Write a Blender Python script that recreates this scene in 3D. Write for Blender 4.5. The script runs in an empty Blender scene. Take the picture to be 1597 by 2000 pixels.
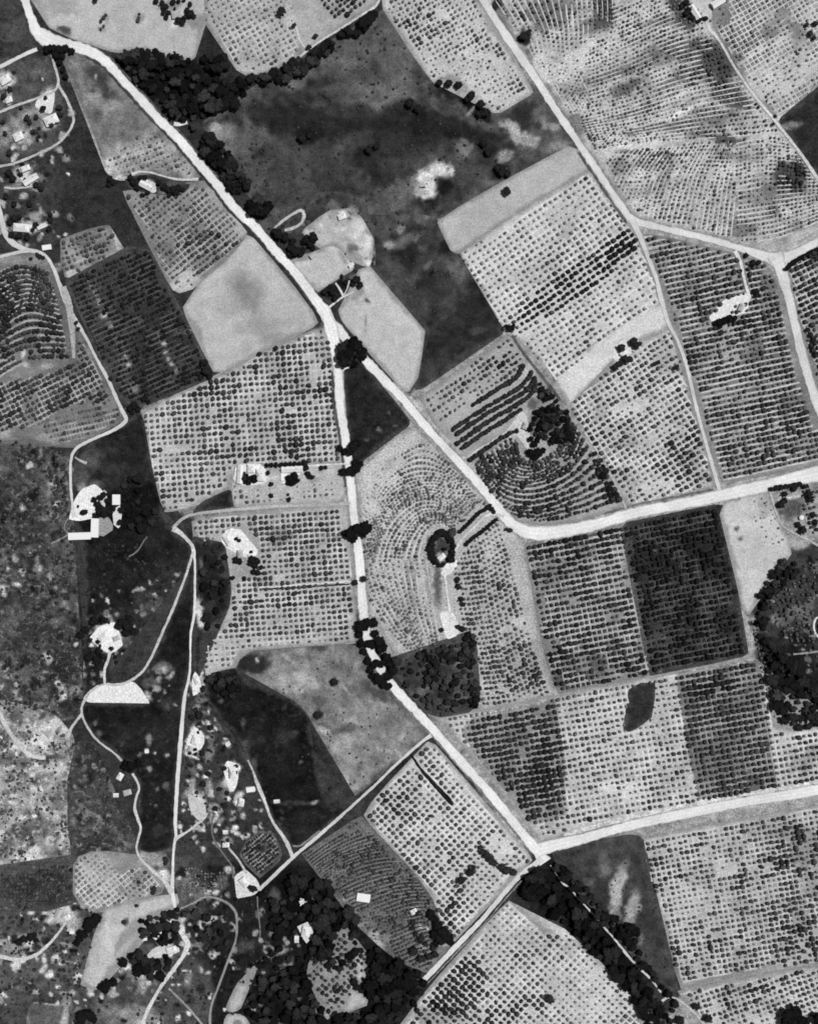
import bpy, bmesh, math, random
import numpy as np
from mathutils import Vector
from mathutils.geometry import delaunay_2d_cdt

C = bpy.context.scene.collection
SC = bpy.context.scene
R = math.radians
random.seed(7)
RNG = np.random.default_rng(11)

# ------------------------------------------------------------------ camera, sky, sun, exposure
CAM_H = 1400.0
cam_d = bpy.data.cameras.new('camera')
cam = bpy.data.objects.new('camera', cam_d)
C.objects.link(cam)
cam.location = (0, 0, CAM_H)
cam.rotation_euler = (0, 0, 0)
cam_d.sensor_fit = 'VERTICAL'
cam_d.angle = 2 * math.atan(500.0 / CAM_H)
cam_d.clip_start = 10
cam_d.clip_end = 40000
SC.camera = cam

SUN_EL, SUN_AZ = 67, 68            # degrees above the horizon, clockwise from north
world = bpy.data.worlds.new('World')
SC.world = world
world.use_nodes = True
wn = world.node_tree
bg = wn.nodes['Background']
sky = wn.nodes.new('ShaderNodeTexSky')
sky.sky_type = 'NISHITA'
sky.sun_disc = False
sky.sun_elevation = R(SUN_EL)
sky.sun_rotation = R(SUN_AZ)
bw = wn.nodes.new('ShaderNodeRGBToBW')          # the photograph is on black and white film
wn.links.new(sky.outputs[0], bw.inputs[0])
wn.links.new(bw.outputs[0], bg.inputs[0])
bg.inputs[1].default_value = 0.05

sun_d = bpy.data.lights.new('sun', 'SUN')
sun = bpy.data.objects.new('sun', sun_d)
C.objects.link(sun)
sun_d.energy = 4.6
sun_d.angle = R(0.6)
sdir = Vector((math.sin(R(SUN_AZ)) * math.cos(R(SUN_EL)), math.cos(R(SUN_AZ)) * math.cos(R(SUN_EL)), math.sin(R(SUN_EL))))
sun.rotation_euler = sdir.to_track_quat('Z', 'Y').to_euler()
sun.location = (200, 120, 300)

SC.view_settings.view_transform = 'Standard'
SC.view_settings.look = 'None'
SC.view_settings.exposure = 0.0
SC.view_settings.gamma = 1.0
SC.cycles.filter_width = 1.75       # an old, slightly soft survey lens
EXPO = 1.42      # what an albedo of 1 lying flat comes out as (linear)

# ------------------------------------------------------------------ helpers
S = 0.5                                  # metres to one unit of the survey grid
def wx(p): return (p - 798.5) * S
def wy(p): return (1000.0 - p) * S

def alb(g):
    """grey level on the print (0..255) -> albedo of the ground"""
    g = np.clip(np.asarray(g, dtype=float) / 255.0, 0.0, 1.0)
    lin = np.where(g <= 0.04045, g / 12.92, ((g + 0.055) / 1.055) ** 2.4)
    return np.clip(lin / EXPO, 0.004, 0.8)

def _h(ix, iy, seed):
    n = (ix.astype(np.int64) * 374761393 + iy.astype(np.int64) * 668265263 + seed * 144269504) & 0xffffffff
    n = ((n ^ (n >> 13)) * 1274126177) & 0xffffffff
    n = (n ^ (n >> 16)) & 0xffffffff
    return n / 4294967295.0

def vnoise(x, y, scale, seed=0):
    x = np.asarray(x, float) / scale; y = np.asarray(y, float) / scale
    ix = np.floor(x); iy = np.floor(y)
    fx = x - ix; fy = y - iy
    fx = fx * fx * (3 - 2 * fx); fy = fy * fy * (3 - 2 * fy)
    a = _h(ix, iy, seed); b = _h(ix + 1, iy, seed); c = _h(ix, iy + 1, seed); d = _h(ix + 1, iy + 1, seed)
    return (a + (b - a) * fx) * (1 - fy) + (c + (d - c) * fx) * fy

def fbm(x, y, scale, seed=0, oct=3):
    s = 0; a = 1; t = 0
    for k in range(oct):
        s = s + a * vnoise(x, y, scale / 2 ** k, seed + 17 * k); t += a; a *= 0.55
    return s / t                                   # 0..1

def sstep(a, b, t):
    t = np.clip((t - a) / (b - a), 0, 1)
    return t * t * (3 - 2 * t)

def inside(poly, x, y):
    x = np.asarray(x, float); y = np.asarray(y, float)
    r = np.zeros(x.shape, bool)
    n = len(poly)
    for i in range(n):
        x0, y0 = poly[i]; x1, y1 = poly[(i + 1) % n]
        if y0 == y1: continue
        c = ((y0 > y) != (y1 > y)) & (x < (x1 - x0) * (y - y0) / (y1 - y0) + x0)
        r ^= c
    return r

def segdist(pts, x, y, closed=False):
    d = np.full(np.shape(x), 1e9)
    n = len(pts)
    for i in range(n if closed else n - 1):
        x0, y0 = pts[i]; x1, y1 = pts[(i + 1) % n]
        dx, dy = x1 - x0, y1 - y0
        L = dx * dx + dy * dy + 1e-9
        t = np.clip(((x - x0) * dx + (y - y0) * dy) / L, 0, 1)
        d = np.minimum(d, np.hypot(x - x0 - t * dx, y - y0 - t * dy))
    return d

def smooth(pts, step=6.0, closed=False):
    """Catmull-Rom through pts, resampled"""
    n = len(pts)
    if n < 3 and not closed:
        pts = [pts[0], ((pts[0][0] + pts[-1][0]) / 2, (pts[0][1] + pts[-1][1]) / 2), pts[-1]]; n = 3
    out = []
    for i in range(n if closed else n - 1):
        g = lambda k: pts[k % n] if closed else pts[min(max(k, 0), n - 1)]
        p0, p1, p2, p3 = g(i - 1), g(i), g(i + 1), g(i + 2)
        m = max(1, int(math.hypot(p2[0] - p1[0], p2[1] - p1[1]) / step))
        for k in range(m):
            t = k / m
            out.append(tuple(0.5 * (2 * p1[j] + (p2[j] - p0[j]) * t + (2 * p0[j] - 5 * p1[j] + 4 * p2[j] - p3[j]) * t * t
                                    + (3 * p1[j] - p0[j] - 3 * p2[j] + p3[j]) * t ** 3) for j in (0, 1)))
    if not closed: out.append(tuple(pts[-1]))
    return out

def tag(o, label=None, cat=None, group=None, kind=None):
    if label: o['label'] = label
    if cat: o['category'] = cat
    if group: o['group'] = group
    if kind: o['kind'] = kind
    return o

def new_obj(name, me, parent=None, mat=None):
    o = bpy.data.objects.new(name, me)
    C.objects.link(o)
    if parent: o.parent = parent
    if mat: me.materials.append(mat)
    return o

# ------------------------------------------------------------------ materials
def nn(t, kind, **kw):
    n = t.nodes.new(kind)
    for k, v in kw.items(): setattr(n, k, v)
    return n

def math_node(t, op, a, b=None, clamp=False):
    n = nn(t, 'ShaderNodeMath', operation=op)
    n.use_clamp = clamp
    for i, v in enumerate((a, b)):
        if v is None: continue
        if isinstance(v, (int, float)): n.inputs[i].default_value = v
        else: t.links.new(v, n.inputs[i])
    return n.outputs[0]

def noise_node(t, vec, scale, detail=3, rough=0.6):
    n = nn(t, 'ShaderNodeTexNoise')
    n.inputs['Scale'].default_value = scale
    n.inputs['Detail'].default_value = detail
    n.inputs['Roughness'].default_value = rough
    t.links.new(vec, n.inputs['Vector'])
    return n.outputs['Fac']

_MC = {}
def ground_mat(mott=0.25, grain=0.25, streak=0.0, deg=0, period=5.5, spots=0.0, spot_tone=190, name='soil', rough=0.95):
    key = (mott, grain, streak, deg, period, spots, spot_tone, name)
    if key in _MC: return _MC[key]
    m = bpy.data.materials.new(name)
    m.use_nodes = True
    t = m.node_tree
    b = t.nodes['Principled BSDF']
    b.inputs['Roughness'].default_value = rough
    b.inputs['Specular IOR Level'].default_value = 0.0
    at = nn(t, 'ShaderNodeAttribute', attribute_name='tone')
    geo = nn(t, 'ShaderNodeNewGeometry')
    pos = geo.outputs['Position']
    v = at.outputs['Fac']
    # mottling of growth and moisture
    f1 = noise_node(t, pos, 0.11, 6, 0.74)
    k = math_node(t, 'MULTIPLY_ADD', f1, 5.6 * mott); k.node.inputs[2].default_value = 1 - 2.8 * mott
    v = math_node(t, 'MULTIPLY', v, math_node(t, 'MAXIMUM', k, 0.15))
    # clods, tufts
    f2 = noise_node(t, pos, 0.62, 3, 0.8)
    k = math_node(t, 'MULTIPLY_ADD', f2, 11.0 * grain); k.node.inputs[2].default_value = 1 - 5.5 * grain
    v = math_node(t, 'MULTIPLY', v, math_node(t, 'MAXIMUM', k, 0.1))
    if streak:
        mp = nn(t, 'ShaderNodeMapping', vector_type='TEXTURE')
        mp.inputs['Rotation'].default_value[2] = R(deg)
        mp.inputs['Scale'].default_value = (26, period / 2.6, 20)
        t.links.new(pos, mp.inputs['Vector'])
        f3 = noise_node(t, mp.outputs[0], 1.0, 2, 0.6)
        k = math_node(t, 'MULTIPLY_ADD', f3, 4.0 * streak); k.node.inputs[2].default_value = 1 - 2.0 * streak
        v = math_node(t, 'MULTIPLY', v, math_node(t, 'MAXIMUM', k, 0.1))
    if spots:
        f4 = noise_node(t, pos, 0.2, 3, 0.6)
        mr = nn(t, 'ShaderNodeMapRange', interpolation_type='SMOOTHSTEP')
        mr.inputs['From Min'].default_value = 0.57
        mr.inputs['From Max'].default_value = 0.65
        mr.inputs['To Max'].default_value = spots
        t.links.new(f4, mr.inputs['Value'])
        mx = nn(t, 'ShaderNodeMix', data_type='FLOAT')
        t.links.new(mr.outputs[0], mx.inputs[0])
        t.links.new(v, mx.inputs[2])
        mx.inputs[3].default_value = float(alb(spot_tone))
        v = mx.outputs[0]
    v = math_node(t, 'MINIMUM', v, 0.82)
    cb = nn(t, 'ShaderNodeCombineColor')
    for i in range(3): t.links.new(v, cb.inputs[i])
    t.links.new(cb.outputs[0], b.inputs['Base Color'])
    bp = nn(t, 'ShaderNodeBump')
    bp.inputs['Strength'].default_value = 0.5
    bp.inputs['Distance'].default_value = 0.25
    t.links.new(f2, bp.inputs['Height'])
    t.links.new(bp.outputs[0], b.inputs['Normal'])
    _MC[key] = m
    return m

def foliage_mat(name, src):
    """src: 'attr' reads the per-vertex shade, 'obj' the object's own colour"""
    m = bpy.data.materials.new(name)
    m.use_nodes = True
    t = m.node_tree
    b = t.nodes['Principled BSDF']
    b.inputs['Roughness'].default_value = 0.8
    b.inputs['Specular IOR Level'].default_value = 0.0
    geo = nn(t, 'ShaderNodeNewGeometry')
    if src == 'attr': s = nn(t, 'ShaderNodeAttribute', attribute_name='shade').outputs['Fac']
    else:
        oi = nn(t, 'ShaderNodeObjectInfo')
        s = nn(t, 'ShaderNodeSeparateColor'); t.links.new(oi.outputs['Color'], s.inputs[0]); s = s.outputs[0]
    f = noise_node(t, geo.outputs['Position'], 0.9, 3, 0.7)
    k = math_node(t, 'MULTIPLY_ADD', f, 2.4); k.node.inputs[2].default_value = -0.2
    v = math_node(t, 'MULTIPLY', s, math_node(t, 'MAXIMUM', k, 0.2))
    cb = nn(t, 'ShaderNodeCombineColor')
    for i in range(3): t.links.new(v, cb.inputs[i])
    t.links.new(cb.outputs[0], b.inputs['Base Color'])
    bp = nn(t, 'ShaderNodeBump'); bp.inputs['Strength'].default_value = 0.9; bp.inputs['Distance'].default_value = 0.3
    t.links.new(f, bp.inputs['Height']); t.links.new(bp.outputs[0], b.inputs['Normal'])
    return m

def plain_mat(name, a, rough=0.7, var=0.25, scale=1.2):
    if name in _MC: return _MC[name]
    m = bpy.data.materials.new(name)
    m.use_nodes = True
    t = m.node_tree
    b = t.nodes['Principled BSDF']
    b.inputs['Roughness'].default_value = rough
    b.inputs['Specular IOR Level'].default_value = 0.2
    geo = nn(t, 'ShaderNodeNewGeometry')
    f = noise_node(t, geo.outputs['Position'], scale, 4, 0.65)
    k = math_node(t, 'MULTIPLY_ADD', f, 2 * var * a); k.node.inputs[2].default_value = a * (1 - var)
    cb = nn(t, 'ShaderNodeCombineColor')
    for i in range(3): t.links.new(k, cb.inputs[i])
    t.links.new(cb.outputs[0], b.inputs['Base Color'])
    _MC[name] = m
    return m

M_FOL_A = foliage_mat('orchard_foliage', 'attr')
M_FOL_O = foliage_mat('tree_foliage', 'obj')
M_BARK = plain_mat('bark', 0.09)
M_WALL = plain_mat('whitewashed_wall', 0.6, 0.8, 0.12)
M_ROOF_PALE = plain_mat('pale_roof', 0.56, 0.6, 0.22, 0.5)
M_ROOF_GREY = plain_mat('grey_roof', 0.34, 0.6, 0.15, 0.6)
M_ROOF_DARK = plain_mat('dark_roof', 0.12, 0.6, 0.2, 0.6)
M_BRICK = plain_mat('chimney_brick', 0.25)
M_GLASS = plain_mat('window_glass', 0.05, 0.15)
M_DOOR = plain_mat('door_paint', 0.18, 0.5)
M_METAL = plain_mat('tank_metal', 0.6, 0.4, 0.08)

# ------------------------------------------------------------------ tone of the ground
def b(cx, cy, rx, ry, deg, tone, k=0.8, soft=0.45): return (cx, cy, rx, ry, deg, tone, min(1.0, k * 1.12), soft)

def apply_blobs(x, y, tone, blobs, seed=3):
    wxx = (fbm(x, y, 34, seed) - 0.5) * 2
    wyy = (fbm(x, y, 34, seed + 9) - 0.5) * 2
    fine = (fbm(x, y, 9, seed + 5, 2) - 0.5) * 2
    for q in blobs:
        if len(q) == 3:                # a straight-edged piece: outline, tone, strength
            m = inside(q[0], x + fine * 2, y + fine * 2)
            tone[m] = tone[m] * (1 - q[2]) + q[1] * q[2]
            continue
        cx, cy, rx, ry, deg, tn, k, soft = q
        rm = max(rx, ry) * 1.6
        m = (np.abs(x - cx) < rm) & (np.abs(y - cy) < rm)
        if not m.any(): continue
        am = min(rx, ry) * 0.7
        fm = min(6.0, min(rx, ry) * 0.55)
        dx = x[m] - cx + wxx[m] * am + fine[m] * fm; dy = -(y[m] - cy + wyy[m] * am - fine[m] * fm)
        c, s = math.cos(R(deg)), math.sin(R(deg))
        u = (dx * c + dy * s) / rx; v = (-dx * s + dy * c) / ry
        d = np.sqrt(u * u + v * v)
        w = k * (1 - sstep(1 - soft, 1 + soft * 0.5, d))
        tone[m] = tone[m] * (1 - w) + tn * w
    return tone

def set_tone(me, vals):
    a = me.attributes.new('tone', 'FLOAT', 'POINT')
    a.data.foreach_set('value', np.asarray(vals, dtype=np.float32))

_Z = [0.02]
ZS = []
def next_z(step=0.004):
    _Z[0] += step
    return _Z[0]

def ragged(poly, amp, step, seed):
    """outline with the small wander a field edge has"""
    out = []
    n = len(poly)
    for i in range(n):
        x0, y0 = poly[i]; x1, y1 = poly[(i + 1) % n]
        L = math.hypot(x1 - x0, y1 - y0)
        m = max(1, int(L / step))
        for k in range(m):
            t = k / m
            out.append((x0 + (x1 - x0) * t, y0 + (y1 - y0) * t))
    a = np.array(out)
    jx = (fbm(a[:, 0], a[:, 1], 16, seed, 2) - 0.5) * 2 * amp
    jy = (fbm(a[:, 0], a[:, 1], 16, seed + 31, 2) - 0.5) * 2 * amp
    j2 = (fbm(a[:, 0], a[:, 1], 6, seed + 77, 1) - 0.5) * amp * 1.5
    j3 = (fbm(a[:, 0], a[:, 1], 6, seed + 97, 1) - 0.5) * amp * 1.5
    return np.stack([a[:, 0] + jx + j2, a[:, 1] + jy + j3], 1)

OFF_POLY = []      # places where no orchard row goes
NO_SCRUB = []
def mottles(poly, n, r0, r1, tones, k=.7, seed=1):
    """n irregular patches of other growth thrown over a piece of rough land"""
    r = np.random.default_rng(seed); out = []
    xs = [p[0] for p in poly]; ys = [p[1] for p in poly]
    for _ in range(n):
        x, y = r.uniform(min(xs), max(xs)), r.uniform(min(ys), max(ys)); a = r.uniform(r0, r1)
        if vnoise(np.array([x]), np.array([y]), 60, seed)[0] < .35: continue
        out.append((x, y, a, a * r.uniform(.4, .9), r.uniform(0, 180), r.choice(tones), min(1, k * r.uniform(.9, 1.4)), r.uniform(.25, .5)))
    return out

def strokes(poly, n, L0, L1, w, degs, tones, k=.6, seed=1):
    """long thin streaks where the plough has followed the slope"""
    r = np.random.default_rng(seed); xs = [p[0] for p in poly]; ys = [p[1] for p in poly]
    return [(r.uniform(min(xs), max(xs)), r.uniform(min(ys), max(ys)), r.uniform(L0, L1), w * r.uniform(.7, 1.6), r.choice(degs) + r.uniform(-7, 7), r.choice(tones), k * r.uniform(.5, 1.1), .7) for _ in range(n)]

def sheet(name, poly, tone, mat, label, cat, step=5.0, amp=1.6, kind='structure', grad=None, nz=10, curve=False, blobs=()):
    if name in ('scrubland', 'pasture', 'meadow', 'wood_floor', 'grove_ground', 'rough_ground', 'yard', 'bare_lot') or step < 3: poly = smooth(poly, 6, True)
    if name in ('scrubland', 'grove_ground', 'rough_ground', 'wood_floor'): amp *= 1.8
    if name in ('yard', 'garden', 'plot', 'house_plot'): OFF_POLY.append(poly)
    if name in ('fallow_field', 'mown_lot', 'bare_lot', 'orchard_ground'): NO_SCRUB.append(poly)
    sd = int(abs(poly[0][0] * 13 + poly[0][1] * 7)) % 997
    edge = ragged(poly, amp, max(3.0, step * 0.8), sd)
    x0, y0 = edge.min(0); x1, y1 = edge.max(0)
    gx, gy = np.meshgrid(np.arange(x0 + step / 2, x1, step), np.arange(y0 + step / 2, y1, step))
    gx = gx.ravel() + RNG.uniform(-.3, .3, gx.size) * step; gy = gy.ravel() + RNG.uniform(-.3, .3, gy.size) * step
    el = [tuple(p) for p in edge]
    keep = inside(el, gx, gy)
    gx, gy = gx[keep], gy[keep]
    keep = segdist(el, gx, gy, True) > step * 0.45 if len(gx) * len(el) < 3e7 else np.ones(len(gx), bool)
    gx, gy = gx[keep], gy[keep]
    X = np.concatenate([edge[:, 0], gx]); Y = np.concatenate([edge[:, 1], gy])
    vs = [Vector((wx(a), wy(b))) for a, b in zip(X, Y)]
    ne = len(edge)
    es = [(i, (i + 1) % ne) for i in range(ne)]
    ov, oe, of, *_ = delaunay_2d_cdt(vs, es, [], 1, 1e-4, False)
    z = next_z()
    if name == 'orchard_ground' or name == 'meadow': ZS.append((poly, z))
    me = bpy.data.meshes.new(name)
    me.from_pydata([(v.x, v.y, z) for v in ov], [], of)
    px = np.array([v.x for v in ov]) / S + 798.5; py = 1000 - np.array([v.y for v in ov]) / S
    tn = np.full(len(px), float(tone) - (9 if name == 'orchard_ground' and tone > 150 else 0))
    if grad is not None: tn = tn + grad(px, py)
    tn = tn + (fbm(px, py, 60, sd, 4) - 0.5) * nz * 3.2 + (fbm(px, py, 16, sd + 40, 2) - 0.5) * nz * 1.6
    if len(poly) > 5 and name != 'yard':          # weedy, trodden margin along the boundary
        dd = segdist(poly, px, py, True) + (fbm(px, py, 12, sd + 7, 2) - .5) * 9
        w = (1 - sstep(0, 8, dd)) * .6
        tn = tn * (1 - w) + w * (118 if tone > 130 else (80 if tone < 70 else 92))
    tn = apply_blobs(px, py, tn, blobs, sd)
    set_tone(me, alb(np.clip(tn, 12, 250)))
    flip_up(me)
    o = new_obj(name, me, None, mat)
    tag(o, label, cat, None, kind)
    return o

def flip_up(me):
    n = len(me.polygons)
    if not n: return
    me.update()
    nr = np.zeros(n * 3, np.float32); me.polygons.foreach_get('normal', nr)
    if nr[2::3].mean() < 0: me.flip_normals()

# ------------------------------------------------------------------ roads
ROADS = []      # (points, width) also keep trees off them
def ribbon(name, pts, w, tone, label, cat='road', z=None, mat=None, edge=0.10, wob=0.8, nz=18, clear=True, kind='structure', taper=False, joined=True):
    """w: a width or a list with one width to every point"""
    ws = w if isinstance(w, (list, tuple)) else [w] * len(pts)
    sm = np.array(smooth(pts, 4.0))
    src = np.array(pts, float)
    if len(ws) != len(pts): ws = list(np.interp(np.linspace(0, 1, len(pts)), np.linspace(0, 1, len(ws)), ws))
    cum = np.concatenate([[0], np.cumsum(np.hypot(*np.diff(src, axis=0).T))])
    cs = np.concatenate([[0], np.cumsum(np.hypot(*np.diff(sm, axis=0).T))])
    W = np.interp(cs / cs[-1] * cum[-1], cum, ws)
    d = np.gradient(sm, axis=0); d /= np.linalg.norm(d, axis=1)[:, None] + 1e-9
    nrm = np.stack([-d[:, 1], d[:, 0]], 1)
    sd = int(abs(pts[0][0] * 3 + pts[0][1] * 5 + len(pts))) % 991
    sh_ = 1 + (2.6 / max(4.0, float(np.mean(ws))) if name == 'road' else 0.0)
    cols = [-1, -0.72, -0.3, 0, 0.3, 0.72, 1]
    if sh_ > 1: cols = [-sh_] + cols + [sh_]; W = W * .92
    elif name not in ('verge', 'ditch'): W = W * .84
    ew = 1 + edge * 2 * (fbm(sm[:, 0], sm[:, 1], 22, sd) - 0.5) * 2
    P = []; T = []
    for c in cols:
        e = np.where(abs(c) > .9, (vnoise(sm[:, 0] * 1.0, sm[:, 1], 5, sd + int(c * 3)) - .5) * 2 * wob * (1.8 if abs(c) > 1 else .8), 0)
        q = sm + nrm * (c * (W / 2 * ew + e))[:, None]
        P.append(q)
        tn = tone + (fbm(q[:, 0], q[:, 1], 40, sd + 3) - .5) * 2 * nz - (22 if abs(c) > .9 else 0) + (4 if c == 0 else 0)
        if abs(c) == .3: tn = tn - 8 + (vnoise(q[:, 0], q[:, 1], 30, sd + 9) - .5) * 12
        if abs(c) > 1: tn = tn * .5 + 48 + (vnoise(q[:, 0], q[:, 1], 14, sd + 8) - .5) * 50
        T.append(tn)
    P = np.stack(P, 1); T = np.stack(T, 1)
    n, m = P.shape[:2]
    z = next_z() if z is None else z
    vs = [(wx(a), wy(b), z) for a, b in P.reshape(-1, 2)]
    fs = [(i * m + j, i * m + j + 1, (i + 1) * m + j + 1, (i + 1) * m + j) for i in range(n - 1) for j in range(m - 1)]
    me = bpy.data.meshes.new(name)
    me.from_pydata(vs, [], fs)
    set_tone(me, alb(np.clip(T.ravel(), 12, 250)))
    flip_up(me)
    o = new_obj(name, me, None, mat or M_ROAD)
    tag(o, label, cat, None, kind)
    if clear: ROADS.append(([tuple(p) for p in src], float(np.mean(ws))))
    return o

M_ROAD = ground_mat(0.05, 0.10, name='dirt_road')
M_TRACK = ground_mat(0.12, 0.2, name='dirt_track')
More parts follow.
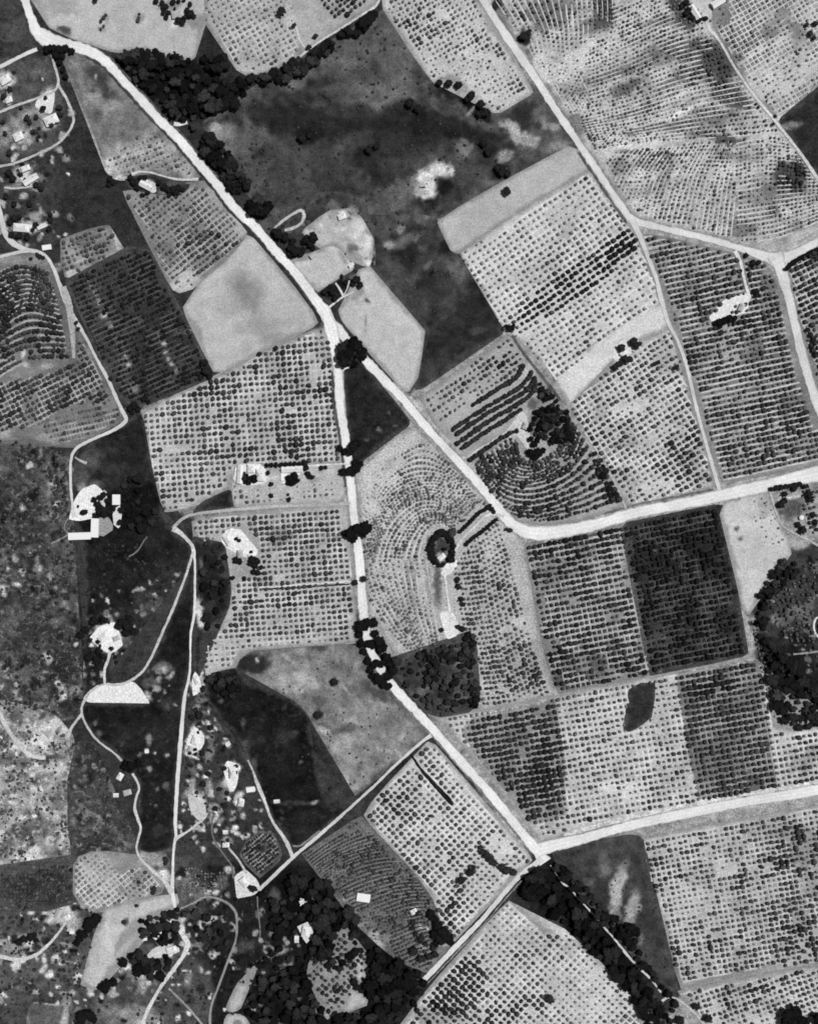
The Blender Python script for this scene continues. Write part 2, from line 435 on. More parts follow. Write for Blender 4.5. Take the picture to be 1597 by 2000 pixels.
# ------------------------------------------------------------------ the ground, one sheet out to the horizon
def base_ground():
    core_x = np.arange(-90, 1690, 3.0); core_y = np.arange(-90, 2092, 3.0)
    far = np.array([300, 700, 1500, 3500, 8000, 20000.0])
    gx = np.concatenate([-90 - far[::-1], core_x, 1690 + far]); gy = np.concatenate([-90 - far[::-1], core_y, 2092 + far])
    X, Y = np.meshgrid(gx, gy); x = X.ravel(); y = Y.ravel()
    tn = np.full(x.size, 52.0)
    zones = [
        ([(745, -90), (1700, -90), (1700, 2100), (1060, 2100), (1040, 1700), (690, 1190), (650, 660), (800, 770), (985, 640), (850, 430), (1120, 280), (960, 60)], 150, 6),
        ([(380, 1010), (300, 990), (270, 800), (640, 630), (700, 1250), (400, 1320)], 130, 6),
        ([(1450, 1090), (1700, 1040), (1700, 1440), (1500, 1420)], 60, 8),
        ([(1060, 1640), (1250, 1630), (1330, 1930), (1300, 2000), (1250, 1960), (1060, 1800), (1000, 1740)], 60, 6),
        ([(-90, -90), (45, -90), (75, 95), (-90, 130)], 62, 8),
        ([(-90, 130), (100, 110), (150, 230), (110, 290), (-90, 340)], 74, 8),
        ([(-90, 340), (120, 330), (110, 490), (-90, 500)], 60, 10),
        ([(120, 100), (250, 360), (300, 480), (110, 440), (130, 300)], 50, 10),
        ([(380, 1290), (520, 1480), (560, 1660), (340, 1660), (350, 1400)], 58, 16),
        ([(-90, 1650), (340, 1650), (470, 1790), (420, 2092), (-90, 2092)], 80, 14),
        ([(400, 1690), (600, 1680), (800, 1860), (830, 2092), (420, 2092)], 34, 10),
        ([(-90, 1980), (250, 1900), (330, 2092), (-90, 2092)], 72, 12),
    ]
    for poly, t, sf in zones:
        m = (x > min(p[0] for p in poly) - 40) & (x < max(p[0] for p in poly) + 40) & (y > min(p[1] for p in poly) - 40) & (y < max(p[1] for p in poly) + 40)
        xs = x[m] + (fbm(x[m], y[m], 30, 5) - .5) * 24; ys = y[m] + (fbm(x[m], y[m], 30, 6) - .5) * 24
        d = segdist(poly, xs, ys, True) * np.where(inside(poly, xs, ys), 1, -1)
        w = sstep(-sf, sf, d)
        tn[m] = tn[m] * (1 - w) + t * w
    tn = tn + (fbm(x, y, 70, 21, 4) - .5) * 26
    bl = [  # bare clearings, yards' surroundings, trodden patches
        b(25, 60, 30, 18, 30, 78), b(85, 140, 14, 10, 0, 105, .7), b(68, 150, 8, 14, 0, 110, .5),
        b(12, 160, 22, 16, 20, 190, .85), b(18, 192, 9, 16, 0, 165, .8), b(85, 200, 30, 14, 60, 205, .85),
        b(60, 225, 48, 22, 22, 150, .8), b(40, 262, 28, 22, 20, 160, .7), b(8, 270, 14, 28, 0, 160, .6), b(100, 235, 20, 15, 30, 205, .8), b(38, 268, 14, 14, 0, 220, .8),
        b(62, 235, 22, 12, 20, 85, .7), b(30, 285, 10, 18, 70, 70, .5),
        b(50, 335, 24, 17, 30, 200, .85), b(62, 350, 20, 12, 30, 215, .8), b(45, 365, 28, 8, -5, 170, .6), b(20, 345, 12, 12, 0, 60, .6),
        b(85, 345, 8, 14, 80, 130, .5), b(50, 375, 30, 12, 0, 60, .5),
        b(50, 435, 36, 20, 20, 165, .75), b(45, 447, 20, 11, 0, 215, .85), b(85, 442, 18, 7, 25, 220, .8), b(28, 428, 16, 10, 10, 50, .8), b(72, 420, 10, 14, 70, 150, .6),
        b(45, 465, 40, 10, 0, 45, .6),
        b(115, 520, 10, 14, -60, 190, .5),
        # middle west
        b(260, 800, 18, 8, 0, 90, .6), b(282, 788, 12, 6, -10, 170, .6), b(262, 783, 14, 5, 20, 150, .6),
        b(390, 1190, 11, 24, 0, 205, .8), b(388, 1215, 9, 16, 0, 215, .8), b(402, 1255, 5, 14, 0, 120, .5),
        b(385, 1335, 16, 24, 0, 215, .85), b(392, 1370, 12, 14, 0, 120, .6), b(380, 1440, 18, 26, 0, 225, .9), b(372, 1465, 16, 14, 0, 215, .8),
        b(378, 1500, 7, 20, 15, 130, .5), b(384, 1570, 16, 28, -20, 200, .85), b(370, 1545, 10, 18, -25, 180, .6), b(405, 1600, 10, 12, 0, 130, .6),
        b(408, 1380, 10, 24, -30, 120, .6), b(430, 1420, 16, 8, -30, 110, .5), b(412, 1440, 9, 12, 0, 135, .6), b(445, 1452, 9, 9, 0, 190, .7), b(412, 1470, 9, 22, -15, 140, .6),
        b(455, 1505, 12, 20, 10, 215, .85), b(450, 1530, 14, 18, 0, 200, .8), b(470, 1562, 10, 18, 0, 215, .85), b(410, 1540, 8, 20, 0, 165, .7), b(415, 1580, 12, 16, 0, 175, .7), b(432, 1545, 16, 20, 0, 120, .6),
        b(490, 1542, 12, 7, 20, 215, .85), b(540, 1565, 9, 4, 0, 170, .7), b(614, 1567, 7, 3, 15, 150, .7), b(440, 1600, 20, 14, 0, 70, .5),
        b(443, 1625, 7, 10, 0, 150, .7), b(445, 1645, 12, 8, 0, 170, .7),
        b(480, 1722, 20, 18, -35, 170, .7), b(430, 1730, 26, 14, 60, 110, .6),
        b(540, 1750, 12, 18, 20, 90, .7), b(530, 1822, 5, 9, 0, 150, .7), b(546, 1810, 4, 14, 0, 90, .7), b(527, 1850, 5, 14, 25, 120, .7), b(552, 1858, 14, 5, 20, 150, .75), b(536, 1870, 10, 4, 40, 120, .7),
        b(560, 1880, 20, 10, 30, 80, .7), b(545, 1925, 14, 12, 40, 80, .7), b(475, 1850, 20, 16, 0, 80, .6), b(608, 1748, 10, 6, -20, 130, .7), b(580, 1790, 4, 8, 0, 130, .6),
        b(580, 1832, 5, 9, 0, 190, .75),
        b(690, 1975, 14, 10, 0, 120, .6),
        # bottom left
        b(120, 1785, 40, 20, -25, 190, .8), b(145, 1805, 18, 14, 0, 175, .7), b(50, 1845, 50, 22, 8, 165, .7), b(62, 1838, 14, 7, 40, 220, .7), b(140, 1818, 9, 6, 0, 215, .8), b(132, 1842, 10, 7, 0, 160, .6),
        b(100, 1902, 9, 8, 0, 205, .8), b(112, 1920, 8, 12, 40, 120, .6), b(125, 1880, 18, 6, 10, 150, .6), b(75, 1675, 0.1, 0.1, 0, 60, .1),
        b(260, 1830, 12, 12, 0, 170, .7), b(250, 1892, 12, 16, -20, 190, .8), b(275, 1910, 18, 14, 20, 150, .7), b(280, 1930, 10, 18, -15, 165, .6), b(320, 1855, 26, 12, 15, 205, .85), b(352, 1808, 8, 8, 0, 205, .8),
        b(300, 1880, 10, 8, 0, 150, .5), b(365, 1915, 8, 16, -20, 130, .6), b(385, 1845, 12, 6, 20, 130, .6), b(220, 1940, 14, 8, 0, 200, .7),
        b(205, 1965, 20, 30, 0, 120, .5), b(265, 1990, 60, 26, 0, 165, .6), b(130, 1965, 12, 30, -5, 170, .6), b(90, 1985, 22, 14, 0, 85, .6),
        b(300, 1680, 34, 22, 0, 165, .7), b(320, 1715, 22, 16, 0, 205, .8), b(330, 1670, 6, 10, 0, 60, .7), b(262, 1607, 9, 6, 0, 185, .7), b(290, 1628, 20, 4, 0, 140, .6),
        b(360, 1720, 20, 24, 0, 115, .6), b(390, 1740, 26, 20, 30, 120, .6), b(380, 1660, 26, 40, 10, 72, .5),
        # east
        b(1530, 950, 30, 10, -10, 60, .6), b(1545, 1000, 22, 30, 0, 70, .7), b(1540, 972, 26, 5, 8, 205, .7), b(1565, 1011, 7, 7, 0, 90, .5),
        b(1560, 1200, 30, 20, 0, 120, .6), b(1520, 1215, 22, 16, -20, 130, .5), b(1580, 1190, 10, 30, 0, 120, .5),
    ]
    bl = [b(350, 170, 120, 55, -20, 20, .95), b(300, 120, 80, 22, 0, 20, .9), b(430, 190, 60, 40, 0, 22, .8), b(420, 90, 22, 50, -20, 40, .8), b(430, 310, 40, 60, -40, 24, .7), b(600, 1780, 100, 70, -30, 18, .9), b(740, 1910, 60, 70, 0, 18, .9), b(570, 1940, 90, 70, 0, 20, .85),
          b(1150, 1800, 60, 190, 40, 20, .9), b(1060, 1740, 40, 50, 0, 24, .8), b(1540, 1330, 60, 100, 0, 26, .8), b(300, 1810, 60, 30, 20, 30, .7), b(400, 1830, 50, 60, 0, 34, .7)] + bl
    bl += mottles([(-20, 1700), (460, 2020)], 360, 3, 12, [26, 36, 45, 120, 165, 185, 205], .9, 5)
    bl += mottles([(350, 1320), (520, 1660)], 240, 3, 9, [22, 30, 40, 140, 180, 205], .9, 6)
    bl += mottles([(-20, 130), (150, 480)], 120, 3, 11, [26, 36, 45, 120, 160, 190], .8, 7)
    bl += mottles([(400, 1740), (600, 2020)], 90, 3, 10, [14, 18, 25, 90, 120, 150], .8, 8)
    bl += mottles([(1460, 1090), (1620, 1420)], 70, 4, 12, [20, 30, 110, 140], .8, 12)
    for a, c, n, sd in [([(345, 1310), (515, 1640)], [195, 215, 230], 70, 41), ([(-20, 1700), (440, 2010)], [185, 205, 225], 110, 42), ([(-20, 140), (140, 470)], [180, 205, 225], 34, 43), ([(500, 1740), (570, 1900)], [110, 140, 160], 36, 44), ([(570, 1720), (700, 2000)], [70, 95, 120], 30, 45), ([(1490, 1150), (1610, 1400)], [90, 120, 140], 40, 46)]:
        bl += mottles(a, n, 2.5, 6, c, .9, sd)
    tn = apply_blobs(x, y, tn, bl)
    n, m = X.shape
    vs = np.stack([wx(x), wy(y), np.zeros(x.size)], 1)
    idx = np.arange(n * m).reshape(n, m)
    f = np.stack([idx[:-1, :-1], idx[1:, :-1], idx[1:, 1:], idx[:-1, 1:]], -1).reshape(-1, 4)
    me = bpy.data.meshes.new('ground')
    me.vertices.add(len(vs)); me.vertices.foreach_set('co', vs.ravel())
    me.loops.add(f.size); me.loops.foreach_set('vertex_index', f.ravel())
    me.polygons.add(len(f)); me.polygons.foreach_set('loop_start', np.arange(len(f)) * 4); me.polygons.foreach_set('loop_total', np.full(len(f), 4))
    me.update(calc_edges=True)
    set_tone(me, alb(np.clip(tn, 12, 250)))
    flip_up(me)
    o = new_obj('ground', me, None, ground_mat(0.62, 0.3, name='scrubby_earth'))
    tag(o, 'dark rough ground between the fields, reaching out to the horizon', 'ground', None, 'structure')
base_ground()

M_SOIL0 = ground_mat(0.15, 0.17, name='smooth_tilled_soil')
M_SOILF = ground_mat(0.14, 0.17, name='fallow_soil')
M_DARK = ground_mat(0.55, 0.3, spots=.05, spot_tone=130, name='dark_grass')
M_PAST = ground_mat(0.5, 0.24, name='rough_pasture')
M_SCRUB = ground_mat(0.55, 0.3, spots=0.6, spot_tone=205, name='scrubland')
M_SCRUBD = ground_mat(0.7, 0.34, spots=0.45, spot_tone=150, name='dark_scrubland')
def M_ORCH(deg, st=0.14, per=5.8, mott=0.2, gr=0.2): return ground_mat(mott, gr, st, deg, per, name='orchard_soil')

# ------------------------------------------------------------------ fields
# west scrub
sheet('scrubland', [(-60, 850), (0, 845), (40, 865), (85, 862), (110, 872), (142, 905), (140, 1000), (150, 1050), (160, 1060), (165, 1200), (170, 1320), (150, 1400), (0, 1390), (-60, 1390)], 74, M_SCRUBD,
      'wide patchy dark scrubland along the left edge, west of the walled farm', 'scrubland', 3, 4, nz=26,
      blobs=mottles([(-20, 850), (170, 1400)], 420, 2.5, 10, [22, 30, 38, 48, 105, 120, 140, 185], .75, 2) + [b(45, 935, 9, 5, 0, 215, .0), b(43, 992, 6, 9, 0, 225, .8, .9), b(45, 1112, 8, 6, 0, 190, .8), b(30, 1090, 5, 9, 20, 170, .7), b(8, 1148, 11, 8, 0, 195, .8), b(32, 1140, 10, 5, -15, 200, .8), b(108, 1150, 4, 5, 0, 170, .7),
             b(155, 1185, 4, 6, 0, 200, .8), b(60, 970, 20, 12, 20, 24, .85), b(8, 1012, 8, 6, 0, 30, .8), b(85, 1180, 16, 8, 30, 40, .8), b(125, 1195, 14, 8, 0, 30, .7), b(93, 1283, 9, 14, 20, 150, .8), b(95, 1284, 5, 5, 0, 210, .8),
             b(165, 1300, 9, 6, 20, 170, .7), b(120, 1350, 12, 18, 0, 165, .8), b(145, 1345, 14, 9, 0, 140, .7), b(115, 1333, 6, 5, 0, 205, .8), b(127, 1358, 6, 6, 0, 210, .8), b(152, 1365, 10, 10, 0, 26, .8),
             b(18, 1322, 9, 6, 0, 175, .7), b(30, 1360, 8, 14, 0, 160, .7), b(35, 1335, 4, 4, 0, 190, .7), b(3, 1342, 6, 6, 0, 190, .7), b(110, 875, 30, 10, -20, 40, .7), b(60, 1040, 50, 25, 10, 62, .6), b(120, 1120, 40, 20, 0, 100, .5), b(40, 1200, 50, 25, 0, 85, .4), b(90, 1240, 60, 18, 10, 50, .5), b(120, 1310, 26, 16, 20, 38, .7),
             b(163, 1318, 5, 5, 0, 190, .7), b(90, 1015, 14, 3, 0, 130, .5), b(120, 1052, 16, 3, 25, 120, .5), b(138, 1090, 6, 14, 0, 110, .5), b(150, 1200, 30, 20, 0, 80, .4), b(165, 1215, 30, 20, 0, 40, .5)])
sheet('scrubland', [(-60, 1392), (10, 1372), (60, 1385), (110, 1400), (140, 1440), (145, 1470), (144, 1560), (142, 1670), (70, 1700), (-60, 1705)], 128, M_SCRUB,
      'pale mottled stony scrubland in the lower left, west of the straight dark boundary', 'scrubland', 3, 3, nz=30,
      blobs=mottles([(-20, 1390), (145, 1700)], 330, 3, 10, [55, 70, 85, 95, 185, 200, 215], .85, 3) + [b(105, 1425, 46, 26, 0, 200, .85), b(75, 1455, 40, 20, 10, 205, .8), b(30, 1400, 22, 14, -20, 90, .8), b(47, 1437, 8, 14, 20, 95, .7), b(112, 1432, 6, 14, -30, 110, .7), b(78, 1463, 10, 9, 0, 110, .6),
             b(85, 1484, 24, 8, -5, 60, .85), b(20, 1430, 20, 14, 0, 120, .5), b(95, 1505, 40, 14, -4, 190, .7), b(20, 1520, 30, 24, 0, 170, .5), b(60, 1560, 30, 26, 0, 175, .6), b(120, 1560, 18, 40, 0, 110, .5), b(20, 1600, 26, 18, 20, 165, .6),
             b(55, 1625, 26, 10, 35, 70, .7), b(60, 1670, 24, 14, 0, 205, .8), b(30, 1690, 26, 8, 10, 185, .6), b(100, 1620, 30, 26, 0, 110, .5), b(135, 1640, 6, 26, 0, 170, .6), b(15, 1650, 18, 20, 0, 90, .5), b(110, 1480, 20, 6, 0, 70, .6)])
sheet('scrubland', [(-60, 1703), (60, 1700), (142, 1672), (150, 1700), (142, 1740), (150, 1760), (110, 1770), (80, 1775), (0, 1760), (-60, 1770)], 66, ground_mat(0.3, 0.35, 0.2, 0, 6, 0.35, 150, name='dark_vineyard_ground'),
      'dark patch with faint rows of small plants above the winding track at lower left', 'scrubland', 4, 3, nz=20)
sheet('grove_ground', [(143, 1470), (200, 1455), (240, 1500), (270, 1530), (268, 1650), (210, 1665), (145, 1672)], 62, M_SCRUBD,
      'dark rough ground beside the winding path left of the long straight lane', 'rough ground', 3, 3, nz=18,
      blobs=mottles([(143, 1455), (270, 1672)], 90, 3, 8, [30, 38, 105, 130, 150], .7, 4) + [b(236, 1515, 12, 18, 0, 215, .85), b(240, 1545, 20, 14, 20, 195, .8), b(218, 1540, 9, 20, 0, 130, .6), b(250, 1548, 12, 10, 0, 215, .7), b(170, 1478, 12, 5, 0, 150, .6), b(165, 1580, 24, 4, -45, 150, .5), b(195, 1600, 26, 4, -45, 150, .5), b(240, 1640, 30, 8, -45, 110, .5), b(175, 1620, 20, 14, 0, 95, .5)])
# dark field centre west
sheet('meadow', [(150, 880), (180, 862), (250, 825), (278, 812), (296, 900), (318, 1000), (336, 1036), (372, 1066), (374, 1090), (350, 1160), (330, 1200), (315, 1240), (285, 1300), (262, 1326), (262, 1333), (210, 1335), (165, 1390), (168, 1200), (162, 1060), (145, 1000)], 36, M_DARK,
      'very dark meadow around the white walled farm, west of the hooked lane', 'meadow', 3, 2, nz=12,
      blobs=mottles([(160, 1110), (360, 1340)], 170, 2.5, 8, [18, 22, 85, 110, 130, 175, 200], .85, 9) + mottles([(170, 1190), (270, 1340)], 40, 2.5, 7, [150, 190, 215], .9, 47) + [b(170, 905, 30, 22, 0, 95, .6), b(190, 885, 30, 12, -30, 80, .5), b(160, 940, 16, 20, 0, 100, .6), b(180, 950, 24, 12, 0, 110, .6), b(175, 960, 22, 14, -30, 170, .6), b(215, 910, 50, 20, -30, 62, .4),
             b(265, 980, 50, 40, 0, 16, .7), b(250, 1020, 50, 20, 0, 14, .7), b(225, 1040, 60, 20, 0, 24, .5),
             b(280, 1165, 25, 20, 0, 60, .6), b(268, 1152, 6, 4, 0, 190, .7), b(280, 1152, 5, 4, 0, 160, .7), b(296, 1140, 4, 3, 0, 170, .6), b(345, 1122, 8, 5, 10, 175, .7), b(232, 1154, 3, 2, 0, 240, .8), b(300, 1180, 22, 14, 20, 100, .6),
             b(297, 1192, 4, 4, 0, 200, .7), b(270, 1200, 60, 25, 0, 66, .4), b(210, 1245, 40, 34, 0, 120, .6), b(160, 1230, 20, 20, 0, 60, .5), b(205, 1240, 26, 24, 0, 195, .8), b(232, 1242, 9, 6, 0, 190, .7), b(262, 1260, 14, 14, 0, 110, .6),
             b(180, 1283, 26, 14, 10, 20, .8), b(190, 1215, 20, 12, 0, 22, .8), b(163, 1318, 6, 5, 0, 210, .8), b(163, 1303, 5, 4, 0, 180, .8), b(235, 1300, 30, 20, 0, 95, .5), b(180, 1325, 14, 8, 0, 26, .8), b(140, 1345, 30, 20, 0, 80, .3)])
sheet('meadow', [(262, 1334), (278, 1318), (300, 1282), (320, 1240), (336, 1200), (358, 1150), (376, 1100), (378, 1200), (370, 1310), (358, 1360), (352, 1440), (345, 1530), (340, 1610), (335, 1650), (300, 1665), (272, 1655), (270, 1600), (274, 1540), (262, 1508), (228, 1470), (190, 1440), (166, 1405), (172, 1376), (288, 1374)], 33, M_DARK,
      'very dark meadow between the two lanes that meet at a fork, below the white yard', 'meadow', 3, 2, nz=9,
      blobs=mottles([(280, 1290), (345, 1380)], 26, 2.5, 8, [90, 130, 160, 180], .8, 10) + mottles([(165, 1380), (350, 1660)], 70, 2, 7, [22, 48, 60, 75, 120], .6, 50) + [b(315, 1305, 20, 14, 0, 130, .7), b(318, 1310, 10, 8, 0, 175, .7), b(295, 1335, 22, 10, 0, 100, .6), b(306, 1345, 8, 6, 0, 160, .6), b(328, 1325, 8, 5, 0, 170, .6), b(290, 1360, 10, 14, 30, 180, .6), b(330, 1375, 20, 12, 0, 70, .5),
             b(292, 1446, 6, 14, 0, 140, .75), b(288, 1467, 4, 5, 0, 235, .85), b(304, 1471, 3, 3, 0, 200, .8), b(326, 1475, 5, 4, 20, 190, .8), b(292, 1500, 6, 7, 0, 150, .8), b(309, 1540, 3, 6, -20, 120, .7), b(305, 1573, 3, 3, 0, 120, .7), b(312, 1620, 20, 10, 0, 60, .5),
             b(195, 1432, 8, 6, 0, 110, .6), b(350, 1145, 7, 4, 0, 160, .7)])
# north dark pasture between the woods and the orchards
sheet('pasture', [(395, 245), (430, 225), (500, 200), (510, 160), (560, 150), (640, 120), (720, 60), (742, 22), (758, 32), (800, 95), (830, 140), (846, 164), (868, 154), (894, 152), (920, 180), (942, 198), (962, 222), (1000, 210), (1045, 182), (1062, 182), (1112, 262), (1150, 300), (1010, 345), (870, 415), (745, 470), (700, 420), (640, 380), (560, 420), (500, 400), (470, 350), (440, 290)],
      70, M_PAST, 'broad dark uneven pasture north of the crossing windbreaks, south of the wooded belt', 'pasture', 4, 3, nz=26,
      blobs=mottles([(400, 150), (1120, 460)], 200, 6, 22, [38, 48, 85, 100], .45, 13) + [b(690, 250, 250, 36, -7, 36, .75), b(775, 110, 50, 70, 0, 104, .6), b(750, 190, 80, 26, -15, 108, .55), b(900, 330, 60, 40, 0, 80, .5), b(560, 320, 90, 60, 0, 66, .5), b(560, 390, 70, 26, 20, 58, .5), b(680, 400, 60, 26, 0, 96, .5),b(430, 255, 34, 22, 20, 150, .65), b(418, 248, 14, 16, 0, 185, .6), b(455, 280, 36, 26, -20, 105, .5), b(500, 265, 36, 22, 0, 92, .5), b(440, 290, 20, 30, 0, 135, .4), b(485, 330, 30, 60, 20, 80, .4),
             b(575, 170, 28, 14, 20, 120, .45), b(700, 110, 50, 26, 20, 100, .5), b(740, 190, 60, 26, -15, 105, .5), b(690, 175, 40, 22, 0, 92, .5), b(660, 220, 30, 12, 0, 95, .5),
             b(760, 100, 40, 50, 0, 82, .5), b(560, 225, 70, 26, 0, 38, .6), b(600, 270, 36, 18, 0, 22, .7), b(680, 225, 60, 30, -10, 42, .5), b(720, 300, 40, 24, 0, 38, .6), b(790, 215, 40, 22, 0, 28, .7), b(740, 340, 30, 30, 0, 32, .6), b(640, 310, 40, 30, 0, 60, .5), b(700, 270, 40, 20, 20, 82, .4), b(560, 300, 40, 30, 0, 70, .4),
             b(885, 175, 34, 22, -30, 26, .8), b(925, 205, 30, 16, -45, 18, .85), b(945, 228, 20, 16, -45, 22, .8), b(830, 240, 40, 30, 0, 28, .7), b(920, 217, 4, 16, -40, 150, .75), b(900, 180, 20, 12, 0, 60, .4), b(870, 250, 50, 26, -20, 40, .5),
             b(900, 260, 50, 24, -20, 26, .6), b(950, 290, 24, 30, 0, 34, .7), b(975, 340, 22, 16, 0, 28, .8), b(905, 330, 50, 36, 0, 72, .5), b(960, 310, 18, 14, 0, 60, .5),
             b(1020, 215, 26, 18, 10, 45, .75), b(1055, 230, 22, 16, -50, 120, .5), b(1000, 250, 30, 12, -35, 185, .75), b(1025, 275, 26, 16, -20, 170, .7), b(1075, 250, 24, 9, -20, 165, .6), b(1075, 270, 26, 14, 0, 95, .6), b(985, 305, 18, 12, 20, 160, .7), b(1025, 300, 20, 12, 0, 95, .6), b(1090, 285, 30, 10, 20, 150, .6),
             b(843, 350, 24, 36, -30, 208, .9, .3), b(855, 330, 22, 22, 0, 205, .85, .3), b(822, 375, 18, 20, 0, 205, .8, .3), b(835, 330, 8, 9, 0, 120, .6), b(905, 290, 14, 14, 0, 135, .65), b(895, 300, 12, 26, 0, 100, .5), b(810, 355, 12, 10, 0, 170, .6),
             b(872, 360, 16, 26, 30, 22, .8), b(890, 300, 10, 30, 0, 80, .3), b(860, 295, 10, 10, 0, 90, .4), b(880, 385, 30, 14, 20, 52, .6), b(780, 300, 60, 40, 0, 60, .4), b(790, 370, 40, 22, 20, 110, .45), b(740, 400, 40, 30, 0, 100, .4), b(660, 360, 40, 40, 0, 60, .4)])
sheet('pasture', [(700, 420), (745, 462), (800, 420), (858, 430), (862, 462), (900, 500), (920, 530), (985, 640), (912, 688), (818, 762), (814, 735), (832, 645), (795, 600), (735, 530), (715, 500)],
      54, M_PAST, 'dark rough pasture wedge between the pale triangular field and the large sunny orchard', 'pasture', 4, 2.5, nz=20,
      blobs=mottles([(700, 400), (990, 760)], 60, 5, 16, [36, 44, 80, 95], .45, 14) + [b(790, 470, 40, 12, 30, 135, .5), b(780, 450, 12, 8, 30, 170, .6), b(760, 480, 16, 8, 30, 165, .6), b(825, 415, 16, 20, 0, 120, .5), b(815, 480, 20, 14, 0, 90, .5), b(800, 500, 22, 34, 0, 30, .6), b(770, 530, 26, 26, 0, 85, .4), b(890, 530, 22, 22, 0, 115, .5),
             b(840, 560, 24, 30, 0, 42, .5), b(835, 520, 5, 14, -30, 110, .5), b(842, 535, 3, 10, -30, 14, .8), b(930, 610, 40, 30, 0, 40, .5), b(880, 650, 50, 30, 20, 45, .5), b(760, 400, 30, 30, 0, 90, .5), b(870, 480, 14, 24, -30, 26, .7), b(815, 600, 30, 30, 0, 62, .4), b(832, 605, 6, 18, 10, 95, .4)])
sheet('rough_ground', [(530, 440), (575, 405), (640, 375), (700, 390), (720, 430), (735, 520), (715, 520), (640, 500), (560, 510), (500, 440)], 66, M_PAST,
      'weedy ground around the roadside trees, north of the mown lot by the main road', 'rough ground', 3, 2.5, nz=18,
      blobs=mottles([(500, 375), (735, 520)], 70, 3, 9, [30, 40, 110, 150, 170], .8, 31) + [b(520, 450, 20, 26, 45, 90, .5), b(690, 410, 14, 12, 0, 160, .6), b(655, 405, 16, 16, 0, 140, .5), b(560, 470, 30, 26, 0, 36, .5), b(605, 430, 16, 20, 0, 50, .5), b(600, 480, 26, 16, 0, 50, .6)])
sheet('bare_lot', [(589, 452), (604, 438), (643, 411), (660, 416), (680, 405), (700, 420), (716, 445), (731, 475), (724, 500), (722, 518), (708, 520), (700, 500), (676, 494), (655, 478), (625, 484), (614, 470), (616, 456), (600, 460)], 182, M_SOILF,
      'pale bare lot with scuffed white edge, behind the dark roadside trees', 'bare lot', 2.8, 2.5, nz=18,
      blobs=mottles([(590, 405), (730, 520)], 60, 2.5, 8, [90, 130, 150, 215, 225], .8, 30) + [b(668, 417, 7, 6, 0, 215, .8), b(700, 440, 20, 20, 0, 205, .7), b(720, 470, 8, 20, 0, 215, .8), b(688, 480, 16, 12, 0, 95, .75), b(676, 466, 10, 6, 0, 130, .5), b(640, 460, 30, 16, 0, 170, .5), b(690, 415, 14, 8, 0, 120, .4), b(680, 500, 14, 6, 20, 140, .5)])
sheet('mown_lot', [(562, 511), (600, 506), (612, 492), (650, 480), (663, 486), (674, 512), (690, 520), (688, 528), (672, 532), (645, 556), (622, 571), (596, 548), (578, 530)], 184, M_SOIL0,
      'smooth pale mown lot in a curve beside the main road', 'field', 3.5, 1.5, nz=5, blobs=[b(648, 484, 20, 5, 0, 215, .6), b(685, 518, 10, 6, 0, 220, .7), b(590, 516, 22, 6, 0, 205, .6), b(572, 514, 5, 3, 0, 110, .6)])
sheet('garden', [(622, 571), (650, 552), (668, 540), (690, 530), (703, 545), (712, 562), (690, 575), (668, 588), (645, 596)], 40, M_DARK, 'dark garden plot with forked white paths by the main road', 'garden', 3, 1.5,
      blobs=[b(690, 540, 8, 6, 0, 120, .6), b(672, 545, 5, 10, 0, 90, .5)])
sheet('fallow_field', [(660, 607), (672, 592), (708, 573), (702, 545), (700, 527), (722, 520), (760, 570), (800, 615), (830, 645), (822, 700), (815, 737), (800, 764), (790, 766), (745, 716), (700, 665), (685, 645), (664, 625)], 186, M_SOIL0,
      'smooth pale triangular field east of the main road with a dark curved scar', 'field', 4, 1.6, nz=6,
      blobs=[b(717, 586, 9, 7, 0, 70, .85), b(703, 590, 12, 5, 0, 150, .5), b(713, 628, 3, 16, -10, 120, .6), b(712, 648, 4, 9, 10, 130, .5), b(690, 620, 18, 16, 0, 178, .4), b(712, 540, 9, 14, 0, 205, .5)])
sheet('fallow_field', [(480, 457), (437, 512), (400, 542), (378, 568), (357, 600), (366, 622), (385, 635), (392, 665), (402, 695), (417, 727), (440, 727), (500, 692), (555, 664), (607, 642), (621, 630), (614, 612), (590, 580), (560, 542), (520, 494), (495, 466)], 178, M_SOIL0,
      'smooth pale open field west of the main road with a soft grey smudge in its middle', 'field', 4, 2, nz=8,
      blobs=[b(480, 580, 34, 52, 25, 118, .8, .95), b(497, 600, 8, 12, 0, 110, .4, .8), b(510, 640, 50, 18, 12, 140, .6, .8), b(530, 660, 30, 10, 20, 130, .5), b(455, 600, 40, 30, 0, 160, .5), b(490, 480, 20, 16, 0, 192, .5)])
sheet('pasture', [(118, 104), (140, 102), (172, 110), (205, 128), (228, 152), (255, 185), (320, 258), (386, 334), (392, 346), (372, 352), (300, 337), (262, 345), (248, 352), (228, 350), (210, 338), (203, 318), (180, 245), (150, 165), (136, 130)], 122, M_PAST,
      'long grey wedge of pasture narrowing north between the main road and the dark ditch', 'pasture', 4, 1.6, nz=14,
      blobs=[b(187, 150, 34, 18, -30, 62, .8), b(205, 180, 30, 14, -20, 60, .7), b(140, 125, 22, 9, -20, 140, .6), b(187, 150, 3, 5, 0, 215, .9, .9), b(180, 195, 26, 20, 20, 150, .6), b(220, 210, 22, 12, 20, 140, .5), b(190, 220, 16, 8, 20, 90, .5), b(215, 250, 50, 22, 0, 118, .5), b(290, 260, 30, 10, 45, 155, .5),
             b(270, 300, 90, 32, 15, 170, .75), b(215, 325, 14, 26, -20, 195, .75), b(235, 348, 14, 8, 0, 215, .8), b(360, 330, 30, 20, -40, 170, .6)])
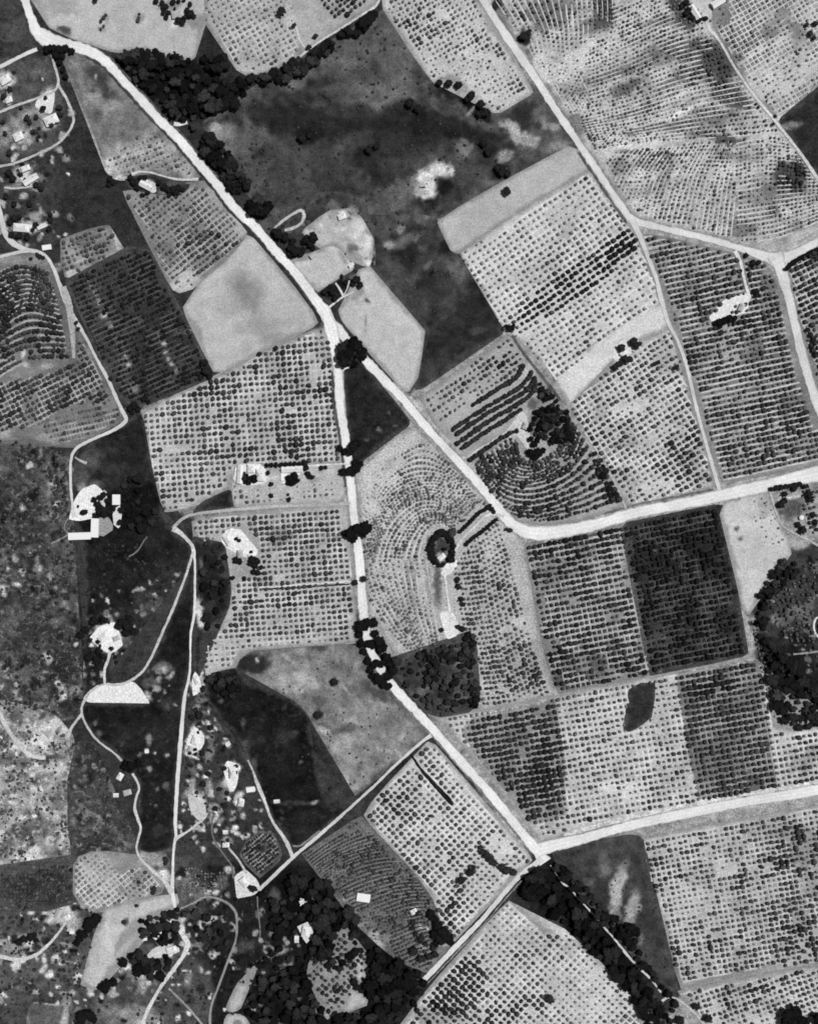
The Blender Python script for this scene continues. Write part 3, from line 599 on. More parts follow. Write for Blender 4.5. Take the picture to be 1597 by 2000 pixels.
sheet('orchard_ground', [(240, 372), (262, 380), (330, 368), (398, 352), (440, 400), (484, 455), (470, 478), (436, 512), (400, 540), (376, 566), (350, 572), (338, 566), (324, 545), (306, 505), (296, 470), (268, 425), (248, 395)], 136, M_ORCH(38, .16),
      'orchard floor in the grey block west of the main road, pale at its eastern corner', 'orchard ground', 4, 2, nz=10,
      blobs=[b(460, 440, 30, 32, -40, 176, .75), b(420, 390, 26, 30, -40, 165, .5), b(360, 545, 30, 26, 0, 186, .85), b(400, 470, 40, 30, 0, 95, .6), b(370, 430, 50, 26, 20, 105, .5), b(340, 490, 30, 30, 0, 100, .5), b(345, 350, 30, 10, 0, 60, .4), b(300, 400, 30, 14, 0, 110, .4)])
sheet('house_plot', [(246, 350), (262, 344), (300, 340), (345, 352), (372, 362), (362, 375), (335, 382), (300, 378), (262, 372), (248, 362)], 48, M_DARK, 'dark tree-shaded plot around the small white house west of the main road', 'garden', 3, 2,
      blobs=[b(290, 364, 20, 12, -25, 215, .8), b(340, 358, 18, 8, 0, 95, .5), b(318, 375, 8, 5, 0, 165, .6)])
# north orchards
sheet('pasture', [(64, -40), (75, 0), (92, 48), (115, 62), (140, 76), (180, 88), (214, 100), (232, 102), (250, 97), (285, 97), (300, 104), (340, 112), (378, 116), (386, 80), (394, 42), (398, -40)], 178, M_SOILF,
      'pale dry pasture at the top left with scribbled dark trees and a farmhouse clump', 'pasture', 4, 1.6, nz=8,
      blobs=[b(125, 60, 16, 10, -30, 70, .85), b(105, 10, 34, 26, 20, 160, .6), b(125, 10, 26, 18, 20, 150, .4), b(140, 33, 9, 4, 30, 210, .7), b(150, 25, 10, 6, 20, 150, .4), b(205, 38, 8, 12, 10, 110, .55), b(198, 57, 10, 4, 0, 110, .6), b(270, 38, 12, 10, 0, 120, .6),
             b(345, 30, 26, 20, 0, 205, .7), b(340, 45, 12, 14, 0, 215, .6), b(375, 38, 24, 18, 0, 110, .5), b(300, 60, 4, 24, 0, 160, .4), b(340, 90, 3, 22, -8, 155, .4), b(240, 104, 5, 4, 0, 215, .7), b(330, 10, 26, 14, 0, 90, .5)])
sheet('orchard_ground', [(398, -40), (745, -40), (738, 8), (712, 22), (662, 54), (628, 80), (596, 102), (580, 98), (582, 92), (590, 104), (560, 126), (520, 142), (480, 146), (463, 138), (444, 110), (418, 68), (402, 45)], 172, M_ORCH(30, .10),
      'pale orchard floor with small faint trees at the top, inside the curve of the wooded belt', 'orchard ground', 4, 1.5, nz=7,
      blobs=[b(575, 50, 26, 22, 0, 186, .6), b(600, 50, 30, 36, 0, 176, .6), b(500, 128, 60, 12, 12, 186, .5), b(560, 40, 10, 8, 0, 195, .5), b(485, 110, 40, 20, 0, 155, .4)])
sheet('orchard_ground', [(746, -40), (922, -40), (936, 18), (975, 78), (1018, 140), (1042, 180), (1008, 200), (976, 220), (962, 220), (940, 197), (917, 180), (892, 151), (865, 152), (846, 161), (827, 137), (800, 97), (765, 40), (747, 18)], 196, M_ORCH(30, .10),
      'bright orchard floor west of the upper road, with a stepped lower edge', 'orchard ground', 4, 1.5, nz=8,
      blobs=[b(865, 30, 20, 12, 0, 208, .5), b(915, 90, 26, 26, 0, 206, .5), b(870, 190, 60, 20, -40, 190, .4), b(960, 180, 50, 30, -40, 200, .5), b(940, 30, 20, 18, 0, 178, .4)])
# north east hillside
sheet('orchard_ground', [(952, -40), (1380, -40), (1392, 60), (1440, 140), (1510, 232), (1545, 278), (1597, 350), (1660, 420), (1660, 450), (1596, 472), (1560, 488), (1520, 500), (1440, 478), (1350, 452), (1272, 436), (1238, 420), (1200, 368), (1150, 296), (1098, 215), (1050, 140), (1000, 65)], 178,
      ground_mat(0.28, 0.26, 0.18, 24, 5.0, name='hillside_soil'), 'wide pale hillside of young trees in contour rows at the upper right', 'orchard ground', 2.6, 2, nz=20,
      blobs=strokes([(960, 0), (1500, 250)], 150, 10, 34, 1.8, [24, 30, 18], [95, 120, 140, 212], .6, 21) + strokes([(1060, 60), (1300, 260)], 60, 8, 20, 1.6, [-80, -70, 95], [130, 150, 214], .5, 22) + strokes([(1200, 290), (1420, 440)], 110, 12, 34, 1.5, [52, 58, 46], [120, 140, 218], .65, 23) + strokes([(1400, 250), (1600, 480)], 90, 10, 30, 1.6, [8, 14, 20], [120, 140, 212], .6, 24) + [(q[0], q[1], q[2], q[3], q[4], q[5] * (.72 if q[5] < 155 else 1.02), min(1, q[6] * 1.15), q[7]) for q in [b(970, 10, 12, 26, -30, 60, .8), b(985, 35, 16, 30, -30, 130, .5), b(1025, 72, 18, 18, 0, 50, .8), b(1030, 110, 14, 16, 0, 120, .7), b(1060, 30, 60, 30, -20, 135, .65), b(1010, 10, 26, 16, 0, 175, .5), b(1095, 15, 40, 24, 0, 140, .5), b(1180, 20, 26, 30, 0, 70, .75), b(1160, 45, 40, 18, 10, 120, .5),
             b(1080, 130, 60, 40, 0, 202, .6), b(1160, 100, 50, 24, 20, 205, .6), b(1340, 10, 40, 30, 0, 120, .6), b(1320, 5, 20, 14, 0, 80, .6), b(1250, 20, 30, 26, 0, 190, .5), b(1340, 40, 24, 18, 0, 75, .6), b(1290, 45, 40, 12, 0, 120, .5),
             b(1360, 100, 60, 24, 10, 115, .7), b(1300, 90, 50, 14, 20, 140, .5), b(1400, 130, 40, 30, 0, 95, .7), b(1340, 150, 60, 18, 20, 130, .6), b(1250, 125, 80, 16, 18, 150, .5), b(1220, 170, 40, 14, 20, 110, .6), b(1420, 180, 40, 30, -30, 85, .7), b(1440, 200, 30, 16, -30, 100, .5),
             b(1250, 215, 70, 8, 18, 130, .5), b(1320, 190, 60, 4, 26, 215, .6), b(1330, 220, 50, 5, 24, 220, .8), b(1290, 235, 60, 5, 14, 215, .6), b(1310, 245, 60, 12, 0, 120, .6), b(1400, 270, 60, 9, -10, 105, .7), b(1250, 255, 40, 6, 10, 120, .6), b(1240, 280, 60, 20, 10, 208, .6),
             b(1260, 298, 60, 5, -3, 100, .7), b(1280, 315, 50, 16, 10, 140, .5), b(1400, 230, 50, 20, -10, 140, .5), b(1440, 250, 40, 18, 0, 175, .4), b(1250, 340, 50, 14, 0, 205, .5), b(1290, 350, 40, 12, 50, 150, .4), b(1430, 330, 60, 20, 0, 200, .5), b(1540, 350, 34, 34, 0, 80, .7), b(1560, 330, 20, 26, -30, 100, .5), b(1510, 380, 40, 20, 0, 150, .5),
             b(1500, 260, 30, 16, -40, 200, .5), b(1420, 300, 60, 8, -10, 150, .4), b(1330, 420, 80, 20, -10, 160, .4), b(1260, 400, 40, 20, 0, 196, .5), b(1505, 410, 12, 16, 0, 75, .6), b(1450, 445, 30, 14, 0, 120, .5), b(1160, 210, 50, 20, 0, 190, .5), b(1130, 240, 26, 20, 0, 130, .5), b(1180, 150, 50, 10, 20, 150, .5), b(1560, 440, 40, 14, 20, 150, .4), b(1210, 330, 30, 18, 0, 150, .4)]])
sheet('orchard_ground', [(1386, -40), (1660, -40), (1660, 150), (1597, 178), (1560, 205), (1518, 236), (1480, 190), (1442, 132), (1412, 85), (1392, 50)], 150,
      ground_mat(0.2, 0.24, 0.16, 30, 5.0, name='hillside_soil'), 'grey and pale hillside right of the thin dirt track in the top right corner', 'orchard ground', 3, 2, nz=16,
      blobs=strokes([(1390, 0), (1600, 230)], 90, 12, 40, 1.8, [28, 33], [100, 125, 210], .55, 25) + [b(1430, 30, 50, 50, 0, 118, .7), b(1440, 90, 40, 30, 30, 105, .7), b(1470, 60, 40, 30, 0, 110, .5), b(1500, 90, 60, 6, 30, 205, .8), b(1480, 115, 50, 6, 33, 110, .6), b(1560, 130, 60, 40, 20, 196, .6), b(1500, 170, 60, 30, 0, 196, .7), b(1580, 40, 20, 30, 0, 200, .6), b(1510, 10, 40, 14, 0, 100, .4), b(1570, 60, 26, 20, 0, 110, .4), b(1595, 90, 16, 40, 0, 130, .4), b(1540, 220, 40, 6, 30, 215, .7)])
sheet('meadow', [(1520, 236), (1552, 214), (1597, 178), (1660, 140), (1660, 400), (1597, 336), (1575, 320), (1545, 270)], 44, M_DARK, 'dark triangular meadow cut off by the right edge, east of the thin dirt track', 'meadow', 4, 1.5, nz=8,
      blobs=[b(1540, 244, 26, 8, 10, 130, .75), b(1570, 300, 20, 26, -50, 60, .4)])
# fallow strip above the sunny orchard
sheet('fallow_field', [(852, 434), (870, 425), (898, 402), (930, 385), (985, 352), (1050, 318), (1110, 285), (1130, 292), (1152, 330), (1092, 366), (1040, 396), (960, 448), (896, 496), (880, 490), (866, 458)], 174, M_SOILF,
      'plain pale strip of fallow ground with one lone dark tree, along the north of the sunny orchard', 'field', 4, 1.6, nz=7, blobs=[b(930, 420, 30, 16, 30, 158, .5), b(880, 440, 20, 26, 0, 190, .5), b(1100, 300, 24, 14, 20, 160, .5)])
sheet('orchard_ground', [(897, 496), (960, 450), (1040, 397), (1092, 367), (1150, 335), (1182, 378), (1222, 432), (1240, 452), (1262, 505), (1280, 545), (1296, 590), (1240, 620), (1160, 680), (1084, 740), (1050, 700), (1030, 676), (985, 646), (940, 565)], 198, M_ORCH(34, .07, 6),
      'bright orchard floor of the large sunny block crossed by a band of dark rows', 'orchard ground', 4, 1.5, nz=8,
      blobs=[b(1120, 460, 30, 22, 0, 160, .6), b(1140, 480, 26, 14, -50, 140, .5), b(1200, 430, 26, 30, 0, 165, .5), b(1180, 400, 20, 14, 0, 150, .4), b(1080, 430, 50, 20, 30, 185, .5), b(1240, 560, 40, 26, 0, 180, .5)])
sheet('fallow_field', [(1084, 740), (1120, 700), (1180, 655), (1240, 612), (1296, 588), (1304, 632), (1290, 645), (1240, 665), (1212, 668), (1198, 700), (1180, 726), (1140, 762), (1112, 790), (1098, 765)], 208, M_SOILF,
      'very pale bare strip in the orchard with a small dark-shrubbed yard in it', 'field', 4, 2, nz=6, blobs=[b(1190, 680, 26, 10, 30, 192, .4), b(1230, 690, 20, 10, 0, 225, .6)])
sheet('orchard_ground', [(1112, 790), (1142, 763), (1182, 727), (1198, 700), (1240, 668), (1312, 638), (1330, 700), (1352, 800), (1376, 870), (1394, 950), (1330, 968), (1270, 982), (1226, 990), (1205, 950), (1180, 905), (1145, 850)], 182, M_ORCH(33, .10, 6),
      'orchard floor south of the pale bare strip, beside the narrow straight lane', 'orchard ground', 4, 1.5, nz=12,
      blobs=[b(1230, 800, 40, 18, 20, 212, .8), b(1240, 800, 18, 26, 0, 205, .5), b(1190, 880, 26, 26, 0, 130, .5), b(1150, 820, 14, 20, 0, 165, .4), b(1320, 880, 30, 40, 0, 140, .5), b(1330, 780, 20, 26, 0, 150, .4), b(1280, 950, 40, 14, 15, 210, .6), b(1260, 880, 30, 14, 20, 200, .4), b(1300, 700, 20, 20, 0, 170, .4)])
sheet('orchard_ground', [(1242, 462), (1262, 456), (1340, 472), (1400, 488), (1434, 494), (1442, 530), (1456, 570), (1404, 592), (1460, 590), (1466, 576), (1454, 528), (1452, 510), (1492, 512), (1512, 540), (1528, 600), (1552, 700), (1575, 800), (1592, 840), (1660, 830), (1660, 895), (1597, 905), (1500, 926), (1410, 946), (1398, 900), (1376, 815), (1352, 735), (1322, 640), (1296, 560), (1268, 500)], 158, M_ORCH(12, .2, 5.4),
      'orchard floor of the dense striped block around the white farmyard at the right', 'orchard ground', 4, 1.5, nz=10,
      blobs=[b(1480, 540, 20, 26, 0, 100, .6), b(1500, 560, 18, 20, 0, 90, .5), b(1300, 466, 50, 10, -12, 105, .6), b(1400, 480, 40, 6, -12, 110, .6), b(1340, 560, 40, 30, 0, 120, .5), b(1400, 545, 40, 30, 0, 125, .5), b(1430, 620, 40, 10, 10, 105, .4), b(1500, 690, 60, 30, 15, 95, .6), b(1480, 660, 50, 14, 12, 110, .4), b(1420, 700, 30, 20, 0, 180, .5), b(1400, 760, 30, 14, 0, 180, .4), b(1500, 760, 30, 14, 0, 110, .4),
             b(1560, 770, 26, 50, 10, 95, .4), b(1380, 770, 16, 30, 0, 170, .4), b(1385, 880, 14, 40, 0, 160, .3), b(1490, 850, 80, 50, 12, 175, .5)])
sheet('orchard_ground', [(1534, 522), (1548, 508), (1572, 495), (1597, 482), (1660, 460), (1660, 815), (1606, 792), (1590, 720), (1568, 650), (1550, 590)], 140, M_ORCH(26, .16, 5.6), 'orchard floor right of the forked road at the right edge', 'orchard ground', 4, 1.5, nz=10,
      blobs=[b(1575, 505, 50, 12, 28, 50, .8)])
# central orchards
sheet('orchard_ground', [(278, 803), (302, 792), (340, 772), (400, 745), (440, 728), (500, 694), (560, 668), (612, 644), (640, 640), (646, 660), (652, 720), (658, 790), (664, 860), (668, 905), (560, 905), (450, 930), (446, 952), (420, 966), (392, 980), (345, 998), (322, 1000), (314, 980), (302, 930), (290, 870), (284, 830)], 182, M_ORCH(4, .10, 5.6),
      'orchard floor of the large regular block west of the road fork', 'orchard ground', 4, 1.3, nz=9,
      blobs=[b(300, 830, 18, 16, 0, 198, .5), b(345, 880, 26, 6, 0, 205, .5), b(640, 720, 14, 20, 0, 200, .6), b(575, 805, 14, 6, 0, 205, .8), b(440, 780, 70, 20, 0, 165, .4), b(300, 900, 10, 50, 0, 195, .4), b(400, 850, 50, 20, 0, 165, .4), b(560, 850, 60, 30, 0, 160, .4), b(380, 990, 40, 8, 10, 190, .4)])
sheet('orchard_ground', [(452, 945), (460, 908), (505, 905), (560, 906), (670, 902), (676, 960), (668, 978), (640, 984), (560, 986), (480, 990), (458, 988), (452, 970)], 188, M_ORCH(4, .06, 5.6),
      'light ground of the farmstead plot with two white building groups', 'orchard ground', 4, 1.3, nz=6,
      blobs=[b(475, 925, 14, 24, 0, 235, .7), b(500, 935, 20, 14, 0, 225, .7), b(530, 932, 14, 12, 0, 215, .7), b(540, 922, 30, 16, 0, 130, .4), b(600, 930, 14, 10, 0, 190, .5), b(560, 984, 100, 7, 2, 160, .7), b(615, 935, 14, 9, 0, 110, .5)])
sheet('orchard_ground', [(374, 1018), (400, 1010), (480, 1000), (560, 992), (680, 984), (684, 1030), (690, 1100), (694, 1180), (694, 1255), (640, 1260), (560, 1266), (500, 1270), (476, 1276), (462, 1292), (455, 1305), (420, 1316), (402, 1318), (398, 1290), (398, 1250), (406, 1236), (430, 1222), (448, 1180), (450, 1142), (440, 1120), (426, 1100), (432, 1062), (400, 1064), (384, 1050)], 174, M_ORCH(5, .12, 5.4),
      'orchard floor of the block south of the field lane, split by one thin white path', 'orchard ground', 4, 1.3, nz=9,
      blobs=[b(600, 1040, 70, 26, 0, 125, .6), b(520, 1040, 40, 26, 0, 140, .5), b(500, 1190, 60, 14, 0, 190, .4), b(420, 1290, 26, 26, 0, 192, .6), b(545, 1130, 14, 8, 0, 195, .6), b(500, 1160, 60, 10, 0, 205, .5), b(620, 1220, 60, 40, 0, 182, .4), b(450, 1060, 26, 20, 0, 205, .6), b(400, 1030, 20, 12, 0, 180, .4), b(688, 1100, 5, 80, 0, 150, .5)])
sheet('meadow', [(376, 1052), (400, 1060), (432, 1060), (440, 1078), (428, 1100), (440, 1126), (450, 1142), (448, 1180), (432, 1210), (410, 1226), (397, 1240), (392, 1290), (390, 1322), (382, 1322), (379, 1250), (384, 1150)], 38, M_DARK, 'dark band of bushes and grass along the west of the split orchard', 'meadow', 3, 2, nz=12,
      blobs=[b(390, 1190, 9, 26, 0, 205, .8), b(393, 1215, 8, 18, 0, 215, .8), b(392, 1100, 5, 14, 0, 120, .6), b(415, 1180, 14, 20, 0, 60, .4), b(450, 1090, 14, 10, 0, 60, .5)])
sheet('meadow', [(378, 1002), (392, 984), (448, 956), (451, 975), (456, 990), (420, 994), (390, 1000)], 42, M_DARK, 'small dark wedge of grass between the large regular orchard and the field lane', 'meadow', 3, 2, nz=12)
sheet('meadow', [(672, 705), (700, 702), (712, 714), (745, 755), (800, 822), (770, 846), (728, 884), (698, 908), (684, 900), (680, 850), (676, 780)], 36, M_DARK, 'dark grass triangle held between the two arms of the road fork', 'meadow', 3.5, 1.5, nz=7,
      blobs=[b(740, 840, 5, 5, 0, 130, .7), b(772, 832, 4, 3, 0, 120, .6), b(716, 860, 4, 4, 0, 100, .6), b(760, 805, 4, 3, 0, 100, .6)])
sheet('orchard_ground', [(806, 832), (830, 850), (878, 898), (930, 955), (950, 980), (972, 1006), (1005, 1040), (1022, 1062), (1032, 1120), (1042, 1180), (1052, 1250), (1066, 1310), (1082, 1358), (1040, 1366), (960, 1384), (934, 1396), (938, 1350), (925, 1300), (924, 1240), (905, 1240), (862, 1262), (818, 1282), (790, 1284), (765, 1270), (750, 1240), (738, 1212), (720, 1200), (716, 1120), (708, 1040), (700, 985), (694, 930), (740, 885), (775, 850)], 184,
      ground_mat(0.14, 0.3, name='orchard_soil_fine'), 'orchard floor of the horseshoe block whose rows curve around the ringed garden', 'orchard ground', 4, 1.5, nz=10,
      blobs=[b(745, 920, 40, 50, -30, 192, .7), b(780, 880, 40, 26, 30, 188, .6), b(760, 905, 20, 8, 40, 150, .5), b(720, 985, 16, 50, 0, 195, .5), b(800, 1140, 12, 60, 8, 128, .5), b(835, 1135, 5, 60, 6, 120, .5), b(852, 1140, 10, 50, 5, 84, .8), b(862, 1072, 24, 34, 0, 60, .9, .2), b(862, 1085, 10, 9, 0, 205, .8), b(850, 1062, 8, 10, 0, 120, .6), b(780, 1200, 40, 40, 0, 165, .4), b(830, 1230, 40, 30, 0, 160, .5), b(1020, 1290, 60, 50, 0, 140, .5), b(975, 1180, 60, 60, 0, 165, .5), b(1010, 1215, 14, 10, 0, 205, .5), b(900, 1380, 40, 8, 10, 195, .6), b(940, 1340, 12, 14, 0, 195, .7), b(910, 990, 40, 26, 0, 150, .35)])
sheet('orchard_ground', [(820, 776), (845, 758), (900, 720), (960, 680), (990, 652), (1010, 668), (1030, 698), (1040, 716), (1062, 745), (1095, 785), (1130, 845), (1165, 900), (1200, 960), (1216, 990), (1180, 1005), (1120, 1020), (1050, 1026), (1010, 1018), (985, 1000), (962, 972), (915, 915), (870, 862), (840, 812)], 168,
      ground_mat(0.14, 0.2, name='orchard_soil_grey'), 'orchard floor of the hillock block with thick hedge-like rows northeast of the main road', 'orchard ground', 4, 1.5, nz=9,
      blobs=[b(1010, 830, 14, 30, -20, 200, .7), b(1040, 790, 10, 12, 0, 60, .6), b(1060, 830, 30, 30, 0, 40, .75), b(1020, 860, 10, 20, 0, 150, .6), b(1050, 900, 20, 8, 0, 195, .6), b(1100, 930, 60, 40, 0, 130, .4), b(900, 790, 50, 26, 30, 186, .4), b(960, 880, 50, 40, 0, 130, .4), b(1030, 725, 14, 20, -40, 196, .5), b(1065, 770, 14, 26, -40, 90, .5), b(1150, 960, 30, 30, 0, 145, .5), b(1180, 990, 50, 8, 15, 170, .5)])
sheet('orchard_ground', [(1024, 1062), (1060, 1052), (1140, 1042), (1216, 1026), (1225, 1100), (1240, 1180), (1258, 1260), (1268, 1320), (1180, 1336), (1090, 1356), (1070, 1310), (1054, 1240), (1040, 1160)], 132, M_ORCH(11, .22, 5.8),
      'orchard floor of the dark block with bright gaps, west of the black field', 'orchard ground', 4, 1.3, nz=14,
      blobs=[b(1130, 1100, 60, 8, 11, 170, .4), b(1080, 1190, 30, 60, 0, 150, .3), b(1200, 1110, 30, 60, 0, 165, .5), b(1240, 1220, 26, 50, 0, 165, .5), b(1180, 1270, 50, 30, 0, 110, .5), b(1110, 1325, 40, 20, 10, 60, .6), b(1165, 1300, 16, 20, 0, 75, .6), b(1140, 1060, 90, 8, 9, 70, .5)])
sheet('meadow', [(1216, 1026), (1300, 1008), (1404, 984), (1408, 1010), (1418, 1050), (1432, 1120), (1445, 1190), (1452, 1240), (1458, 1278), (1400, 1290), (1320, 1306), (1270, 1320), (1260, 1260), (1240, 1180), (1228, 1100)], 52, ground_mat(0.3, 0.4, 0.4, 11, 5.8, name='dark_planted_ground'),
      'very dark planted block with barely visible rows, just south of the curving road', 'meadow', 4, 1.3, nz=9,
      blobs=[b(1222, 1060, 14, 40, 8, 84, .6), b(1238, 1160, 16, 60, 8, 96, .7), b(1258, 1260, 18, 60, 8, 92, .7), b(1320, 1080, 60, 40, 0, 38, .7), b(1277, 1075, 5, 8, 20, 100, .5), b(1300, 1262, 4, 20, 5, 130, .6), b(1290, 1305, 4, 10, -20, 140, .6), b(1300, 1230, 10, 6, 0, 120, .4), b(1285, 1270, 26, 40, 0, 78, .5), b(1380, 1180, 30, 30, 0, 56, .4), b(1400, 1230, 30, 20, 0, 60, .4), b(1340, 1240, 40, 30, 0, 60, .4), b(1460, 1280, 5, 60, 0, 60, .3)])
sheet('fallow_field', [(1414, 980), (1440, 972), (1497, 958), (1506, 985), (1524, 1025), (1542, 1068), (1545, 1085), (1522, 1097), (1504, 1125), (1490, 1150), (1474, 1178), (1462, 1202), (1450, 1190), (1444, 1160), (1432, 1100), (1420, 1045), (1412, 1018), (1404, 1004)], 190, M_SOIL0,
      'pale tapering field pointing south between the black block and the right-hand wood', 'field', 3.5, 1.8, nz=6,
      blobs=[b(1438, 1031, 5, 5, 0, 80, .8), b(1443, 1053, 5, 5, 0, 95, .8), b(1442, 973, 8, 3, 15, 120, .7), b(1490, 990, 14, 26, 0, 135, .4), b(1480, 1080, 40, 30, 0, 178, .5), b(1515, 1060, 26, 12, 0, 196, .4), b(1470, 1140, 20, 26, 0, 205, .5)])
# south east
sheet('orchard_ground', [(862, 1402), (900, 1394), (980, 1382), (1085, 1360), (1180, 1340), (1270, 1324), (1320, 1312), (1420, 1292), (1470, 1284), (1490, 1300), (1500, 1360), (1512, 1420), (1530, 1425), (1600, 1418), (1660, 1430), (1660, 1515), (1597, 1528), (1500, 1550), (1380, 1572), (1280, 1592), (1180, 1616), (1090, 1634), (1056, 1644), (1030, 1610), (980, 1546), (925, 1480), (890, 1440)], 190, M_ORCH(10, .13, 5.8),
      'orchard floor of the long block north of the bottom right road', 'orchard ground', 4, 1.3, nz=8,
      blobs=[([(925, 1398), (1085, 1366), (1100, 1480), (1106, 1590), (1040, 1612), (985, 1545), (925, 1470), (900, 1430)], 112, .8), b(960, 1420, 60, 20, 10, 150, .4), b(1010, 1560, 40, 26, -20, 150, .5), ([(1320, 1314), (1484, 1288), (1500, 1420), (1518, 1545), (1366, 1572), (1345, 1480), (1330, 1390)], 106, .85), b(1480, 1500, 40, 60, 0, 90, .6), b(1410, 1350, 60, 20, 10, 110, .5), b(1560, 1480, 50, 40, 0, 135, .5), b(1480, 1360, 26, 30, 0, 130, .5), b(1210, 1540, 50, 26, 0, 214, .7), b(1120, 1600, 50, 14, 10, 205, .5), b(1170, 1420, 40, 60, 0, 200, .5), b(1050, 1600, 40, 26, 0, 160, .4), b(1320, 1560, 40, 10, 10, 208, .5)])
sheet('plot', [(1226, 1346), (1250, 1334), (1279, 1334), (1276, 1370), (1272, 1400), (1255, 1416), (1230, 1430), (1217, 1426), (1220, 1395), (1228, 1370)], 48, M_DARK, 'small dark grassy plot cut into the pale orchard rows above the bottom right road', 'plot', 3, 2, nz=6)
sheet('orchard_ground', [(1252, 1636), (1320, 1622), (1420, 1604), (1500, 1590), (1597, 1572), (1660, 1560), (1660, 1870), (1597, 1882), (1500, 1900), (1400, 1918), (1330, 1932), (1312, 1880), (1295, 1800), (1268, 1720), (1256, 1680)], 178, M_ORCH(10.5, .12, 5.2),
      'orchard floor of the wide finely dotted block in the bottom right corner', 'orchard ground', 4, 1.3, nz=8,
      blobs=[b(1420, 1700, 26, 12, 0, 192, .8), b(1410, 1715, 16, 12, 0, 192, .6), b(1330, 1760, 60, 40, 0, 186, .4), b(1560, 1650, 60, 40, 0, 130, .6), b(1560, 1760, 60, 80, 0, 140, .5), b(1520, 1700, 50, 40, 0, 150, .4), b(1450, 1840, 40, 20, 0, 150, .4), b(1350, 1850, 40, 26, 0, 175, .4), b(1310, 1880, 20, 40, 0, 90, .5), b(1275, 1700, 18, 50, 0, 150, .3), b(1420, 1905, 100, 6, 12, 125, .7), b(1590, 1890, 40, 8, 10, 110, .6), b(1344, 1802, 3, 5, 0, 230, .7)])
sheet('orchard_ground', [(1322, 1936), (1400, 1922), (1500, 1902), (1597, 1886), (1660, 1874), (1660, 2060), (1400, 2060), (1372, 1990), (1345, 1960)], 180, M_ORCH(20, .10, 5.2), 'orchard floor of the corner block with round black trees at the bottom right', 'orchard ground', 4, 1.3, nz=8,
      blobs=[b(1540, 1930, 60, 20, 15, 205, .5), b(1560, 1950, 20, 10, 0, 214, .6), b(1450, 1930, 60, 10, 12, 140, .4), b(1500, 1995, 60, 10, 5, 205, .5), b(1340, 1945, 26, 8, -20, 140, .4)])
sheet('rough_ground', [(1078, 1668), (1110, 1658), (1160, 1646), (1250, 1636), (1256, 1690), (1268, 1740), (1292, 1820), (1310, 1890), (1322, 1932), (1290, 1920), (1240, 1870), (1190, 1810), (1130, 1740)], 62, M_PAST, 'dark rough ground with a long pale streak right of the double windbreak', 'rough ground', 4, 2, nz=16,
      blobs=[b(1205, 1740, 14, 66, -12, 185, .8), b(1235, 1775, 14, 40, -16, 170, .75), b(1180, 1690, 12, 30, -5, 130, .5), b(1215, 1690, 24, 16, 0, 90, .4), b(1148, 1722, 14, 10, 0, 100, .5), b(1205, 1785, 12, 14, 0, 110, .6), b(1270, 1830, 20, 40, -14, 52, .5), b(1150, 1670, 60, 12, 10, 75, .4), b(1275, 1880, 20, 30, 0, 70, .4), b(1253, 1835, 5, 14, 0, 140, .5)])
sheet('orchard_ground', [(994, 1758), (1010, 1772), (1040, 1800), (1062, 1818), (1082, 1816), (1100, 1812), (1118, 1830), (1150, 1858), (1180, 1888), (1200, 1912), (1236, 1950), (1262, 1998), (1280, 2060), (740, 2060), (790, 1990), (826, 1944), (852, 1912), (900, 1860), (950, 1802)], 190, M_ORCH(47, .12, 5.6),
      'orchard floor of the diamond-planted block left of the double windbreak at the bottom', 'orchard ground', 4, 1.5, nz=7,
      blobs=[b(1180, 1940, 60, 50, -40, 202, .6), b(1100, 1820, 40, 10, -30, 214, .7), b(1235, 1990, 16, 14, 0, 150, .4), b(840, 1985, 60, 30, 0, 130, .5), b(900, 1940, 60, 20, 45, 150, .4), b(1010, 1900, 40, 30, 0, 182, .4), b(1232, 1998, 20, 20, 0, 110, .6)])
sheet('orchard_ground', [(836, 1448), (850, 1455), (880, 1490), (930, 1548), (985, 1614), (1030, 1664), (1040, 1680), (1008, 1702), (960, 1760), (912, 1812), (888, 1838), (868, 1830), (850, 1790), (846, 1750), (822, 1720), (796, 1686), (770, 1664), (750, 1640), (710, 1592), (730, 1560), (770, 1516), (800, 1486)], 196, M_ORCH(42, .08, 5.6),
      'orchard floor of the sunlit block in the angle above the lower crossroads', 'orchard ground', 4, 1.3, nz=7,
      blobs=[b(980, 1650, 30, 16, -40, 214, .6), b(890, 1520, 20, 14, 0, 208, .5), b(820, 1700, 30, 20, -40, 140, .4), b(870, 1790, 20, 40, -40, 150, .3)])
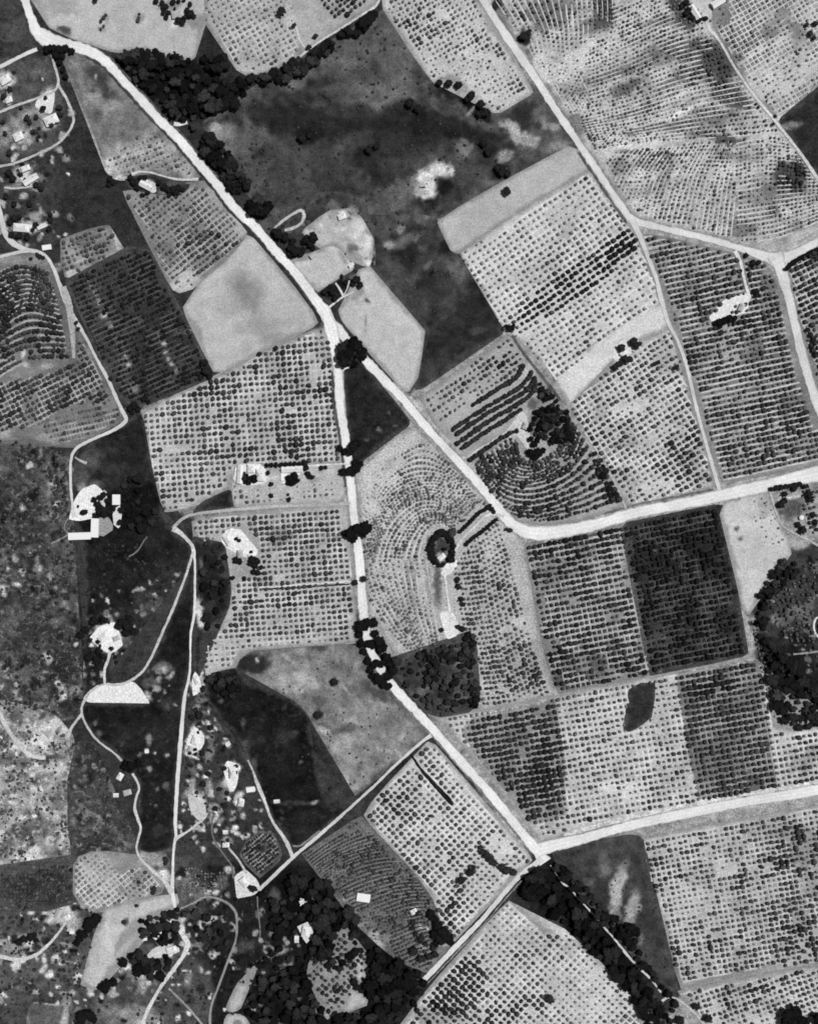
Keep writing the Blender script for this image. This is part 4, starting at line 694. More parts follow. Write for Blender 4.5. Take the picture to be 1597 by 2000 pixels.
sheet('orchard_ground', [(590, 1668), (620, 1650), (660, 1622), (706, 1594), (748, 1642), (796, 1690), (822, 1724), (844, 1755), (846, 1800), (868, 1834), (880, 1848), (860, 1874), (835, 1900), (815, 1895), (770, 1870), (742, 1850), (700, 1810), (680, 1768), (655, 1740), (620, 1705)], 102, ground_mat(0.24, 0.3, 0.35, -3, 4.6, name='dark_rows_ground'),
      'dark finely striped orchard floor around the small white shed at the bottom centre', 'orchard ground', 3.5, 2, nz=16,
      blobs=[b(640, 1655, 6, 12, 0, 150, .5), b(655, 1700, 14, 14, 0, 130, .4), b(690, 1755, 50, 4, 5, 140, .6), b(665, 1762, 12, 5, -40, 170, .7), b(690, 1785, 12, 8, 0, 130, .5), b(710, 1805, 10, 8, 0, 140, .5), b(735, 1835, 10, 22, 40, 185, .7), b(755, 1830, 12, 9, 0, 130, .5), b(810, 1780, 12, 12, 0, 200, .7), b(825, 1818, 16, 9, -20, 205, .75), b(825, 1850, 26, 8, 5, 175, .7), b(815, 1870, 20, 14, 0, 110, .5), b(845, 1866, 14, 8, 0, 150, .4), b(620, 1690, 20, 12, 0, 110, .4), b(870, 1842, 9, 4, 40, 200, .7)])
# centre south
sheet('wood_floor', [(764, 1288), (800, 1282), (820, 1272), (862, 1262), (900, 1252), (922, 1236), (930, 1290), (918, 1312), (932, 1330), (938, 1348), (934, 1368), (918, 1388), (880, 1394), (856, 1402), (846, 1400), (812, 1365), (780, 1325)], 66, M_PAST, 'shaggy dark ground of the little wood east of the road bend', 'wood floor', 3.5, 3, nz=18,
      blobs=[b(825, 1350, 14, 14, 0, 125, .6), b(900, 1360, 14, 12, 0, 105, .6), b(870, 1290, 14, 8, 0, 120, .5), b(832, 1295, 10, 8, 0, 115, .5), b(897, 1298, 8, 4, 10, 205, .7), b(870, 1355, 18, 18, 0, 34, .6)])
sheet('pasture', [(462, 1300), (478, 1280), (500, 1272), (560, 1268), (640, 1262), (690, 1258), (700, 1286), (722, 1320), (748, 1350), (770, 1370), (800, 1402), (834, 1434), (800, 1464), (760, 1500), (700, 1548), (662, 1580), (640, 1586), (634, 1560), (624, 1500), (614, 1440), (602, 1390), (580, 1372), (540, 1352), (505, 1340), (470, 1322)], 124, ground_mat(0.4, 0.22, name='dry_pasture'),
      'mottled grey dry pasture with cloudy pale streaks left of the road bend', 'pasture', 3.5, 3, nz=16,
      blobs=mottles([(462, 1258), (834, 1590)], 110, 5, 20, [85, 95, 145, 165], .45, 15) + strokes([(470, 1260), (820, 1560)], 130, 8, 30, 2.4, [-40, -62, -20], [82, 96, 165, 180], .55, 16) + [b(495, 1292, 36, 22, 0, 44, .9), b(503, 1289, 4, 6, 0, 190, .8), b(575, 1335, 44, 16, -10, 176, .6), b(560, 1310, 20, 12, 0, 140, .4), b(595, 1330, 26, 30, -60, 172, .5), b(585, 1270, 20, 9, 0, 165, .5), b(625, 1266, 16, 6, 0, 55, .6), b(660, 1280, 26, 18, 0, 120, .4), b(654, 1333, 8, 10, -30, 40, .8), b(620, 1370, 16, 12, 0, 70, .6), b(620, 1395, 9, 9, 0, 24, .8), b(700, 1290, 6, 30, -25, 175, .6), b(690, 1300, 10, 30, -30, 90, .4),
             b(735, 1350, 40, 14, -35, 62, .7), b(700, 1350, 20, 10, -20, 80, .5), b(650, 1425, 40, 8, -20, 76, .6), b(680, 1425, 22, 10, 10, 74, .6), b(628, 1428, 14, 12, 0, 180, .6), b(603, 1410, 3, 22, -8, 180, .6), b(660, 1460, 30, 26, -30, 168, .6), b(680, 1500, 26, 40, -10, 150, .5), b(670, 1530, 12, 22, 0, 178, .6), b(635, 1470, 12, 20, 0, 80, .5), b(640, 1545, 10, 20, 0, 140, .5), b(785, 1430, 8, 26, -15, 170, .5), b(760, 1410, 26, 26, 0, 100, .4), b(740, 1390, 30, 12, -20, 140, .4), b(740, 1520, 50, 14, 38, 64, .6), b(665, 1572, 26, 12, 20, 34, .8), b(700, 1390, 26, 26, 0, 140, .3), b(500, 1325, 24, 8, -20, 120, .5)])
sheet('meadow', [(404, 1322), (440, 1312), (462, 1306), (480, 1330), (510, 1345), (545, 1358), (580, 1376), (600, 1394), (604, 1420), (612, 1460), (622, 1520), (634, 1562), (660, 1582), (690, 1560), (700, 1562), (640, 1610), (580, 1655), (556, 1628), (530, 1590), (508, 1535), (488, 1480), (462, 1436), (430, 1400), (408, 1370)], 28, M_DARK,
      'near-black overgrown meadow between the grey dry pasture and the scattered cottages', 'meadow', 3, 3, nz=8,
      blobs=mottles([(404, 1310), (690, 1650)], 90, 3, 10, [16, 40, 52, 60], .6, 51) + [b(500, 1440, 20, 30, 0, 48, .4), b(560, 1440, 26, 14, 20, 62, .5), b(587, 1488, 5, 4, 0, 110, .6), b(475, 1410, 5, 9, 0, 95, .5), b(430, 1372, 5, 4, 0, 110, .6), b(540, 1564, 9, 4, 10, 180, .8), b(614, 1567, 8, 3, 15, 190, .8), b(575, 1568, 40, 5, 0, 72, .6), b(600, 1600, 50, 20, 30, 40, .4), b(473, 1460, 12, 26, -30, 78, .6), b(550, 1600, 6, 5, 0, 90, .5), b(495, 1500, 8, 24, -20, 90, .5)])
# west orchards
sheet('orchard_ground', [(118, 468), (170, 448), (212, 440), (224, 455), (234, 488), (245, 492), (215, 505), (175, 522), (140, 542), (128, 540), (120, 505)], 128, M_ORCH(20, .2, 6), 'small light orchard patch above the dark orchard, east of the white lane', 'orchard ground', 3.5, 2, nz=18,
      blobs=[b(226, 465, 4, 24, 15, 195, .8), b(232, 484, 5, 5, 0, 205, .7), b(215, 500, 26, 3, 22, 180, .7), b(155, 510, 14, 14, 0, 165, .6), b(140, 535, 10, 8, 0, 205, .6), b(160, 528, 26, 5, 22, 175, .6), b(170, 465, 24, 12, 20, 86, .5), b(145, 490, 9, 20, 0, 160, .4)])
sheet('orchard_ground', [(128, 545), (165, 530), (240, 496), (250, 480), (296, 490), (320, 550), (345, 590), (372, 640), (400, 700), (414, 738), (380, 752), (335, 770), (300, 788), (262, 790), (236, 778), (214, 735), (190, 690), (160, 620)], 60, ground_mat(0.22, 0.3, 0.35, 24, 5.8, name='dark_rows_ground_west'),
      'dark orchard floor with two broken bright seams, between the white lane and the pale field', 'orchard ground', 3.5, 2, nz=10,
      blobs=[b(180, 560, 4, 8, 20, 190, .8), b(188, 574, 4, 8, 20, 185, .8), b(196, 590, 4, 9, 20, 170, .7), b(205, 615, 7, 6, 0, 215, .85), b(215, 635, 10, 8, 0, 185, .7), b(222, 655, 5, 9, 20, 170, .7), b(173, 547, 3, 3, 0, 180, .7), b(230, 672, 5, 7, 20, 120, .7), b(246, 698, 5, 5, 0, 200, .7), b(252, 712, 6, 5, 0, 205, .7), b(240, 706, 9, 8, 0, 120, .6),
             b(320, 672, 7, 4, 0, 190, .8), b(324, 688, 5, 5, 0, 190, .7), b(314, 660, 5, 7, 0, 140, .6), b(330, 702, 5, 5, 0, 190, .7), b(338, 712, 6, 5, 0, 200, .7), b(346, 725, 4, 5, 0, 140, .6), b(308, 652, 5, 4, 0, 120, .6), b(356, 750, 5, 5, 0, 150, .5), b(368, 648, 9, 4, 20, 150, .6), b(352, 650, 9, 5, 0, 95, .6), b(262, 758, 14, 10, 20, 150, .6), b(200, 640, 20, 60, 28, 68, .5), b(220, 700, 18, 40, 28, 66, .5), b(240, 660, 12, 30, 30, 70, .4), b(255, 560, 40, 16, 20, 58, .4)])
sheet('orchard_ground', [(-60, 500), (20, 500), (60, 492), (92, 508), (104, 530), (106, 560), (118, 600), (130, 660), (137, 705), (150, 690), (152, 640), (160, 650), (185, 702), (210, 750), (236, 795), (244, 820), (205, 843), (160, 864), (148, 874), (105, 874), (80, 856), (60, 860), (30, 850), (0, 862), (-60, 862)], 116, M_ORCH(12, .16, 6.2, .2),
      'orchard floor of the left edge block whose rows arch and then slant down to the lane', 'orchard ground', 4, 2, nz=14,
      blobs=[b(20, 510, 30, 8, 0, 165, .5), b(80, 505, 30, 10, 0, 150, .5), b(50, 560, 60, 40, 0, 105, .5), b(90, 590, 26, 60, 0, 96, .4), b(45, 690, 5, 12, 0, 215, .8), b(50, 712, 5, 5, 0, 210, .7), b(4, 706, 14, 14, 0, 170, .8), b(92, 714, 16, 7, 15, 170, .7), b(65, 705, 20, 14, 0, 100, .5), b(45, 675, 24, 10, 0, 90, .5), b(34, 642, 9, 5, 0, 170, .6), b(60, 740, 60, 12, 15, 125, .4), b(40, 800, 80, 26, 15, 130, .3), b(10, 845, 16, 16, 0, 165, .7), b(90, 858, 30, 12, -10, 160, .6), b(160, 840, 60, 26, 20, 125, .5), b(100, 870, 16, 5, -20, 100, .4), b(80, 765, 40, 10, 20, 118, .3), b(170, 700, 20, 20, 0, 150, .4)])
# south west plots
sheet('orchard_ground', [(143, 1690), (158, 1672), (185, 1662), (206, 1663), (216, 1680), (232, 1700), (262, 1690), (270, 1668), (300, 1696), (322, 1726), (318, 1742), (290, 1755), (250, 1768), (205, 1775), (180, 1782), (160, 1768), (142, 1745), (144, 1722), (154, 1708)], 160, M_ORCH(38, .12, 5.2),
      'small pale orchard patch with slanting rows beside the lane end at lower left', 'orchard ground', 3.5, 2, nz=8,
      blobs=[b(190, 1715, 44, 44, 0, 178, .6), b(270, 1715, 26, 26, 0, 132, .6), b(305, 1736, 14, 10, 0, 90, .6), b(232, 1684, 10, 8, 0, 90, .6), b(232, 1758, 9, 7, 0, 110, .6), b(240, 1735, 5, 12, 0, 120, .5)])
sheet('fallow_field', [(205, 1775), (250, 1764), (300, 1752), (345, 1745), (350, 1765), (330, 1775), (300, 1785), (270, 1795), (252, 1812), (238, 1830), (230, 1850), (222, 1875), (210, 1906), (195, 1932), (176, 1930), (158, 1922), (168, 1890), (178, 1850), (186, 1822), (200, 1800)], 186, M_SOIL0,
      'narrow pale strip field running down from the lane end at lower left', 'field', 3.5, 2, nz=6,
      blobs=[b(245, 1783, 40, 16, 12, 172, .6), b(245, 1800, 5, 9, 0, 70, .8), b(270, 1768, 5, 3, 0, 70, .7), b(330, 1750, 20, 12, 20, 182, .5), b(185, 1850, 9, 40, 12, 165, .4), b(215, 1850, 10, 50, 14, 205, .5)])
sheet('orchard_ground', [(468, 1668), (480, 1645), (505, 1624), (530, 1622), (542, 1640), (552, 1668), (545, 1682), (520, 1705), (508, 1715), (498, 1700), (482, 1690)], 84, ground_mat(0.2, 0.3, 0.5, 40, 4.6, name='striped_plot_ground'), 'small dark striped plot in the corner between two white lanes', 'plot', 3, 1.5, nz=12)
sheet('orchard_ground', [(655, 1850), (662, 1815), (672, 1806), (682, 1815), (684, 1850), (686, 1866), (690, 1870), (700, 1855), (716, 1860), (718, 1890), (712, 1915), (700, 1925), (690, 1930), (684, 1965), (660, 1975), (640, 1990), (632, 1985), (634, 1955), (610, 1930), (598, 1900), (606, 1875), (628, 1882), (645, 1880), (642, 1865)], 142, M_ORCH(10, .1, 6), 'little orchard glade enclosed by the dark woods at the bottom', 'orchard ground', 3, 2, nz=10,
      blobs=[b(705, 1890, 10, 30, 0, 190, .7), b(612, 1900, 12, 20, 0, 105, .5), b(640, 1985, 12, 8, 0, 170, .6), b(650, 1925, 30, 20, 0, 120, .4)])
sheet('fallow_field', [(684, 1912), (680, 1945), (671, 1976), (676, 1979), (700, 1968), (716, 1963), (718, 1952), (705, 1940), (692, 1935)], 180, M_SOIL0, 'tiny pale triangular clearing against the bottom woods', 'clearing', 2.5, 1, nz=5)
sheet('fallow_field', [(505, 1876), (498, 1892), (484, 1908), (478, 1920), (464, 1920), (456, 1935), (448, 1952), (442, 1972), (455, 1976), (470, 1970), (478, 1950), (484, 1925), (492, 1905), (506, 1885)], 172, M_SOIL0, 'pale club-shaped clearing in the dark bottom woods', 'clearing', 2.5, 1.2, nz=5)
sheet('fallow_field', [(440, 1986), (452, 1980), (475, 1983), (486, 1995), (490, 2030), (438, 2030)], 180, M_SOIL0, 'round pale clearing cut off by the bottom edge', 'clearing', 2.5, 1.2, nz=5, blobs=[b(464, 1998, 10, 6, 0, 110, .7)])
sheet('plot', [(58, 1962), (66, 1956), (100, 1962), (138, 1966), (130, 2040), (46, 2040)], 95, M_PAST, 'grey enclosed plot with pale margins near the bottom left corner', 'plot', 3, 1.5, nz=8,
      blobs=[b(95, 1960, 44, 3, -5, 180, .7), b(128, 1985, 9, 26, 0, 190, .7), b(52, 1985, 3, 26, 12, 150, .6)])

# white trodden yards
def yard(poly, tone, label, amp=3.2, blobs=()):
    return sheet('yard', poly, tone, M_TRACK, label, 'yard', 2.6, amp, nz=6, blobs=blobs)
yard([(180, 1347), (207, 1337), (240, 1338), (264, 1334), (276, 1346), (282, 1362), (292, 1374), (284, 1374), (272, 1370), (168, 1370)], 226, 'bright white trapezoid yard in the angle of the lanes, left of centre')
yard([(137, 1010), (141, 990), (150, 975), (160, 958), (172, 948), (182, 945), (200, 955), (206, 962), (190, 970), (182, 985), (186, 1000), (182, 1012), (150, 1014), (136, 1014)], 232, 'white farmyard with dark trees at the end of the left lane')
yard([(198, 958), (210, 962), (206, 990), (198, 985)], 200, 'small white patch between the farm trees west of the dark meadow')
yard([(222, 1000), (234, 988), (236, 1015), (232, 1030), (224, 1024), (228, 1012)], 215, 'narrow white strip beside the square white house')
yard([(195, 1012), (215, 1012), (220, 1036), (210, 1042), (196, 1048)], 150, 'grey checkered garden court inside the walled farm')
yard([(862, 1120), (872, 1100), (880, 1096), (893, 1094), (892, 1104), (884, 1112), (876, 1122)], 224, 'white turning yard at the foot of the ringed garden')
yard([(858, 1200), (878, 1196), (892, 1210), (896, 1235), (884, 1246), (872, 1246), (868, 1230)], 224, 'white patch at the lower end of the garden drive')
yard([(1388, 628), (1388, 616), (1404, 606), (1412, 588), (1430, 584), (1446, 580), (1462, 570), (1466, 582), (1456, 590), (1452, 604), (1456, 612), (1446, 612), (1440, 596), (1434, 596), (1428, 612), (1410, 622)], 222, 'branching white farmyard in the striped orchard at the right')
yard([(1196, 688), (1206, 672), (1222, 664), (1244, 664), (1250, 672), (1238, 682), (1226, 690), (1216, 704), (1204, 704)], 214, 'white trodden yard among shrubs in the pale strip')
yard([(1012, 812), (1022, 802), (1028, 812), (1022, 840), (1030, 860), (1040, 874), (1030, 882), (1016, 862), (1004, 838)], 196, 'grey trodden clearing on the orchard hillock')
yard([(435, 1058), (438, 1040), (452, 1034), (470, 1036), (478, 1052), (496, 1064), (502, 1078), (496, 1090), (484, 1090), (480, 1076), (462, 1070), (448, 1072)], 226, 'white crescent farmyard at the west end of the split orchard')
yard([(474, 1702), (482, 1702), (500, 1716), (508, 1735), (498, 1745), (478, 1752), (466, 1754), (462, 1738), (458, 1712), (472, 1708)], 212, 'white yard with one round tree where the diagonal lane ends')
yard([(582, 1808), (590, 1804), (602, 1803), (606, 1797), (614, 1806), (606, 1818), (608, 1832), (598, 1843), (592, 1836), (592, 1820)], 214, 'white clearing shaped like a bone in the bottom woods')
yard([(587, 1755), (600, 1757), (592, 1766), (587, 1770)], 228, 'tiny white clearing at the top of the bottom woods')
yard([(440, 1490), (452, 1488), (466, 1498), (464, 1520), (460, 1535), (450, 1545), (444, 1530)], 226, 'white cottage yard left of the near-black meadow')
yard([(374, 1425), (388, 1424), (396, 1440), (394, 1458), (382, 1470), (368, 1466), (366, 1445)], 226, 'white lot on the right of the long straight lane')
yard([(380, 1312), (388, 1320), (394, 1345), (398, 1352), (386, 1350), (376, 1358), (378, 1335)], 224, 'small white lot where the long lane narrows')
yard([(370, 1550), (380, 1555), (398, 1572), (402, 1592), (390, 1600), (376, 1592), (370, 1570)], 196, 'pale lot beside the short spur of the long lane')
yard([(202, 1222), (222, 1216), (230, 1216), (226, 1232), (240, 1258), (232, 1268), (218, 1278), (208, 1270), (196, 1266), (206, 1250), (198, 1238), (182, 1252), (176, 1245), (188, 1230)], 228, 'irregular white yard of the tree-dotted farm left of centre')
yard([(270, 360), (288, 352), (292, 362), (302, 360), (305, 376), (292, 376), (280, 366)], 205, 'white yard beside the small house west of the main road')
yard([(288, 1872), (300, 1856), (318, 1850), (322, 1842), (330, 1850), (345, 1848), (352, 1858), (330, 1866), (318, 1862), (300, 1872)], 205, 'pale curving yard by the lower left lane')
yard([(1349, 12), (1352, -20), (1384, -20), (1386, 16), (1384, 40), (1388, 62), (1372, 62), (1376, 30), (1364, 14)], 190, 'pale farm court between two white barns at the top right')
yard([(84, 190), (96, 182), (108, 172), (106, 200), (98, 222), (86, 215), (70, 205)], 218, 'white patch with one dark tree on the upper left estate')
yard([(455, 932), (462, 912), (470, 906), (486, 910), (500, 906), (516, 914), (520, 940), (500, 946), (476, 948), (464, 942)], 222, 'white court of the western farm group beside the split lane')
yard([(548, 940), (550, 915), (562, 912), (590, 912), (592, 922), (570, 926), (562, 940)], 222, 'white court of the eastern farm group in the farmstead plot')
# ------------------------------------------------------------------ roads, lanes, tracks
def verge(pts, w, tone, label):
    ribbon('verge', pts, w, tone, label, 'verge', mat=M_PAST, edge=0.35, wob=1.6, nz=16, clear=False)
def off(pts, d):
    a = np.array(pts, float); t = np.gradient(a, axis=0); t /= np.linalg.norm(t, axis=1)[:, None]
    return [tuple(p) for p in a + np.stack([-t[:, 1], t[:, 0]], 1) * d]

main_n = [(44, -30), (52, 8), (62, 36), (72, 60), (92, 76), (125, 86), (175, 100), (207, 120), (232, 147), (272, 190), (312, 235), (350, 272), (399, 332), (425, 362), (462, 410), (500, 445), (540, 492), (575, 530), (607, 573), (634, 610), (650, 640)]
main_s = [(636, 612), (646, 640), (654, 680), (660, 725), (665, 799), (672, 838), (676, 870), (680, 900), (686, 950), (692, 1020), (700, 1075), (704, 1125), (710, 1199), (716, 1240), (727, 1277), (746, 1310), (767, 1340), (800, 1376), (850, 1430), (900, 1487), (950, 1542), (990, 1590), (1025, 1634), (1050, 1664), (1064, 1684)]
main_e = [(640, 622), (660, 642), (685, 674), (715, 705), (750, 742), (790, 783), (825, 826), (862, 867), (900, 907), (937, 948), (960, 976), (980, 1003), (1000, 1024), (1022, 1037), (1050, 1042), (1100, 1037), (1160, 1025), (1247, 1000), (1322, 986), (1397, 970), (1460, 956), (1530, 940), (1600, 924), (1680, 908)]
upper = [(928, -30), (943, 0), (975, 50), (1012, 105), (1050, 160), (1087, 218), (1137, 292), (1170, 340), (1201, 387), (1232, 430)]
upper_e = [(1228, 424), (1246, 434), (1272, 441), (1347, 458), (1397, 471), (1447, 486), (1497, 502), (1525, 508), (1560, 494), (1600, 473), (1680, 434)]
fork_s = [(1512, 498), (1523, 525), (1539, 580), (1552, 637), (1567, 700), (1585, 760), (1600, 800), (1650, 900)]
lane_o = [(1234, 430), (1250, 465), (1266, 505), (1281, 545), (1291, 587), (1305, 632), (1322, 665), (1340, 715), (1358, 792), (1374, 852), (1388, 902), (1404, 958)]
low_e = [(1052, 1660), (1085, 1650), (1137, 1638), (1200, 1620), (1270, 1603), (1347, 1587), (1447, 1567), (1547, 1551), (1597, 1542), (1690, 1524)]
low_sw = [(1058, 1676), (1045, 1687), (1012, 1713), (975, 1755), (937, 1800), (900, 1838), (862, 1878), (828, 1914)]
diag = [(842, 1436), (830, 1444), (799, 1470), (762, 1504), (725, 1540), (660, 1599), (615, 1638), (575, 1672), (540, 1705), (506, 1738)]
west = [(-20, 350), (-6, 390), (4, 430), (12, 458), (28, 476), (50, 487), (75, 492), (92, 502), (104, 522), (116, 552), (130, 592), (150, 628), (170, 662), (190, 702), (212, 742), (228, 778), (240, 804), (247, 820), (232, 834), (212, 845), (175, 861), (149, 877), (139, 900), (139, 950), (142, 985), (146, 1010)]

verge(off(main_n[6:], 11), 5, 66, 'dark ditch along the south side of the main diagonal road')
verge(off(main_n[6:14], -11), 4, 90, 'grey verge on the wooded side of the main diagonal road')
verge(off(main_s[3:9], 11), 5, 88, 'grey verge west of the straight south road')
verge(off(main_e[5:10], -13), 8, 176, 'pale shoulder northeast of the right arm of the fork')
verge(off(main_e[5:10], 12), 6, 140, 'grey shoulder southwest of the right arm of the fork')
verge([(1180, 1004), (1247, 984), (1322, 970), (1392, 956)], 4, 110, 'thin grey ditch above the curving eastern road')
verge(off(upper[6:], 10), 5, 90, 'dark ditch left of the upper road where it nears its bend')
verge(off(low_sw[2:], -9), 3, 130, 'thin grey rut beside the lower slanting lane')
verge(off(main_s[17:23], 10), 4, 120, 'grey ditch left of the lower stretch of the south road')
verge([(1100, 1631), (1200, 1604), (1347, 1571), (1597, 1527), (1680, 1512)], 9, 205, 'pale shoulder above the bottom right road')

ribbon('road', upper, [15, 15, 15, 15, 14, 14, 13, 13, 13, 14], 214, 'pale straight dirt road running down the upper middle to the eastern bend')
ribbon('road', upper_e, [14, 15, 14, 13, 13, 14, 20, 30, 22, 18, 18], 216, 'pale dirt road heading east from the bend to the right edge')
ribbon('road', fork_s, [30, 22, 17, 17, 18, 17, 17, 17], 210, 'pale dirt road running south along the right edge from the fork')
ribbon('lane', lane_o, [16, 12, 9, 9, 11, 9, 8, 8, 8, 8, 8, 10], 202, 'narrow straight lane between the sunny orchard and the striped block', 'lane')
ribbon('road', main_e, [10, 16, 17, 17, 17, 16, 16, 15, 16, 17, 17, 20, 22, 26, 26, 24, 22, 21, 21, 22, 24, 27, 29, 29], 226, 'broad pale road from the fork to the right edge, with a wide bend')
ribbon('road', main_n, [14, 15, 15, 20, 30, 22, 19, 18, 17, 17, 17, 17, 17, 17, 17, 17, 17, 17, 18, 22, 20], 228, 'bright main road slanting from the top left corner to the fork')
ribbon('road', main_s, [14, 24, 20, 16, 16, 16, 15, 15, 15, 15, 17, 17, 17, 17, 15, 17, 18, 17, 17, 17, 17, 17, 17, 20, 26], 230, 'bright road running south from the fork past the roadside trees to the lower crossroads')
ribbon('road', low_e, [24, 22, 20, 19, 19, 19, 20, 21, 22, 22], 226, 'bright road from the lower crossroads to the right edge')
ribbon('lane', low_sw, [16, 13, 11, 11, 11, 12, 13, 12], 214, 'pale lane slanting down to the bottom woods from the lower crossroads', 'lane')
ribbon('lane', diag, [10, 7, 6, 6, 6, 7, 8, 8, 9, 8], 204, 'thin straight lane slanting down left from the south road to the white yard', 'lane')
ribbon('lane', west, [10, 10, 12, 13, 13, 12, 9, 8, 8, 9, 10, 9, 8, 6, 7, 10, 9, 8, 9, 8, 7, 7, 7, 6, 6, 6, 10], 204, 'winding pale lane of the upper left ending in a hook at the walled farm', 'lane')
ribbon('track', [(124, 560), (136, 600), (142, 650), (145, 700)], [14, 18, 12, 6], 172, 'pale trodden strip left of the winding lane', 'track', mat=M_TRACK, clear=True)
ribbon('lane', [(56, 490), (30, 494), (0, 502), (-40, 512)], [9, 8, 7, 7], 196, 'short pale lane leaving the left edge below the walled cottage', 'lane')
ribbon('lane', [(-30, 136), (0, 131), (22, 120), (48, 107), (73, 96)], 9, 214, 'short bright lane entering at the top left edge', 'lane')
ribbon('track', [(102, 108), (107, 128), (113, 148), (114, 166), (100, 182), (62, 196), (30, 207), (0, 219), (-30, 228)], 6, 186, 'thin pale track through the upper left estate', 'track', mat=M_TRACK)
ribbon('track', [(114, 166), (123, 180), (133, 198), (142, 222), (144, 238), (134, 259), (110, 283), (70, 303), (25, 320), (-30, 330)], 6, 184, 'thin pale track curving round the upper left estate', 'track', mat=M_TRACK)
ribbon('track', [(10, 366), (28, 368), (52, 366), (70, 362)], 5, 190, 'little pale path below the estate cottages', 'path', mat=M_TRACK)
ribbon('driveway', [(388, 350), (350, 351), (322, 345), (295, 337), (272, 336), (258, 341)], [7, 5, 4, 4, 5, 9], 196, 'thin drive from the main road to the small house in the dark plot', 'driveway', mat=M_TRACK)
ribbon('driveway', [(340, 242), (352, 243), (366, 239)], [10, 8, 7], 222, 'short white stub of a drive into the wooded belt', 'driveway', mat=M_TRACK)
ribbon('track', [(746, -20), (736, 9), (712, 26), (662, 58), (625, 81), (592, 106), (578, 120)], [9, 6, 5, 5, 5, 5, 4], 196, 'thin pale track between the top orchard and its hedgerow', 'track', mat=M_TRACK)
ribbon('track', [(576, 48), (581, 62), (585, 78), (595, 93)], 4, 200, 'short pale path dropping through the top orchard', 'path', mat=M_TRACK)
ribbon('field_lane', [(338, 1032), (349, 1020), (362, 1010), (378, 1005), (400, 1001), (475, 994), (560, 988), (640, 986), (684, 982)], [9, 8, 7, 6, 7, 8, 8, 8, 9], 176, 'field lane joining the straight south road to the meadow gate', 'lane', mat=M_TRACK)
ribbon('lane', [(338, 1032), (352, 1040), (364, 1052), (376, 1066), (378, 1078)], [12, 9, 7, 9, 8], 202, 'short pale lane bending south from the meadow gate', 'lane', mat=M_TRACK)
ribbon('lane', [(378, 1072), (381, 1100), (381, 1140), (380, 1199), (373, 1237), (372, 1290), (370, 1320), (361, 1362), (356, 1412), (352, 1462), (347, 1525), (343, 1600), (344, 1630), (340, 1655), (338, 1700), (337, 1740), (343, 1774)], [8, 5, 5, 6, 5, 4, 5, 8, 10, 11, 9, 8, 7, 6, 6, 10, 6], 220, 'long nearly straight white lane down the lower left third', 'lane')
ribbon('lane', [(378, 1076), (368, 1110), (355, 1147), (334, 1199), (317, 1237), (298, 1280), (278, 1312), (252, 1331), (228, 1338), (206, 1336), (182, 1347), (164, 1371), (160, 1390), (170, 1417), (190, 1445), (225, 1472), (243, 1491)], [6, 6, 6, 6, 6, 6, 6, 6, 5, 5, 5, 6, 6, 5, 5, 5, 5], 194, 'curving thin lane from the fork past the white trapezoid yard', 'lane', mat=M_TRACK)
ribbon('lane', [(259, 1511), (266, 1522), (272, 1540), (266, 1560), (264, 1580), (270, 1600), (275, 1617), (270, 1640), (267, 1656), (274, 1675), (295, 1697), (322, 1722), (336, 1745)], [6, 5, 5, 6, 8, 7, 5, 5, 4, 6, 7, 9, 12], 204, 'winding thin lane dropping to the lane end at lower left', 'lane', mat=M_TRACK)
ribbon('driveway', [(205, 1336), (205, 1308), (212, 1288), (216, 1270)], [6, 6, 6, 8], 206, 'short drive up to the tree-dotted farm', 'driveway', mat=M_TRACK)
ribbon('track', [(161, 1394), (150, 1408), (140, 1422), (132, 1440)], [8, 6, 6, 9], 186, 'short track from the lane down to the stony scrubland', 'track', mat=M_TRACK)
ribbon('lane', [(-20, 1350), (0, 1392), (15, 1422), (38, 1454), (62, 1476), (90, 1480)], [10, 10, 11, 11, 11, 8], 196, 'pale lane crossing the stony scrubland from the left edge', 'lane', mat=M_TRACK)
ribbon('lane', [(343, 1640), (352, 1632), (364, 1626), (382, 1612), (398, 1600), (405, 1588)], [9, 8, 5, 5, 5, 5], 200, 'short spur climbing right from the long white lane', 'lane', mat=M_TRACK)
ribbon('lane', [(-40, 1858), (0, 1867), (37, 1874), (70, 1865), (95, 1845), (115, 1822), (130, 1800)], [10, 10, 9, 8, 7, 6, 5], 206, 'pale curved lane entering from the lower left edge', 'lane', mat=M_TRACK)
ribbon('lane', [(348, 1808), (356, 1824), (366, 1840), (361, 1862), (346, 1884), (332, 1903), (316, 1925), (300, 1952), (286, 1980), (268, 2030)], [8, 9, 12, 10, 8, 9, 8, 8, 9, 9], 208, 'bright lane leaving through the bottom edge at lower left', 'lane', mat=M_TRACK)
ribbon('track', [(330, 1930), (346, 1946), (364, 1964), (390, 1994), (410, 2020)], 5, 150, 'faint grey track forking off the lower left lane', 'track', mat=M_TRACK)
ribbon('track', [(350, 1775), (375, 1765), (400, 1752), (425, 1755), (448, 1766), (461, 1784), (463, 1810), (460, 1838), (448, 1870), (438, 1896), (425, 1932), (412, 1970), (410, 2030)], [5, 4, 5, 5, 6, 6, 6, 5, 5, 5, 5, 6, 5], 142, 'faint grey track looping through the dark ground at the bottom', 'track', mat=M_TRACK)
ribbon('lane', [(484, 1484), (494, 1505), (502, 1528), (510, 1548), (520, 1572), (529, 1597), (540, 1616), (552, 1632), (562, 1650), (572, 1674)], [4, 4, 8, 9, 6, 6, 7, 8, 9, 8], 200, 'pale lane dropping past the near-black meadow to the slanting lane', 'lane', mat=M_TRACK)
